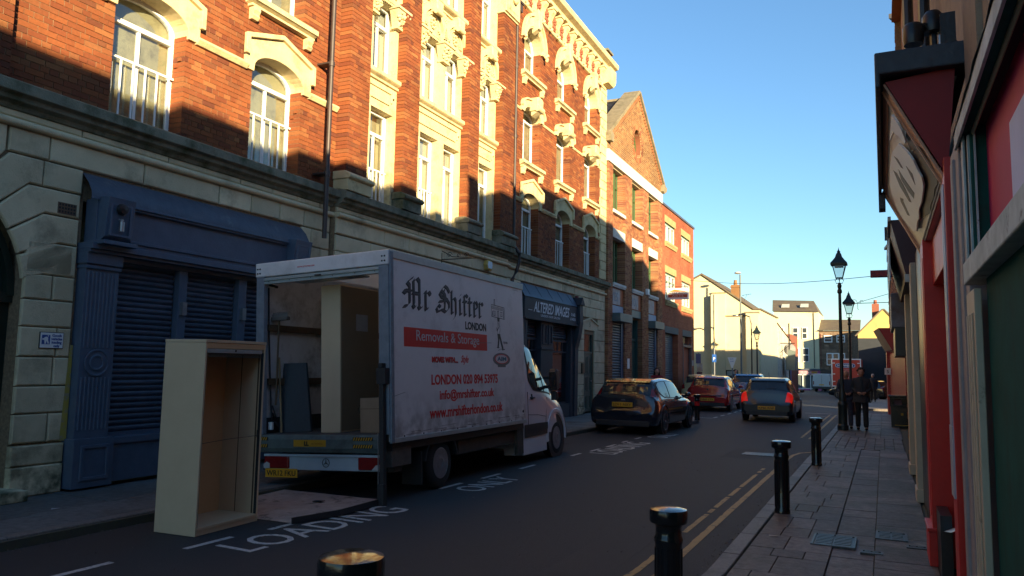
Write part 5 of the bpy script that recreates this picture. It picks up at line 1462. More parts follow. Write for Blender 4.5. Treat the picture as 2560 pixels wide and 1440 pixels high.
S4 = thing('brick_shop_row', 'dark brown brick shops with a red shutter and boxed red sign', 'building', (0, 0, 0))
SEG = [((.42, 17.2), (.86, 18.4), 9.0), ((.86, 18.4), (.86, 22.0), 8.35), ((.86, 22.0), (.86, 27.4), 7.2), ((.86, 27.4), (.26, 33.2), 6.4)]
m = MB()
for (x0, y0), (x1, y1), h in SEG:
    m.ext([(x0, y0), (x1, y1), (4.0, y1), (4.0, y0)], 0, h, 'z')
m.build('wall', MORT, S4)
m = MB()
for (x0, y0), (x1, y1), h in SEG: m.ext([(x0 - .12, y0), (x1 - .12, y1), (4.1, y1), (4.1, y0)], h, h + .1, 'z')
m.build('roof', SLATE, S4)
m = MB(); rn = random.Random(77)
for (x0, y0), (x1, y1), h in SEG:
    d = math.hypot(x1 - x0, y1 - y0); ux, uy = (x1 - x0) / d, (y1 - y0) / d; nx, ny = -uy, ux
    z = 0; k = 0
    while z + .07 < h:
        u = -(k % 2) * .11
        while u < d - .03:
            a_, b_ = max(u, 0), min(u + .218, d); pr_ = .022 + rn.uniform(-.008, .01)
            p = [(x0 + ux * a_, y0 + uy * a_), (x0 + ux * b_, y0 + uy * b_)]
            q = [(p[0][0] + nx * pr_, p[0][1] + ny * pr_), (p[1][0] + nx * pr_, p[1][1] + ny * pr_)]
            m.add([(*p[0], z), (*p[1], z), (*q[1], z), (*q[0], z), (*p[0], z + .066), (*p[1], z + .066), (*q[1], z + .066), (*q[0], z + .066)], [(4, 5, 6, 7), (2, 3, 7, 6), (0, 3, 7, 4), (0, 3, 2, 1)], rn.random())
            u += .228
        z += .0755; k += 1
o = m.build('brick', BRB, S4, fixn=False); o['kind'] = 'stuff'
# red shutter and boxed sign on the splayed end of the row
sx, sy = -.103, .9947   # direction of the splay
def spl(u, w, z): return (.80 + sx * u - sy * w, 27.9 + sy * u + sx * w * -0 , z)
def sbox(mb, u0, u1, w0, w1, z0, z1):
    P = [spl(u0, w0, z0), spl(u1, w0, z0), spl(u1, w1, z0), spl(u0, w1, z0), spl(u0, w0, z1), spl(u1, w0, z1), spl(u1, w1, z1), spl(u0, w1, z1)]
    mb.add(P, [(0, 3, 2, 1), (4, 5, 6, 7), (0, 1, 5, 4), (1, 2, 6, 5), (2, 3, 7, 6), (3, 0, 4, 7)])
m = MB(); sbox(m, 0, 4.6, .02, .10, 0, 2.3); rs_ = m.build('roller_shutter', mat('red_shutter', (.40, .05, .04), .45), S4)
sl_ = MB(); sbox(sl_, .02, 4.55, .10, .125, 0, .05); sbox(sl_, .02, 4.55, .10, .115, .05, .1); sm = sl_.mesh('slat', MATS['red_shutter'])
for k in range(21): inst(sm, 'slat', rs_, (0, 0, .06 + k * .105))
m = MB(); sbox(m, -.35, .0, .02, .22, 0, 2.35); sbox(m, 4.6, 4.8, .02, .22, 0, 2.35); m.build('door_frame', mat('bright_red_frame', (.40, .02, .015), .4), S4)
m = MB(); m.add([(-.12, 28.0, 3.05), (.80, 28.0, 3.05), (.80, 28.0, 2.32), (.26, 28.0, 2.32), (-.30, 30.2, 3.05), (.60, 30.2, 3.05), (.60, 30.2, 2.32), (.06, 30.2, 2.32)], [(0, 3, 2, 1), (4, 5, 6, 7), (0, 1, 5, 4), (1, 2, 6, 5), (2, 3, 7, 6), (3, 0, 4, 7)])
rbx = m.build('sign_box', mat('bright_red_box', (.42, .015, .01), .4), S4)
m = MB(); m.add([(-.125, 28.02, 3.04), (.253, 28.02, 2.33), (.053, 30.2, 2.33), (-.305, 30.2, 3.04)], [(0, 1, 2, 3)]); m.build('sign_face', mat('cream_panel', (.42, .38, .32), .5), rbx, fixn=False)
m = MB(); m.tube([(.80, 26.9, 0), (.80, 26.9, 7.1)], .045, 8); m.build('drainpipe', BLACKP, S4)
m = MB(); m.box(.02, .26, 32.2, 32.26, 1.5, 1.75); m.build('number_plate', WHITE, S4)
text('5', .17, BLACKP, frame((.09, 32.195, 1.56), (1, 0, 0), (0, 0, 1)), S4)

# ============================================================ FAR END
CREAMR = mat('cream_render', (.62, .54, .34), .85, (.55, .47, .29), ns=1.2, stain=(.42, .30, .17), sns=.9, st=(.6, .8))
CREAM3 = mat('cream_render_pale', (.60, .56, .38), .85, (.54, .50, .33), ns=1.0)
GOLD = mat('ochre_render', (.46, .34, .12), .85, (.38, .28, .10), ns=.8, stain=(.3, .22, .1), sns=1.0)
ROOFT = mat('brown_roof_tile', (.13, .10, .07), .8, (.09, .07, .05), ns=6, stain=(.16, .14, .07), sns=1.2)
DARKW = mat('black_painted_wall', (.012, .016, .022), .6, (.018, .022, .03), ns=2)
REDB = mat('far_red_brick', (.24, .08, .045), .85, (.17, .055, .035), ns=25)
SANDB = mat('coursed_rubble', (.20, .14, .095), .9, (.11, .075, .05), ns=6, stain=(.28, .20, .13), sns=5)
ORTILE = mat('red_pantile', (.30, .10, .05), .8, (.2, .07, .04), ns=8)

# cream gable with chimney
G1 = thing('cream_gable_building', 'cream rendered gable with a chimney and two buttresses past the red brick corner', 'building', (0, 0, 0))
y0 = 49.2
m = MB(); m.ext([(-16.5, -.4), (-16.5, 5.6), (-14.2, 5.6), (-10.4, 7.62), (-7.2, 5.33), (-6.85, 5.31), (-6.85, -.4)], y0, y0 + 8.5, 'y'); m.build('wall', CREAMR, G1)
m = MB(); m.band([(-14.3, 5.55), (-10.4, 7.62), (-7.2, 5.33), (-6.75, 5.31)], [(-14.3, 5.67), (-10.4, 7.74), (-7.2, 5.42), (-6.75, 5.40)], y0 - .12, y0 + 8.6, 'y'); m.build('roof', ROOFT, G1)
m = MB(); m.box(-9.75, -9.55, y0 - .5, y0, -.1, 6.3); m.box(-9.75, -8.95, y0 - .14, y0, -.1, 6.38); m.box(-7.65, -6.9, y0 - .32, y0, -.1, 5.1); m.build('buttress', CREAMR, G1)
m = MB(); m.box(-9.78, -8.92, y0 - .18, y0, 6.38, 6.46); m.box(-9.0, -7.6, y0 - .1, y0, 4.92, 4.99); m.box(-7.72, -6.85, y0 - .38, y0, 5.1, 5.18); m.build('buttress_cap', COPE, G1)
m = MB(); m.box(-8.62, -8.14, y0 + .2, y0 + .75, 5.9, 6.95); m.box(-8.66, -8.10, y0 + .16, y0 + .79, 6.78, 6.86); m.lathe([(.12, 0), (.10, .3), (.12, .32)], (-8.38, y0 + .45, 6.95), 10); m.build('chimney', BRD, G1)
m = MB(); m.tube([(-7.95, y0 + .6, 5.8), (-7.7, y0 + .6, 6.35), (-8.0, y0 + .6, 6.28)], .012, 5); m.tube([(-7.98, y0 + .6, 6.3), (-7.45, y0 + .6, 6.38)], .012, 5)
for k in range(4): m.tube([(-7.9 + k * .14, y0 + .45, 6.3 + k * .02), (-7.9 + k * .14, y0 + .75, 6.3 + k * .02)], .008, 4)
m.build('aerial', BLACKP, G1)
m = MB(); m.box(-8.95, -8.2, y0 - .03, y0, .35, 1.55); nb = m.build('notice_board', DKGREEN, G1)
m = MB(); m.box(-8.88, -8.27, y0 - .04, y0 - .03, .42, 1.48); m.build('poster', mat('pale_green_poster', (.30, .34, .30), .7), nb)
m = MB(); m.box(-7.95, -7.55, y0 - .2, y0, .2, 1.35); m.box(-7.9, -7.6, y0 - .22, y0 - .2, .85, 1.2); m.build('ticket_cabinet', DKGREEN, G1)
m = MB(); m.box(-8.8, -8.25, y0 - .1, y0, .35, 1.2); m.build('window_reveal', BLACKP, nb)

# whitewashed pub wall running away from the gable, hanging signs
P1 = thing('white_pub_building', 'peeling whitewashed pub side with hanging signs and a red pantile roof, between two cream buildings', 'building', (0, 0, 0))
PEEL = mat('peeling_whitewash', (.52, .50, .42), .85, (.45, .42, .35), ns=2, stain=(.25, .23, .18), sns=2.5, st=(.52, .62))
m = MB(); m.add([(-6.9, 57.7, -.5), (-7.6, 74, -.7), (-7.6, 74, 4.2), (-6.9, 57.7, 5.0), (-15, 57.7, -.5), (-15, 74, -.7), (-15, 74, 4.2), (-15, 57.7, 5.0)], [(0, 1, 2, 3), (3, 2, 6, 7), (1, 5, 6, 2), (0, 3, 7, 4)]); m.build('wall', PEEL, P1)
m = MB(); m.add([(-6.8, 57.7, 5.0), (-7.5, 74, 4.2), (-11, 74, 6.8), (-11, 57.7, 7.0)], [(0, 1, 2, 3)]); m.build('roof', ORTILE, P1, fixn=False)
m = MB(); m.box(-8.6, -7.6, 74, 80, -.8, 4.9); m.build('brick_end', REDB, P1)
m = MB(); m.ext([(-6.55, 1.7), (-5.95, 1.6), (-5.85, 3.0), (-6.35, 3.15)], 60, 60.1, 'y'); m.box(-6.9, -6.2, 63, 65.5, 1.6, 2.7); m.build('hanging_sign', mat('grey_green_sign', (.12, .15, .14), .5), P1)
m = MB(); m.tube([(-6.95, 60.05, 3.6), (-5.9, 60.05, 3.6)], .03, 5); m.tube([(-6.95, 60.05, 2.9), (-6.1, 60.05, 3.6)], .02, 5); m.tube([(-6.5, 62, -.3), (-6.5, 62, 5.2)], .05, 6); m.build('sign_arm', BLACKP, P1)
m = MB(); m.lathe([(0, 0), (.42, .1), (.45, .16), (0, .12)], (-6.5, 62.2, 3.2), 14, 'y'); m.build('satellite_dish', mat('grey_dish', (.2, .2, .2), .5), P1)
m = MB(); m.box(-6.95, -6.9, 66, 67.2, -.5, 1.8); m.build('door', mat('bright_blue_door', (.03, .09, .3), .5), P1)

# three storey cream house with pink shop, far end of the street
def S(v, y0_, y1_): return v * y1_ / y0_
def far(x, z, y0_, y1_): return (x * y1_ / y0_, 1.6 + (z - 1.6) * y1_ / y0_)
def fp_(x, z, y0_=58, y1_=100): return far(x, z, y0_, y1_)
C3 = thing('three_storey_house', 'tall pale cream rendered house with two skylights above a pink sweet shop', 'building', (0, 0, 0))
YF = 100
def fb_(mb, x0, x1, z0, z1, d0, d1, y0_=58):
    a = fp_(x0, z0, y0_); b = fp_(x1, z1, y0_); mb.box(a[0], b[0], YF - d1, YF - d0, a[1], b[1])
m = MB(); fb_(m, -7.09, -4.08, .1, 5.82, -9, 0); m.build('wall', CREAM3, C3)
rp = [fp_(-7.17, 5.86), fp_(-4.05, 5.76), fp_(-4.54, 6.56), fp_(-7.45, 6.68)]
m = MB(); m.add([(rp[0][0], YF - .3, rp[0][1]), (rp[1][0], YF - .3, rp[1][1]), (rp[2][0], YF + 4, rp[2][1] + .35), (rp[3][0], YF + 4, rp[3][1] + .35), (rp[0][0] - .0, YF + 8.5, rp[0][1]), (rp[1][0], YF + 8.5, rp[1][1])], [(0, 1, 2, 3), (3, 2, 5, 4), (0, 3, 4), (1, 5, 2)]); m.build('roof', ROOFT, C3)
for xx in (-6.35, -5.05):
    a = fp_(xx, 6.08); m = MB(); m.add([(a[0] - .5, YF + .75, a[1] + .12), (a[0] + .5, YF + .75, a[1] + .12), (a[0] + .45, YF + 1.5, a[1] + .62), (a[0] - .45, YF + 1.5, a[1] + .62)], [(0, 1, 2, 3)]); m.build('skylight', mat('skylight_glass', (.5, .5, .45), .15), C3, fixn=False)
for (x0, x1, z0, z1) in ((-5.83, -5.42, 2.2, 3.21), (-5.18, -4.75, 2.2, 3.21), (-5.82, -5.44, 3.84, 4.68), (-5.19, -4.83, 3.84, 4.68), (-6.72, -6.42, 3.9, 4.68)):
    f = MB(); fb_(f, x0, x1, z0, z1, 0, .1); fo = f.build('window', WHITE, C3)
    g_ = MB(); fb_(g_, x0 + .05, x1 - .05, z0 + .06, (z0 + z1) / 2 - .03, .1, .13); fb_(g_, x0 + .05, x1 - .05, (z0 + z1) / 2 + .03, z1 - .06, .1, .13); g_.build('pane', mat('far_glass', (.05, .06, .07), .12), fo)
m = MB(); fb_(m, -4.42, -4.38, 1.8, 5.7, 0, .1); m.build('drainpipe', BLACKP, C3)
PINK = mat('pink_paint', (.50, .10, .30), .5); PINKL = mat('pale_pink_board', (.50, .27, .33), .6)
m = MB(); fb_(m, -6.42, -4.0, 1.62, 1.74, 0, .6); m.build('shop_canopy', LEAD, C3)
m = MB(); fb_(m, -6.42, -6.22, .1, 1.65, 0, .35); fb_(m, -4.18, -3.98, .1, 1.65, 0, .35); fb_(m, -6.2, -5.78, .1, 1.18, 0, .2); fb_(m, -5.7, -4.7, .14, .36, 0, .26); m.build('pink_shopfront', PINK, C3)
m = MB(); fb_(m, -6.2, -4.2, 1.35, 1.62, 0, .4); sb_ = m.build('sign_board', PINKL, C3)
m = MB(); fb_(m, -6.15, -5.75, 1.42, 1.58, .4, .43); fb_(m, -4.6, -4.25, 1.42, 1.56, .4, .43); m.build('sign_picture', mat('sweet_colours', (.45, .02, .03), .6, (.4, .35, .03), ns=4), sb_)
a = fp_(-5.65, 1.42); b = fp_(-4.75, 1.54)
fit_text('Sweet Shop', a[0], b[0], a[1], b[1], mat('pale_letter', (.6, .5, .5), .6), frame((0, YF - .44, 0), (1, 0, 0), (0, 0, 1)), parent=sb_)
m = MB(); fb_(m, -5.72, -4.2, .36, 1.32, 0, .1); m.build('shop_glass', mat('far_shop_glass', (.08, .10, .11), .1), C3)
m = MB()
for xx in (-5.74, -5.2, -4.68, -4.24, -6.2): fb_(m, xx - .02, xx + .03, .12, 1.34, .1, .24)
fb_(m, -6.2, -4.2, 1.28, 1.34, .1, .24); fb_(m, -5.74, -4.2, .33, .37, .1, .27); m.build('glazing_bar', WHITE, C3)

C4 = thing('rubble_stone_house', 'brown rubble stone house with white windows behind the red lorry', 'building', (0, 0, 0))
m = MB(); fb_(m, -4.07, -1.4, .1, 4.42, -8, 0); m.build('wall', SANDB, C4)
rs2 = random.Random(12); m = MB(); st2 = []
a0 = fp_(-4.05, .3); a1 = fp_(-1.9, 4.1); z = a0[1]
while z < a1[1]:
    h = rs2.uniform(.22, .36); x = a0[0]
    while x < a1[0]:
        w2 = rs2.uniform(.35, .8); m.box(x + .02, min(x + w2, a1[0]) - .02, YF - .05 - rs2.uniform(0, .05), YF, z + .02, z + h - .02, rs2.random()); x += w2
    z += h
o = m.build('rubble_stone', mat('rubble_face', (.24, .16, .105), .9, (.14, .095, .065), ns=3, rnd=.35), C4); o['kind'] = 'stuff'
rp = [fp_(-4.1, 4.42), fp_(-1.4, 4.42), fp_(-1.4, 5.32), fp_(-4.1, 5.36)]
m = MB(); m.add([(rp[0][0], YF - .4, rp[0][1]), (rp[1][0], YF - .4, rp[1][1]), (rp[2][0], YF + 4, rp[2][1]), (rp[3][0], YF + 4, rp[3][1])], [(0, 1, 2, 3)]); m.build('roof', ROOFT, C4, fixn=False)
for (x0, x1, z0, z1) in ((-3.74, -3.2, 3.6, 4.1), (-2.93, -2.38, 3.6, 4.1), (-3.6, -2.4, 2.0, 2.86)):
    f = MB(); fb_(f, x0, x1, z0, z1, .1, .24); fo = f.build('window', WHITE, C4)
    g_ = MB(); n_ = 3 if x1 - x0 > .8 else 1
    for k in range(n_):
        p0 = x0 + (x1 - x0) * k / n_ + .06; p1 = x0 + (x1 - x0) * (k + 1) / n_ - .06
        fb_(g_, p0, p1, z0 + .07, (z0 + z1) / 2 - .02, .24, .27); fb_(g_, p0, p1, (z0 + z1) / 2 + .03, z1 - .07, .24, .27)
    g_.build('pane', MATS['far_glass'], fo)
m = MB(); fb_(m, -3.95, -2.2, .4, 1.6, 0, .3); fb_(m, -4.0, -2.1, 1.4, 1.65, 0, .7); m.build('dark_shopfront', BLACKP, C4)
m = MB(); fb_(m, -3.98, -3.94, 1.9, 4.2, .05, .15); m.build('drainpipe', mat('red_pipe', (.14, .03, .02), .6), C4)

# ochre gable over a black painted wall, right
G2 = thing('ochre_gable_building', 'ochre rendered gable above a black painted wall at the far right of the street', 'building', (0, 0, 0))
YG = 80
def gp(x, z, y0_=55): return far(x, z, y0_, YG)
pts = [gp(-1.48, -.3), gp(-1.48, 4.05), gp(.02, 5.62), gp(.10, 5.62), gp(.40, 5.28), gp(.9, 4.4), gp(.9, -.3)]
m = MB(); m.ext(pts, YG, YG + 10, 'y'); m.build('wall', GOLD, G2)
a = gp(-1.47, 0); b = gp(.42, 3.78); m = MB(); m.box(a[0], b[0] + .1, YG - .04, YG, -1, b[1]); m.build('black_wall_face', DARKW, G2)
m = MB(); m.band([gp(-1.6, 3.9), gp(.0, 5.6), gp(.12, 5.62), gp(.46, 5.2)], [gp(-1.66, 3.96), gp(-.02, 5.70), gp(.14, 5.70), gp(.52, 5.28)], YG - .1, YG + 10, 'y'); m.build('roof', ROOFT, G2)
a = gp(-.62, 5.2); b = gp(-.18, 5.9); m = MB(); m.box(a[0], b[0], YG + 2, YG + 2.8, a[1], b[1] + .35); m.lathe([(.16, 0), (.14, .4)], ((a[0] + b[0]) / 2, YG + 2.4, b[1] + .35), 8); m.build('chimney', REDB, G2)
m = MB(); m.box(-1.0, 1.0, YG - 1.5, YG - 1.2, -.7, .55); m.build('yard_wall', REDB, G2)
# low shops between, dark, that face the street
m = MB(); m.ext([(37.4, -.3), (37.4, 5.45), (39.4, 5.1), (42.5, 4.4), (42.5, -.3)], .9, 7); m.box(1.2, 7, 42.5, 79.9, -1, 4.3)  # sloping top shaped so its shadow lies level on the cream gable
S5 = thing('low_brick_range', 'low dark brick range past the side road, behind the pedestrians', 'building', (0, 0, 0)); m.build('wall', REDB, S5)
m = MB(); m.box(.35, .8, 45, 45.4, .9, 2.6); m.build('hanging_banner', mat('grey_banner', (.2, .22, .26), .7), S5)
m = MB(); m.box(.2, .8, 58, 58.2, .5, .95); m.build('notice_plate', WHITE, S5)

T1 = thing('added_shade_block', 'red brick terrace end behind the ochre gable, mostly hidden', 'building', (0, 0, 0))
m = MB(); m.box(1.6, 9, 90.6, 112, -1, 7.4); m.build('wall', REDB, T1)  # unseen block added to throw shade on the far houses
# ============================================================ REMOVAL VAN
VANW = mat('van_white', (0.82, 0.79, 0.77), .42, (0.77, 0.74, 0.72), ns=2, stain=(.50, .46, .43), sns=1.6, st=(.54, .8), obj=True, rvar=.08, zstain=((.30, .27, .24), .55, 1.25))
CABW = mat('cab_white', (0.8, 0.79, 0.82), .25, (0.76, 0.75, 0.78), ns=2, coat=.5, obj=True, zstain=None)
STEELG = mat('grey_steel_frame', (0.24, 0.27, 0.31), .5, (0.17, 0.19, 0.22), ns=9, obj=True, stain=(.25, .25, .25), sns=6, st=(.6, .7))
ALU = mat('aluminium_rail', (.50, .54, .52), .4, (.42, .46, .44), ns=9, metal=.3)
TLGREEN = mat('tail_lift_green_grey', (0.12, 0.17, 0.16), .6, (0.08, 0.11, 0.11), ns=5, stain=(.03, .03, .03), sns=3, obj=True)
BUMPG = mat('bumper_panel_grey', (0.42, 0.52, 0.56), .5, (0.36, 0.45, 0.5), ns=4, obj=True)
INNER = mat('liner_panel', (0.66, 0.64, 0.62), .8, (0.56, 0.54, 0.52), ns=4, obj=True, stain=(.15, .11, .07), sns=2)
PLYF = mat('ply_floor', (.09, .08, .07), .8, (.06, .055, .05), ns=9)
WOODR = mat('wood_rail', (.13, .075, .035), .7, (.09, .05, .025), ns=9)
BEECH = mat('beech_laminate', (0.7, 0.52, 0.33), .45, (0.65, 0.475, 0.295), ns=3, obj=True, rvar=.05)
BEECHI = mat('beech_inside', (0.72, 0.43, 0.22), .5, (0.66, 0.39, 0.19), ns=3, obj=True)
CARDB = mat('cardboard', (0.36, 0.24, 0.15), .85, (0.32, 0.21, 0.13), ns=9)
TYRE = mat('tyre_rubber', (.016, .016, .017), .8, (.022, .022, .022), ns=30)
BLKPL = mat('black_plastic', (.022, .023, .026), .5, (.03, .03, .032), ns=20)
REDL = mat('red_lens', (.22, .008, .008), .15, (.16, .005, .005), ns=20, coat=.6)
CLRL = mat('clear_lens', (.5, .5, .5), .15, coat=.6)
YPL = mat('yellow_plate', (.70, .36, .02), .45, (.62, .31, .02), ns=6)
REDV = mat('red_vinyl', (0.72, 0.015, 0.015), .4, (0.66, 0.014, 0.014), ns=6)
WVIN = mat('white_vinyl', (.66, .62, .62), .4)
BVIN = mat('black_vinyl', (.012, .011, .014), .4)
GVIN = mat('grey_vinyl', (.07, .07, .085), .4)
HAZY = mat('hazard_yellow', (.55, .30, .02), .5)
CGL = glassmat('vehicle_glass', tint=(.30, .34, .36), mix=.1)
RIMG = mat('steel_rim', (.30, .31, .33), .45, (.24, .25, .27), ns=20, metal=.5)

vroot = thing('removal_van', 'white removal van with lettered box body, rear open and tail lift down', 'van')
vroot.matrix_world = Matrix.Translation((-5.383, 7.811, -.095)) @ Matrix.Rotation(.032, 4, 'Z') @ Matrix.Rotation(-.051, 4, 'Y')
V = vroot
def vp(name, m, material, bevel=0.0, smooth=None, parent=None): return m.build(name, material, parent or V, smooth=smooth, bevel=bevel)
LB_ = 4.20
m = MB(); m.box(-.045, 0, .03, LB_, .74, 3.08); side = vp('side_panel', m, VANW)
m = MB(); m.box(-2.12, -2.075, .03, LB_, .74, 3.08); vp('side_panel', m, VANW)
m = MB(); m.box(-2.10, -.02, .0, LB_, 3.075, 3.09); vp('roof_panel', m, translucentmat('translucent_roof', (.8, .78, .72), .6))
m = MB(); m.box(-2.08, -.04, LB_ - .05, LB_, .74, 3.06); vp('front_panel', m, VANW)
m = MB(); m.box(-2.07, -.05, .02, LB_ - .05, .74, .83); vp('floor', m, PLYF)
m = MB(); m.box(-2.07, -2.055, .06, LB_ - .05, .83, 3.05); m.box(-.06, -.045, .06, LB_ - .05, .83, 3.05); vp('liner', m, INNER)
m = MB(); m.box(-2.05, -.06, LB_ - .09, LB_ - .05, .83, 3.05); vp('bulkhead', m, CREAMP)
for z in (1.52, 2.25):
    m = MB(); m.box(-2.055, -2.0, .1, LB_ - .1, z - .045, z + .045); vp('load_rail', m, WOODR, .004)
m = MB(); m.box(-2.056, -2.03, .06, LB_ - .1, .83, 1.04); vp('kick_board', m, BLKPL)
# capping rails and rear frame
m = MB(); m.box(-.02, .014, .0, LB_ + .01, 3.02, 3.12); m.box(-.02, .012, .0, LB_ + .01, .72, .78); vp('side_rail', m, ALU, .004)
m = MB(); m.box(-.02, .016, .0, .07, .72, 3.10)
for k in range(14): m.lathe([(0, 0), (.012, 0), (.008, .008), (0, .008)], (.016, .035, .86 + k * .165), 8, 'x')
vp('corner_post', m, STEELG, .004)
m = MB(); m.box(-.15, -.005, -.02, .06, .83, 2.93); vp('rear_post', m, STEELG, .006)
m = MB(); m.box(-2.12, -1.99, -.02, .06, .83, 2.93); vp('rear_post', m, STEELG, .006)
m = MB(); m.box(-2.13, .0, -.03, .08, 2.93, 3.12)
hd = vp('header', m, VANW, .012)
m = MB()
for x in (-2.07, -.07):
    for dx in (-.02, .02):
        for z in (2.98, 3.04): m.lathe([(0, 0), (.013, 0), (.01, -.008), (0, -.008)], (x + dx, -.03, z), 8, 'y')
vp('rivet', m, BVIN, parent=hd)
fit_text('WWW.JCPAYNE.COM', -1.42, -1.14, 3.0, 3.025, REDV, frame((0, -.0315, 0), (1, 0, 0), (0, 0, 1)), parent=hd)
m = MB(); m.box(-1.99, -.14, -.015, .05, 2.83, 2.865); m.box(-1.99, -.14, -.03, .05, 2.875, 2.905); m.box(-1.99, -.14, -.01, .05, 2.86, 2.92); m.box(-1.6, -.5, .0, .3, 2.84, 2.86)
rd = vp('roller_door', m, ALU, .003)
m = MB(); m.box(-1.13, -1.03, -.04, -.028, 2.872, 2.892)
for x in (-1.9, -1.55, -1.2, -.85, -.5, -.2): m.lathe([(0, 0), (.008, 0), (0, -.006)], (x, -.03, 2.86), 6, 'y')
vp('latch', m, BLKPL, parent=rd)
# tail beam, hazard labels, bumper panel, lights, plates
m = MB(); m.ext([(.12, .60), (-.02, .60), (-.055, .66), (-.055, .77), (-.03, .825), (.12, .83)], -2.05, -.13); tb = vp('tail_beam', m, TLGREEN, .006)
m = MB(); m.box(-1.44, -.93, -.0585, -.056, .68, .765); lab = vp('warning_label', m, HAZY, parent=tb)
text('LL', .07, BVIN, frame((-1.27, -.060, .695), (1, 0, 0), (0, 0, 1)), lab, bold=.004)
text('NO RIDING', .035, mat('label_orange', (.42, .2, .02), .5), frame((-1.16, -.060, .705), (1, 0, 0), (0, 0, 1)), lab)
for x0 in (-.52, -2.02):
    for z0 in (.665, .755):
        m = MB(); w_ = .30 if x0 > -1 else .16
        m.box(x0, x0 + w_, -.0585, -.056, z0, z0 + .045); hz = vp('hazard_strip', m, BVIN, parent=tb)
        m = MB(); k = 0
        while k * .036 < w_ - .03:
            a = x0 + .004 + k * .036; m.add([(a, -.0592, z0 + .003), (a + .018, -.0592, z0 + .003), (a + .034, -.0592, z0 + .042), (a + .016, -.0592, z0 + .042)], [(0, 1, 2, 3)]); k += 1
        vp('hazard_stripe', m, HAZY, parent=hz)
m = MB(); m.box(-1.96, -.14, .0, .06, .38, .575); m.box(-1.96, -.14, -.02, .06, .55, .58); bp = vp('bumper_panel', m, BUMPG, .006)
def ring(c, r0, r1, y, n=24): 
    mb = MB(); mb.band([(c[0] + r0 * math.cos(2 * math.pi * i / n), c[1] + r0 * math.sin(2 * math.pi * i / n)) for i in range(n)], [(c[0] + r1 * math.cos(2 * math.pi * i / n), c[1] + r1 * math.sin(2 * math.pi * i / n)) for i in range(n)], y, y - .006, 'y', closed=True); return mb
m = ring((-.97, .475), .050, .056, -.0005)
for t in (90, 210, 330):
    a = R(t); m.ext([(-.97 + .05 * math.cos(a), .475 + .05 * math.sin(a)), (-.97 + .008 * math.cos(a + 1.6), .475 + .008 * math.sin(a + 1.6)), (-.97 + .008 * math.cos(a - 1.6), .475 + .008 * math.sin(a - 1.6))], -.0005, -.006, 'y')
vp('maker_badge', m, BLKPL, parent=bp)
for x0, x1, cx in ((-.47, -.14, -.2), (-1.95, -1.55, -1.90)):
    m = MB(); m.box(x0, x1, -.03, .05, .395, .555); tl = vp('tail_light', m, REDL, .02)
    m = MB(); m.ext([(cx - .05, .40), (cx + .05, .40), (cx + .05, .46), (cx, .48), (cx - .05, .45)] if cx < -1 else [(cx - .06, .40), (cx + .05, .40), (cx + .05, .47), (cx, .46)], -.034, -.028, 'y'); vp('reversing_lens', m, CLRL, parent=tl)
m = MB(); m.box(-1.92, -1.40, -.035, -.025, .285, .395); npl = vp('number_plate', m, YPL, .003)
fit_text('WR12 FKU', -1.895, -1.425, .305, .375, BVIN, frame((0, -.0365, 0), (1, 0, 0), (0, 0, 1)), parent=npl, bold=.012)
m = MB(); m.tube([(-2.0, .02, .38), (-1.7, -.02, .30), (-1.4, .0, .36)], .008, 5); vp('cable', m, BLKPL)
# tail lift column and platform resting on the road
m = MB(); m.tube([(-.075, -.07, .0), (-.075, -.07, 1.66)], .028, 8); m.box(-.105, -.045, -.10, -.03, .1, 1.45); m.box(-.135, -.005, -.11, .0, 1.44, 1.64); m.box(-.10, -.05, -.12, -.02, 1.64, 1.70); m.box(-.12, -.03, -.13, -.05, -.02, .25)
vp('lift_column', m, BLKPL, .006)
m = MB(); m.tube([(-.125, -.09, .05), (-.125, -.09, .85)], .008, 6); vp('lift_cable', m, GALV)
def tz(x, h): return -.051 * x * 1.0 + h     # level with the road
m = MB()
m.add([(-2.05, -.05, tz(-2.05, .0)), (-.12, -.05, tz(-.12, .0)), (-.12, -.85, tz(-.12, .0)), (-.30, -1.42, tz(-.3, 0)), (-2.05, -1.42, tz(-2.05, .0)),
       (-2.05, -.05, tz(-2.05, .055)), (-.14, -.05, tz(-.12, .055)), (-.16, -.85, tz(-.12, .055)), (-.36, -1.38, tz(-.3, .02)), (-2.05, -1.38, tz(-2.05, .02))],
      [(5, 6, 7, 8, 9), (0, 4, 3, 2, 1), (0, 1, 6, 5), (1, 2, 7, 6), (2, 3, 8, 7), (3, 4, 9, 8), (4, 0, 5, 9)])
pf = vp('lift_platform', m, mat('platform_ply', (0.42, 0.34, 0.3), .7, (0.3, 0.24, 0.21), ns=7, obj=True, stain=(.10, .08, .07), sns=5, st=(.55, .65)))
m = MB(); m.ext([(-.12, -.05), (-.10, -.05), (-.10, -.87), (-.29, -1.44), (-.31, -1.43), (-.12, -.86)], .01, .075, 'z'); vp('platform_edge', m, BLKPL, parent=pf)
m = MB(); m.box(-.75, -.62, -.55, -.47, tz(-.7, .056), tz(-.7, .060)); vp('hand_hole', m, BLKPL, parent=pf)
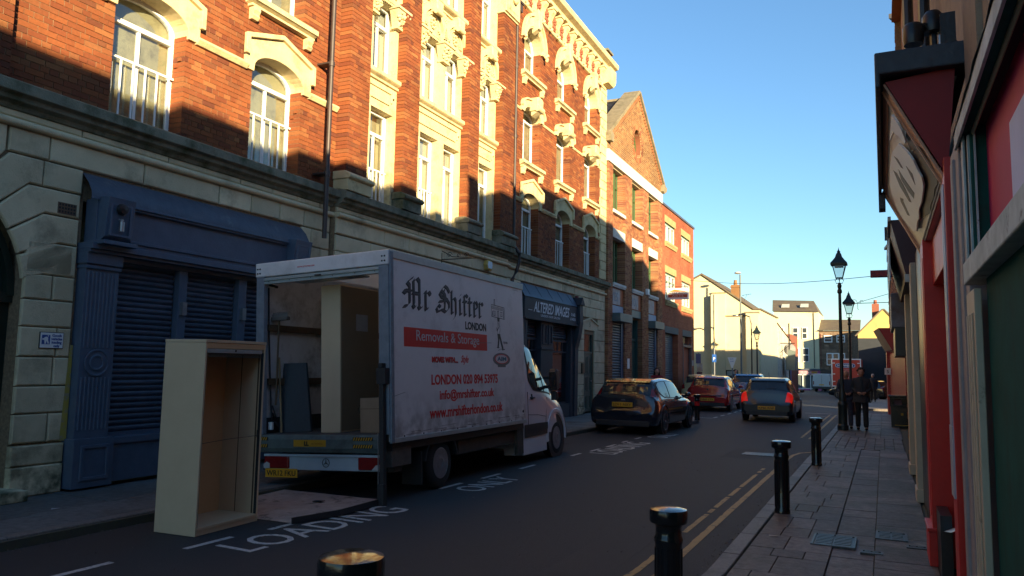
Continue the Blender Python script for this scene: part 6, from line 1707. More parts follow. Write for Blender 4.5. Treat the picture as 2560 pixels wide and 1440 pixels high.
# underside
m = MB(); m.box(-1.75, -1.6, .1, 5.8, .42, .62); m.box(-.55, -.4, .1, 5.8, .42, .62); m.box(-1.6, -.5, 1.0, 1.7, .25, .45); m.box(-1.4, -.8, .5, 3.8, .3, .5); m.tube([(-1.8, 1.37, .34), (-.3, 1.37, .34)], .07, 8); m.box(-2.07, -.05, .1, LB_, .62, .74)
vp('chassis', m, BLKPL)
m = MB(); m.box(-.16, -.12, 1.95, 4.05, .40, .60); m.box(-.12, -.06, 3.95, 4.2, .2, .74); vp('side_guard', m, mat('dirty_guard', (.10, .075, .05), .8, (.06, .05, .04), ns=8))
m = MB(); m.band(arcpts(1.37, .44, .34, .42, 14, R(10), R(170)), arcpts(1.37, .47, .34, .45, 14, R(10), R(170)), -.40, -.06); m.box(-.38, -.08, .84, .87, .12, .55); vp('mudguard', m, BLKPL)
m = MB(); m.box(-.2, -.05, .1, .55, .42, .66); m.box(-.18, -.1, .2, .4, .35, .5); vp('battery_box', m, mat('rust_grey', (.14, .12, .10), .8, (.08, .07, .06), ns=10), .01)

def wheel(parent, x, y, z, r, wd, rimr, side=1, style='van', rimm=None, steer=0.0):
    m = MB(); n = 32
    prof = [(r * .62, 0), (r * .80, .0), (r * .93, .012), (r * .985, .035), (r, .06), (r, wd - .05), (r * .97, wd - .02), (r * .7, wd)]
    m.lathe([(a, -h * side) for a, h in prof], (0, 0, 0), n, 'x', cap=True)
    w_ = m.build('wheel', TYRE, parent, smooth=40); w_.location = (x, y, z); w_.rotation_euler = (0, 0, steer)
    q = MB()
    if style == 'van':
        q.lathe([(rimr, .002 * side), (rimr * .93, .006 * side), (rimr * .88, -.03 * side), (rimr * .6, -.02 * side), (rimr * .55, .0), (rimr * .30, .01 * side), (rimr * .25, -.02 * side), (0, -.02 * side)], (0, 0, 0), 28, 'x')
        q.build('rim', rimm or RIMG, w_, smooth=35)
        h = MB()
        for k in range(12):
            t = 2 * math.pi * k / 12; h.lathe([(0, 0), (rimr * .085, 0), (rimr * .085, .003 * side), (0, .003 * side)], (-.022 * side, rimr * .74 * math.cos(t), rimr * .74 * math.sin(t)), 8, 'x')
        h.build('rim_hole', BLKPL, w_)
    else:
        q.band([(rimr * .88 * math.cos(2 * math.pi * i / n), rimr * .88 * math.sin(2 * math.pi * i / n)) for i in range(n)], [(rimr * math.cos(2 * math.pi * i / n), rimr * math.sin(2 * math.pi * i / n)) for i in range(n)], -.02 * side, .004 * side, closed=True)
        ns_ = 5
        for k in range(ns_):
            for dt in (-.16, .16):
                t = 2 * math.pi * k / ns_ + dt; c, s_ = math.cos(t), math.sin(t); wv = rimr * .07
                q.ext([(c * rimr * .12 - s_ * wv, s_ * rimr * .12 + c * wv), (c * rimr * .92 - s_ * wv, s_ * rimr * .92 + c * wv), (c * rimr * .92 + s_ * wv, s_ * rimr * .92 - c * wv), (c * rimr * .12 + s_ * wv, s_ * rimr * .12 - c * wv)], -.02 * side, .0)
        q.lathe([(rimr * .2, -.02 * side), (rimr * .2, .004 * side), (0, .008 * side)], (0, 0, 0), 12, 'x')
        q.build('rim', rimm or RIMG, w_, smooth=35)
        h = MB(); h.lathe([(rimr * .9, -.04 * side), (0, -.04 * side)], (0, 0, 0), 20, 'x'); h.build('brake_disc', BLKPL, w_)
    return w_
wheel(V, -.09, 1.37, .345, .345, .22, .21, 1)
wheel(V, -1.97, 1.37, .44, .345, .22, .20, -1)
wheel(V, -.062, 5.80, .345, .345, .22, .21, 1)
wheel(V, -1.95, 5.80, .44, .345, .22, .20, -1)

# ---- cab, lofted
def catmull(P, t):
    n = len(P) - 1; t = max(0, min(n - 1e-9, t)); i = int(t); f = t - i
    p0, p1, p2, p3 = P[max(i - 1, 0)], P[i], P[i + 1], P[min(i + 2, n)]
    return tuple(0.5 * (2 * b + (c - a) * f + (2 * a - 5 * b + 4 * c - d) * f * f + (-a + 3 * b - 3 * c + d) * f ** 3) for a, b, c, d in zip(p0, p1, p2, p3))
def lerpP(P, t):
    n = len(P) - 1; t = max(0, min(n - 1e-9, t)); i = int(t); f = t - i
    return tuple(a + (b - a) * f for a, b in zip(P[i], P[i + 1]))
class Loft:
    """stations: list of (y, [(x, z)...]) half sections, bottom to top centre"""
    def __init__(s, st, ny=4, nt=3, soft=True):
        s.st = st; s.ny = ny; s.nt = nt; s.k = len(st[0][1])
    def pt(s, yi, ti):
        sec = []
        n = len(s.st) - 1
        i = max(0, min(n - 1, int(yi))); f = yi - i
        idx = [max(i - 1, 0), i, i + 1, min(i + 2, n)]
        ys = [s.st[j][0] for j in idx]
        def cr(a, b, c, d): return 0.5 * (2 * b + (c - a) * f + (2 * a - 5 * b + 4 * c - d) * f * f + (-a + 3 * b - 3 * c + d) * f ** 3)
        y = ys[1] + (ys[2] - ys[1]) * f
        # finite-difference tangents respecting spacing, damped
        P = []
        for k in range(s.k):
            v = [s.st[j][1][k] for j in idx]
            q = []
            for c in (0, 1):
                a, b, cc, d = (w_[c] for w_ in v)
                m1 = (cc - a) / max(ys[2] - ys[0], 1e-6) * (ys[2] - ys[1]); m2 = (d - b) / max(ys[3] - ys[1], 1e-6) * (ys[2] - ys[1])
                if (cc - b) * (b - a) <= 0: m1 = 0
                if (d - cc) * (cc - b) <= 0: m2 = 0
                f2, f3 = f * f, f ** 3
                q.append((2 * f3 - 3 * f2 + 1) * b + (f3 - 2 * f2 + f) * m1 + (-2 * f3 + 3 * f2) * cc + (f3 - f2) * m2)
            P.append(tuple(q))
        x, z = catmull(P, ti)
        return (max(x, 0), y, z)
    def yidx(s, y):
        for i in range(len(s.st) - 1):
            if s.st[i][0] <= y <= s.st[i + 1][0]: return i + (y - s.st[i][0]) / (s.st[i + 1][0] - s.st[i][0])
        return 0 if y < s.st[0][0] else len(s.st) - 1 - 1e-6
    def at(s, y, t, side=1, off=0.0, cx=0.0):
        yi = s.yidx(y); p = Vector(s.pt(yi, t))
        if off:
            e = .02
            a = Vector(s.pt(min(yi + e, len(s.st) - 1.001), t)) - Vector(s.pt(max(yi - e, 0), t)); b = Vector(s.pt(yi, min(t + e, s.k - 1.001))) - Vector(s.pt(yi, max(t - e, 0)))
            nn = b.cross(a)
            if nn.length > 1e-9:
                nn.normalize()
                if nn.x < -.2 or (abs(nn.x) < .2 and nn.z < 0): nn = -nn
                p = p + nn * off
        return (cx + p.x * side, p.y, p.z)
    def mesh(s, cx=0.0):
        m = MB(); NY = (len(s.st) - 1) * s.ny; NT = (s.k - 1) * s.nt
        for side in (1, -1):
            vs = [None] * ((NY + 1) * (NT + 1)); 
            for i in range(NY + 1):
                for j in range(NT + 1):
                    p = s.pt(min(i / s.ny, len(s.st) - 1 - 1e-6), min(j / s.nt, s.k - 1 - 1e-6)); vs[i * (NT + 1) + j] = (cx + p[0] * side, p[1], p[2])
            fs = [(i * (NT + 1) + j, i * (NT + 1) + j + 1, (i + 1) * (NT + 1) + j + 1, (i + 1) * (NT + 1) + j) for i in range(NY) for j in range(NT)]
            m.add(vs, fs)
            for i in (0, NY):
                row = [vs[i * (NT + 1) + j] for j in range(NT + 1)]
                row2 = [(cx, row[0][1], row[0][2])] + row
                m.add(row2, [tuple(range(len(row2)))])
        return m
    def patch(s, ys, t0f, t1f, side=1, off=.006, cx=0.0, nt=6, mb=None):
        """surface strip over stations ys, from t0f(y) to t1f(y)"""
        m = mb or MB(); vs = []
        for y in ys:
            a, b = t0f(y), t1f(y)
            for j in range(nt + 1): vs.append(s.at(y, a + (b - a) * j / nt, side, off, cx))
        fs = [(i * (nt + 1) + j, i * (nt + 1) + j + 1, (i + 1) * (nt + 1) + j + 1, (i + 1) * (nt + 1) + j) for i in range(len(ys) - 1) for j in range(nt)]
        m.add(vs, fs); return m
def lin(a, b, n=8): return [a + (b - a) * i / n for i in range(n + 1)]
cab = Loft([(4.22, [(.70, .28), (.95, .30), (.985, .55), (.99, 1.0), (.98, 1.30), (.92, 1.85), (.80, 2.14), (.45, 2.26), (0, 2.29)]),
            (4.85, [(.70, .28), (.95, .30), (.985, .55), (.99, 1.0), (.975, 1.26), (.90, 1.82), (.77, 2.10), (.42, 2.22), (0, 2.25)]),
            (5.20, [(.70, .28), (.95, .32), (.985, .55), (.99, .98), (.965, 1.22), (.86, 1.68), (.73, 1.92), (.42, 2.03), (0, 2.06)]),
            (5.55, [(.70, .28), (.95, .32), (.985, .55), (.985, .95), (.95, 1.18), (.86, 1.44), (.72, 1.58), (.42, 1.68), (0, 1.71)]),
            (5.88, [(.70, .28), (.95, .32), (.98, .52), (.975, .90), (.93, 1.08), (.84, 1.20), (.70, 1.28), (.42, 1.34), (0, 1.36)]),
            (6.25, [(.70, .28), (.93, .32), (.955, .50), (.94, .82), (.89, .97), (.80, 1.06), (.66, 1.11), (.40, 1.14), (0, 1.16)]),
            (6.55, [(.66, .28), (.88, .32), (.90, .46), (.87, .70), (.82, .84), (.73, .91), (.6, .95), (.38, .98), (0, .99)]),
            (6.74, [(.6, .30), (.80, .33), (.81, .43), (.79, .56), (.75, .66), (.67, .72), (.55, .76), (.34, .78), (0, .79)]),
            (6.80, [(.55, .33), (.74, .36), (.76, .42), (.74, .50), (.70, .57), (.62, .62), (.5, .65), (.32, .66), (0, .67)])], ny=4, nt=3)
CX = -1.05
DGL = mat('tinted_vehicle_window', (.018, .022, .026), .04, (.03, .034, .038), ns=3, spec=.6, coat=.2)
cb = vp('cab', cab.mesh(CX), CABW, smooth=32)
wr0 = lambda y: 4.06 + max(0, 4.72 - y) * 1.6
wr1 = lambda y: 5.60 - max(0, y - 5.0) * 1.3
m = MB()
for side in (1, -1): cab.patch(lin(4.52, 5.64, 18), lambda y: wr0(y) - .10, lambda y: wr1(y) + .10, side, .004, CX, mb=m)
vp('window_surround', m, BLKPL, parent=cb)
m = MB()
for side in (1, -1): cab.patch(lin(4.58, 5.24, 10), wr0, wr1, side, .009, CX, mb=m)
vp('side_window', m, DGL, parent=cb)
m = MB()
for side in (1, -1): cab.patch(lin(5.30, 5.58, 6), wr0, wr1, side, .009, CX, mb=m)
vp('quarter_window', m, DGL, parent=cb)
m = MB()
for side in (1, -1): cab.patch(lin(5.02, 5.78, 10), lambda y: 6.12, lambda y: 7.98, side, .008, CX, mb=m)
vp('windscreen', m, DGL, parent=cb)
m = MB()
for side in (1, -1): cab.patch(lin(4.24, 5.34, 6), lambda y: 1.70, lambda y: 2.30, side, .016, CX, nt=3, mb=m)
vp('rubbing_strip', m, BLKPL, parent=cb)
m = MB(); m.box(CX + .60, CX + .965, 4.22, 5.34, .16, .34); m.box(CX + .9, CX + .985, 4.22, 5.30, .16, .48); vp('door_step', m, CABW, .012, parent=cb)
WY = 5.80
m = MB(); m.lathe([(.0, 0), (.43, 0), (.43, .012), (0, .012)], (-.078, WY, .36), 32, 'x'); vp('wheel_well', m, BLKPL, parent=cb)
m = MB(); m.band(arcpts(WY, .42, .40, .42, 18, R(-12), R(192)), arcpts(WY, .50, .40, .50, 18, R(-12), R(192)), -.14, -.048); vp('wheel_arch', m, CABW, .012, parent=cb)
m = MB()
for side in (1, -1): cab.patch(lin(6.28, 6.79, 6), lambda y: 1.0, lambda y: 2.75, side, .016, CX, mb=m)
vp('front_bumper', m, BLKPL, parent=cb)
m = MB(); m.tube([(-.05, 4.56, 1.13), (-.035, 4.64, 1.13), (-.05, 4.74, 1.13)], .016, 6); m.lathe([(0, 0), (.032, 0), (.032, .02), (0, .02)], (-.066, 4.62, 1.13), 10, 'x'); m.lathe([(0, 0), (.016, 0), (.016, .02), (0, .02)], (-.066, 4.62, 1.18), 10, 'x'); vp('door_handle', m, BLKPL, parent=cb)
m = MB(); m.tube([(-.060, 4.44, 1.24), (-.058, 4.44, .50)], .006, 4); m.tube([(-.075, 5.40, 1.12), (-.062, 5.30, .85), (-.058, 5.26, .62)], .006, 4); m.tube([(-.057, 4.46, .84), (-.056, 4.9, .82), (-.06, 5.3, .77)], .005, 4); vp('door_gap', m, BLKPL, parent=cb)
m = MB(); m.ext([(5.28, 1.24), (5.46, 1.26), (5.45, 1.62), (5.34, 1.64), (5.28, 1.56)], .02, .17, inset=.02); m.ext([(5.36, 1.06), (5.48, 1.08), (5.47, 1.23), (5.37, 1.23)], .02, .13, inset=.015); m.box(-.12, .03, 5.36, 5.42, 1.28, 1.34); m.box(-.14, .03, 5.36, 5.42, 1.46, 1.51); mi = vp('door_mirror', m, BLKPL, .01, parent=cb)
m = MB(); m.box(.035, .155, 5.272, 5.279, 1.28, 1.58); vp('mirror_glass', m, mat('mirror', (.4, .42, .45), .05, metal=1.0), parent=mi)
# wind deflector
m = MB(); df = Loft([(4.20, [(.98, 2.14), (1.02, 2.5), (1.0, 2.98), (.9, 3.06), (0, 3.08)]), (4.32, [(.96, 2.12), (1.0, 2.45), (.97, 2.86), (.85, 2.95), (0, 3.0)]), (4.50, [(.88, 2.14), (.92, 2.3), (.88, 2.58), (.76, 2.66), (0, 2.74)]), (4.66, [(.8, 2.18), (.82, 2.24), (.78, 2.30), (.66, 2.34), (0, 2.38)])], ny=4, nt=3)
vp('wind_deflector', df.mesh(CX), CABW, smooth=40)
m = MB(); m.tube([(-.033, 4.34, 2.56), (-.05, 4.42, 2.4), (-.075, 4.48, 2.26)], .006, 5); vp('deflector_line', m, mat('navy_line', (.03, .05, .1), .5))
m = MB(); m.lathe([(0, 0), (.022, 0), (.022, .01), (0, .01)], (.001, 4.08, .92), 12, 'x'); vp('marker_light', m, BLKPL)
for k in range(9):
    m = MB(); m.box(0, .006, .3 + k * .47, .315 + k * .47, .755, .80); vp('rail_clip', m, BVIN)
m = MB(); rr = random.Random(6)
for k in range(26):
    a = .1 + rr.random() * 4.0; l = rr.uniform(.04, .4); z = rr.choice([.80, .815, .83, .86, 2.98]) + rr.uniform(-.006, .006); m.box(0, .0012, a, min(a + l, 4.15), z, z + rr.uniform(.002, .006))
o = vp('scuff', m, mat('scuff_brown', (.12, .09, .07), .8)); o['kind'] = 'stuff'

# ---- signwriting on the side
SF = .0012
M0 = frame((SF, 0, 0), (0, 1, 0), (0, 0, 1))
zc = [0.0]
def nib(m, pts, w_=.05, ang=R(38), lay=0.0):
    dx, dz = math.cos(ang) * w_ / 2, math.sin(ang) * w_ / 2
    for p, q in zip(pts[:-1], pts[1:]):
        zc[0] += .00002
        x = SF + lay + zc[0]
        m.add([(x, p[0] - dx, p[1] - dz), (x, q[0] - dx, q[1] - dz), (x, q[0] + dx, q[1] + dz), (x, p[0] + dx, p[1] + dz)], [(0, 1, 2, 3)])
def stem(x, top=1.0, bot=0.0): return [[(x - .10, top - .10), (x + .0, top - .0), (x + .02, top - .16)], [(x, top - .12), (x, bot + .12)], [(x - .02, bot + .14), (x + .02, bot + .0), (x + .14, bot + .10)]]
def L_i(x): return stem(x) + [[(x + .02, 1.25), (x + .10, 1.33)]], .36
def L_r(x): return stem(x) + [[(x + .04, .86), (x + .20, 1.0), (x + .30, .84)]], .46
def L_t(x): return stem(x, 1.22) + [[(x - .15, .90), (x + .20, .90)]], .40
def L_f(x): return stem(x, 1.30) + [[(x, 1.22), (x + .12, 1.36), (x + .28, 1.22)], [(x - .14, .90), (x + .20, .90)]], .42
def L_h(x): return stem(x, 1.42) + [[(x + .03, .86), (x + .22, 1.02), (x + .32, .86)], [(x + .32, .88), (x + .32, .0), (x + .22, -.20), (x + .08, -.36)]], .66
def L_e(x): return stem(x) + [[(x + .0, .88), (x + .16, 1.02), (x + .28, .84)], [(x + .28, .86), (x + .26, .62), (x + .04, .50)]], .46
def L_M(x): return [[(x + .0, .02), (x + .22, .08), (x + .34, .24)], [(x + .36, .24), (x + .36, 1.15), (x + .22, 1.32)], [(x + .22, 1.3), (x + .42, 1.5), (x + .56, 1.62)], [(x + .16, .72), (x + .0, .82), (x + .14, .88), (x + .46, .86)], [(x + .58, 1.5), (x + .60, .2)], [(x + .52, .18), (x + .62, .02), (x + .74, .16)], [(x + .60, 1.42), (x + .80, 1.62), (x + .92, 1.46)], [(x + .92, 1.5), (x + .92, .2)], [(x + .84, .16), (x + .94, -.0), (x + 1.08, .14)], [(x + .5, .8), (x + .9, .8)]], 1.28
def L_S(x): return [[(x + .95, 1.30), (x + .80, 1.56), (x + .60, 1.66), (x + .36, 1.40), (x + .22, 1.15), (x + .38, .92), (x + .72, .86), (x + .92, .62), (x + .92, .32), (x + .66, .04)], [(x + .66, .04), (x + .40, .16), (x + .24, .08), (x + .06, -.02), (x - .02, .22), (x + .12, .42), (x + .28, .30)], [(x + .62, 1.5), (x + .50, 1.1), (x + .62, .60), (x + .58, .2)], [(x + .34, 1.36), (x + .62, 1.10), (x + .70, .72)], [(x + .15, .62), (x + .5, .70), (x + .8, .86)]], 1.12
def word(m, seq, x, z, sx, sz, w_, lay=0.0, z_of=None):
    for fn in seq:
        strokes, adv = fn(x / sx)
        for st_ in strokes:
            nib(m, [(p[0] * sx, z + p[1] * sz - (0)) for p in st_], w_, lay=lay)
        x += adv * sx
    return x
for mm, w_, lay, dx in ((BVIN, .088, 0, 0), (GVIN, .040, .0026, .008)):
    m = MB(); zc[0] = 0
    e = word(m, [L_M, L_r], .31 + dx, 2.42, .44, .25, w_, lay)
    e2 = word(m, [L_S, L_h, L_i, L_f, L_t, L_e, L_r], 1.17 + dx, 2.42, .388, .228, w_ * .86, lay)
    o = vp('lettering', m, mm)
def vt(s, a, b, c, d, mm, **k): return fit_text(s, a, b, c, d, mm, M0, parent=V, **k)
vt('LONDON', 2.02, 2.72, 2.215, 2.335, BVIN, bold=.035)
m = MB(); m.box(0, .0016, .32, 2.74, 1.915, 2.165); rb = vp('red_band', m, REDV)
fit_text('Removals & Storage', .62, 2.46, 1.955, 2.14, WVIN, frame((.0035, 0, 0), (0, 1, 0), (0, 0, 1)), parent=rb)
vt('MOVES WITH....', 1.02, 1.76, 1.72, 1.80, REDV, bold=.04); 
M1 = frame((SF - .0006, 0, 0), (0, 1, 0), (0, 0, 1)); fit_text('MOVES WITH....', 1.035, 1.775, 1.712, 1.792, BVIN, M1, parent=V, bold=.04, ext=.0002)
vt('Style', 1.86, 2.10, 1.69, 1.83, REDV, shear=.45, bold=.015)
vt('LONDON 020 894 53975', 1.0, 3.10, 1.41, 1.555, REDV, bold=.03)
vt('info@mrshifter.co.uk', 1.22, 2.95, 1.175, 1.345, REDV, bold=.025)
vt('www.mrshifterlondon.co.uk', .94, 3.26, .965, 1.115, REDV, bold=.025)
m = MB()    # line drawing: man carrying a house on his head
def poly2(pts, wd=.010, closed=False):
    pp = pts + ([pts[0]] if closed else [])
    for p, q in zip(pp[:-1], pp[1:]):
        d = math.hypot(q[0] - p[0], q[1] - p[1]) or 1; nx, nz = -(q[1] - p[1]) / d * wd / 2, (q[0] - p[0]) / d * wd / 2
        m.add([(SF, p[0] - nx, p[1] - nz), (SF, q[0] - nx, q[1] - nz), (SF, q[0] + nx, q[1] + nz), (SF, p[0] + nx, p[1] + nz)], [(0, 1, 2, 3)])
hx, hz_ = 2.93, 2.44
poly2([(2.93, 2.47), (2.93, 2.66), (3.42, 2.64), (3.42, 2.45)], closed=True); 
for k in range(3): poly2([(2.935, 2.60 + k * .017), (3.415, 2.585 + k * .017)], .006)
poly2([(3.03, 2.66), (3.03, 2.75), (3.06, 2.75), (3.06, 2.66)], .014)
for c in (3.03, 3.30): poly2([(c - .035, 2.49), (c - .045, 2.56), (c + .045, 2.56), (c + .04, 2.49)], .008, True); poly2([(c - .02, 2.49), (c, 2.55), (c + .02, 2.49)], .006)
poly2([(3.16, 2.46), (3.16, 2.57), (3.20, 2.57), (3.20, 2.46)], .014); poly2([(2.95, 2.47), (2.98, 2.56)], .02); poly2([(3.38, 2.46), (3.40, 2.58)], .02)
m.ext([(3.15, 2.40), (3.22, 2.40), (3.23, 2.46), (3.14, 2.46)], SF, SF + .001); poly2([(3.16, 2.40), (3.20, 2.32), (3.12, 2.24), (3.11, 2.30)], .016); poly2([(3.21, 2.40), (3.24, 2.26), (3.20, 2.18)], .012); poly2([(3.14, 2.38), (3.13, 2.26), (3.16, 2.18)], .010)
m.ext([(3.13, 2.20), (3.22, 2.20), (3.20, 2.10), (3.17, 1.985), (3.12, 1.99), (3.15, 2.1)], SF, SF + .0012); m.ext([(3.18, 2.19), (3.23, 2.20), (3.30, 2.06), (3.35, 1.97), (3.30, 1.95), (3.24, 2.06)], SF, SF + .0014)
poly2([(3.10, 1.98), (3.19, 1.975)], .016); poly2([(3.29, 1.95), (3.40, 1.955)], .016); poly2([(3.14, 1.93), (3.26, 1.96), (3.34, 1.93)], .006)
vp('man_and_house_drawing', m, BVIN)
text('RJ 4703', .05, GVIN, frame((SF, 3.36, 2.05), (0, 1, -.03), (0, .03, 1)), V, bold=0)
m = MB(); m.ext([(3.27 + .33 * math.cos(t), 1.79 + .105 * math.sin(t)) for t in [2 * math.pi * i / 28 for i in range(28)]], 0, .0016); m.box(0, .0016, 3.12, 3.42, 1.665, 1.70); bd = vp('round_badge', m, mat('badge_grey', (.17, .17, .18), .4))
m = MB(); E_ = lambda a, b: [(3.27 + a * math.cos(2 * math.pi * i / 28), 1.795 + b * math.sin(2 * math.pi * i / 28)) for i in range(28)]
m.band(E_(.235, .068), E_(.255, .078), .0016, .003, closed=True); vp('badge_ring', m, REDV, parent=bd)
m = MB(); m.ext(E_(.236, .069), .0016, .0026); vp('badge_field', m, WVIN, parent=bd)
fit_text('AIM', 3.10, 3.44, 1.765, 1.83, mat('teal_vinyl', (.01, .16, .25), .4), frame((.0036, 0, 0), (0, 1, 0), (0, 0, 1)), parent=bd, bold=.03)
m = MB()   # scratches
for a, b in (((.02, 1.28), (.34, 1.335)), ((2.1, 2.02), (2.9, 2.045)), ((.35, .80), (1.0, .83)), ((1.3, .80), (1.9, .80))): 
    SF = .0021; poly2([a, b], .005)
SF = .0012
vp('scratch', m, mat('scratch_grey', (.2, .18, .17), .8))

# ---- load inside the van (each a thing of its own, resting on the floor)
def in_van(o): o.matrix_basis = vroot.matrix_basis @ o.matrix_basis; return o
t = thing('tall_cabinet', 'tall beech laminate cabinet standing inside the removal van', 'cabinet', (-1.30, .32, .83))
m = MB(); m.box(0, .31, 0, .9, 0, 1.96); m.build('carcass', BEECH, t, bevel=.004)
m = MB(); m.box(.311, .316, .02, .88, .02, 1.94); m.build('back_panel', mat('hardboard_back', (.26, .19, .115), .6, (.23, .165, .10), ns=3), t)
m = MB(); m.box(.317, .32, .35, .62, 1.35, 1.58); m.build('paper_label', mat('paper', (.4, .4, .42), .7), t); bpy.context.view_layer.update(); in_van(t)
t = thing('cardboard_box', 'brown cardboard box on the van floor just inside the right rear post', 'box', (-.66, .30, .83))
m = MB(); m.box(0, .48, 0, .45, 0, .44); m.build('carton', CARDB, t, bevel=.004)
m = MB(); m.box(-.002, .482, -.003, .0, .30, .305); m.tube([(.0, -.01, .36), (-.02, -.01, .30), (.0, -.01, .24)], .006, 5); m.build('flap_edge', WOODR, t); in_van(t)
o = MB(); o.add([(-2.0, .30, .835), (-1.55, .42, .835), (-1.55, .47, .835), (-2.0, .35, .835), (-2.045, .45, 1.77), (-1.72, .52, 1.77), (-1.72, .56, 1.77), (-2.045, .50, 1.77)], [(0, 3, 2, 1), (4, 5, 6, 7), (0, 1, 5, 4), (1, 2, 6, 5), (2, 3, 7, 6), (3, 0, 4, 7)])
t = tag(o.build('desk_panel', mat('charcoal_board', (.030, .036, .042), .7, (.04, .046, .052), ns=30), None, bevel=.004), 'dark charcoal board leaning on the left wall inside the van', 'board'); in_van(t)
o = MB(); o.tube([(-1.92, .27, .835), (-2.03, .34, 1.85)], .014, 8)
t = tag(o.build('wooden_pole', mat('pale_wood_pole', (.30, .19, .09), .6), None, smooth=40), 'pale wooden pole leaning beside the charcoal board in the van', 'pole'); in_van(t)
t = thing('broom', 'bristle broom hanging head up on the inner left wall of the van', 'broom', (-1.98, .22, 1.2))
m = MB(); m.tube([(0, 0, 0), (.03, .02, 1.15)], .013, 8); m.build('handle', WOODR, t, smooth=40)
m = MB(); m.box(-.14, .2, -.03, .05, 1.15, 1.20); m.build('head', mat('broom_head', (.16, .13, .11), .8), t, bevel=.01)
m = MB()
for i in range(16): m.tube([(-.12 + i * .02, .01, 1.20), (-.125 + i * .021, .01, 1.265)], [.012, .006], 5)
m.build('bristle', mat('bristles', (.2, .18, .16), .9), t); in_van(t)
t = MB(); 
t.tube([(-2.03, .12, 2.80), (-2.02, .12, 2.2), (-2.03, .16, 1.6), (-2.0, .15, 1.2), (-2.02, .2, .95), (-1.96, .2, 1.05), (-1.99, .16, 1.2)], .012, 6); t.tube([(-2.0, .2, 1.0), (-1.96, .25, .92), (-2.03, .28, .98), (-2.02, .2, 1.1)], .012, 6)
t.tube([(-2.03, .14, 2.84), (-1.9, .14, 2.80)], .02, 6)
in_van(tag(t.build('black_strap', BLKPL, None, smooth=40), 'black strap dangling in loops at the left inside of the van', 'strap'))
t = MB(); t.box(-2.02, -1.96, .12, .16, .88, .98); in_van(tag(t.build('paper_tag', WHITE, None, bevel=.004), 'small white tag low on the inner left wall of the van', 'tag'))

# ============================================================ open cabinet standing on the road
wr = thing('open_cabinet', 'tall open beech cabinet with rolled-up shutter standing on the road behind the van', 'cabinet', (-6.0, 5.43, -.098), R(3.5))
# local: x outward (towards the right), y along the street, z up. opening faces +x
Dp, Wd, Hh = .53, .87, 1.90
m = MB(); m.box(-Dp, 0, -.0, .022, .0, Hh - .03); m.build('side_panel', BEECH, wr, bevel=.0015)
m = MB(); m.box(-Dp, 0, Wd - .022, Wd, .0, Hh - .03); m.build('side_panel', BEECH, wr, bevel=.0015)
m = MB(); m.box(-Dp - .003, .006, -.003, Wd + .003, Hh - .028, Hh); m.build('top_panel', BEECH, wr, bevel=.0015)
m = MB(); m.box(-Dp, -.0, .022, Wd - .022, .05, .075); m.box(-.03, -.008, .022, Wd - .022, 0, .05); m.build('bottom_panel', BEECH, wr)
m = MB(); m.box(-Dp, -Dp + .012, .022, Wd - .022, .03, Hh - .03); m.build('back_panel', BEECHI, wr)
m = MB(); m.box(-.02, .0, .022, Wd - .022, Hh - .085, Hh - .03); m.build('top_rail', BEECHI, wr)
m = MB(); m.box(-.016, -.004, .022, Wd - .05, Hh - .118, Hh - .09); m.box(-.012, -.006, .022, Wd - .05, Hh - .13, Hh - .118); hd2 = m.build('shutter_edge', ALU, wr)
m = MB(); m.tube([(-.01, .42, Hh - .106), (-.0, .42, Hh - .106)], .012, 8); m.build('lock', BLKPL, hd2)
m = MB()
for k in range(4): m.box(-.34, -.02, .024, Wd - .024, Hh - .135 - k * .012, Hh - .128 - k * .012)
m.build('rolled_shutter', mat('shutter_grey', (.12, .10, .08), .6), wr)
for yy in (.40,):
    m = MB(); m.box(-Dp + .012, -Dp + .03, yy, yy + .045, .11, Hh - .14); up_ = m.build('shelf_upright', mat('shelf_upright_grey', (.20, .18, .16), .4, metal=.4), wr)
    m = MB(); m.box(-Dp + .03, -Dp + .033, yy + .045, yy + .055, .11, Hh - .14); m.build('slot_strip', WOODR, up_)
    m = MB(); m.box(-Dp + .02, -Dp + .09, yy - .02, yy + .07, .09, .11); m.build('bracket', GALV, up_)
m = MB(); m.box(-.075, -.055, Wd - .0235, Wd - .0215, .08, Hh - .14); m.box(-.30, -.29, Wd - .0235, Wd - .0215, .08, Hh - .14); m.build('slot_strip', WOODR, wr)
m = MB(); m.box(-.035, -.005, Wd - .03, Wd - .021, .08, Hh - .12); m.box(-.035, -.005, .021, .030, .08, Hh - .12); m.build('shutter_track', BLKPL, wr)
m = MB(); m.tube([(-.02, .03, .88), (-.03, .4, .895), (-.02, Wd - .03, .90)], .003, 5); m.box(-.03, -.01, Wd - .045, Wd - .022, .88, .96); m.build('string', BLKPL, wr)

# ============================================================ bollards, lamps, bin, poles
BOLM = mat('bollard_black', (.010, .010, .011), .18, (.014, .014, .015), ns=20, coat=.35, bump=.12, bs=25)
def bollard_proto():
    t = thing('bollard', 'x', 'bollard', (0, 0, 0), 0, 'black cast iron bollards on the right kerb')
    m = MB(); m.lathe([(.086, 0), (.086, .03), (.078, .05), (.0765, .60), (.082, .62), (.082, .635), (.074, .65), (.074, .70), (.085, .715)], (0, 0, 0), 28)
    for k in range(14):
        a = 2 * math.pi * k / 14; m.tube([(.077 * math.cos(a), .077 * math.sin(a), .06), (.0755 * math.cos(a), .0755 * math.sin(a), .58)], .006, 5)
    m.build('post', BOLM, t, smooth=40)
    m = MB(); m.lathe([(.085, .713), (.104, .722), (.108, .73), (.108, .782), (.104, .795), (.07, .803), (0, .806)], (0, 0, 0), 36); m.build('cap', BOLM, t, smooth=30)
    return t
bp0 = bollard_proto()
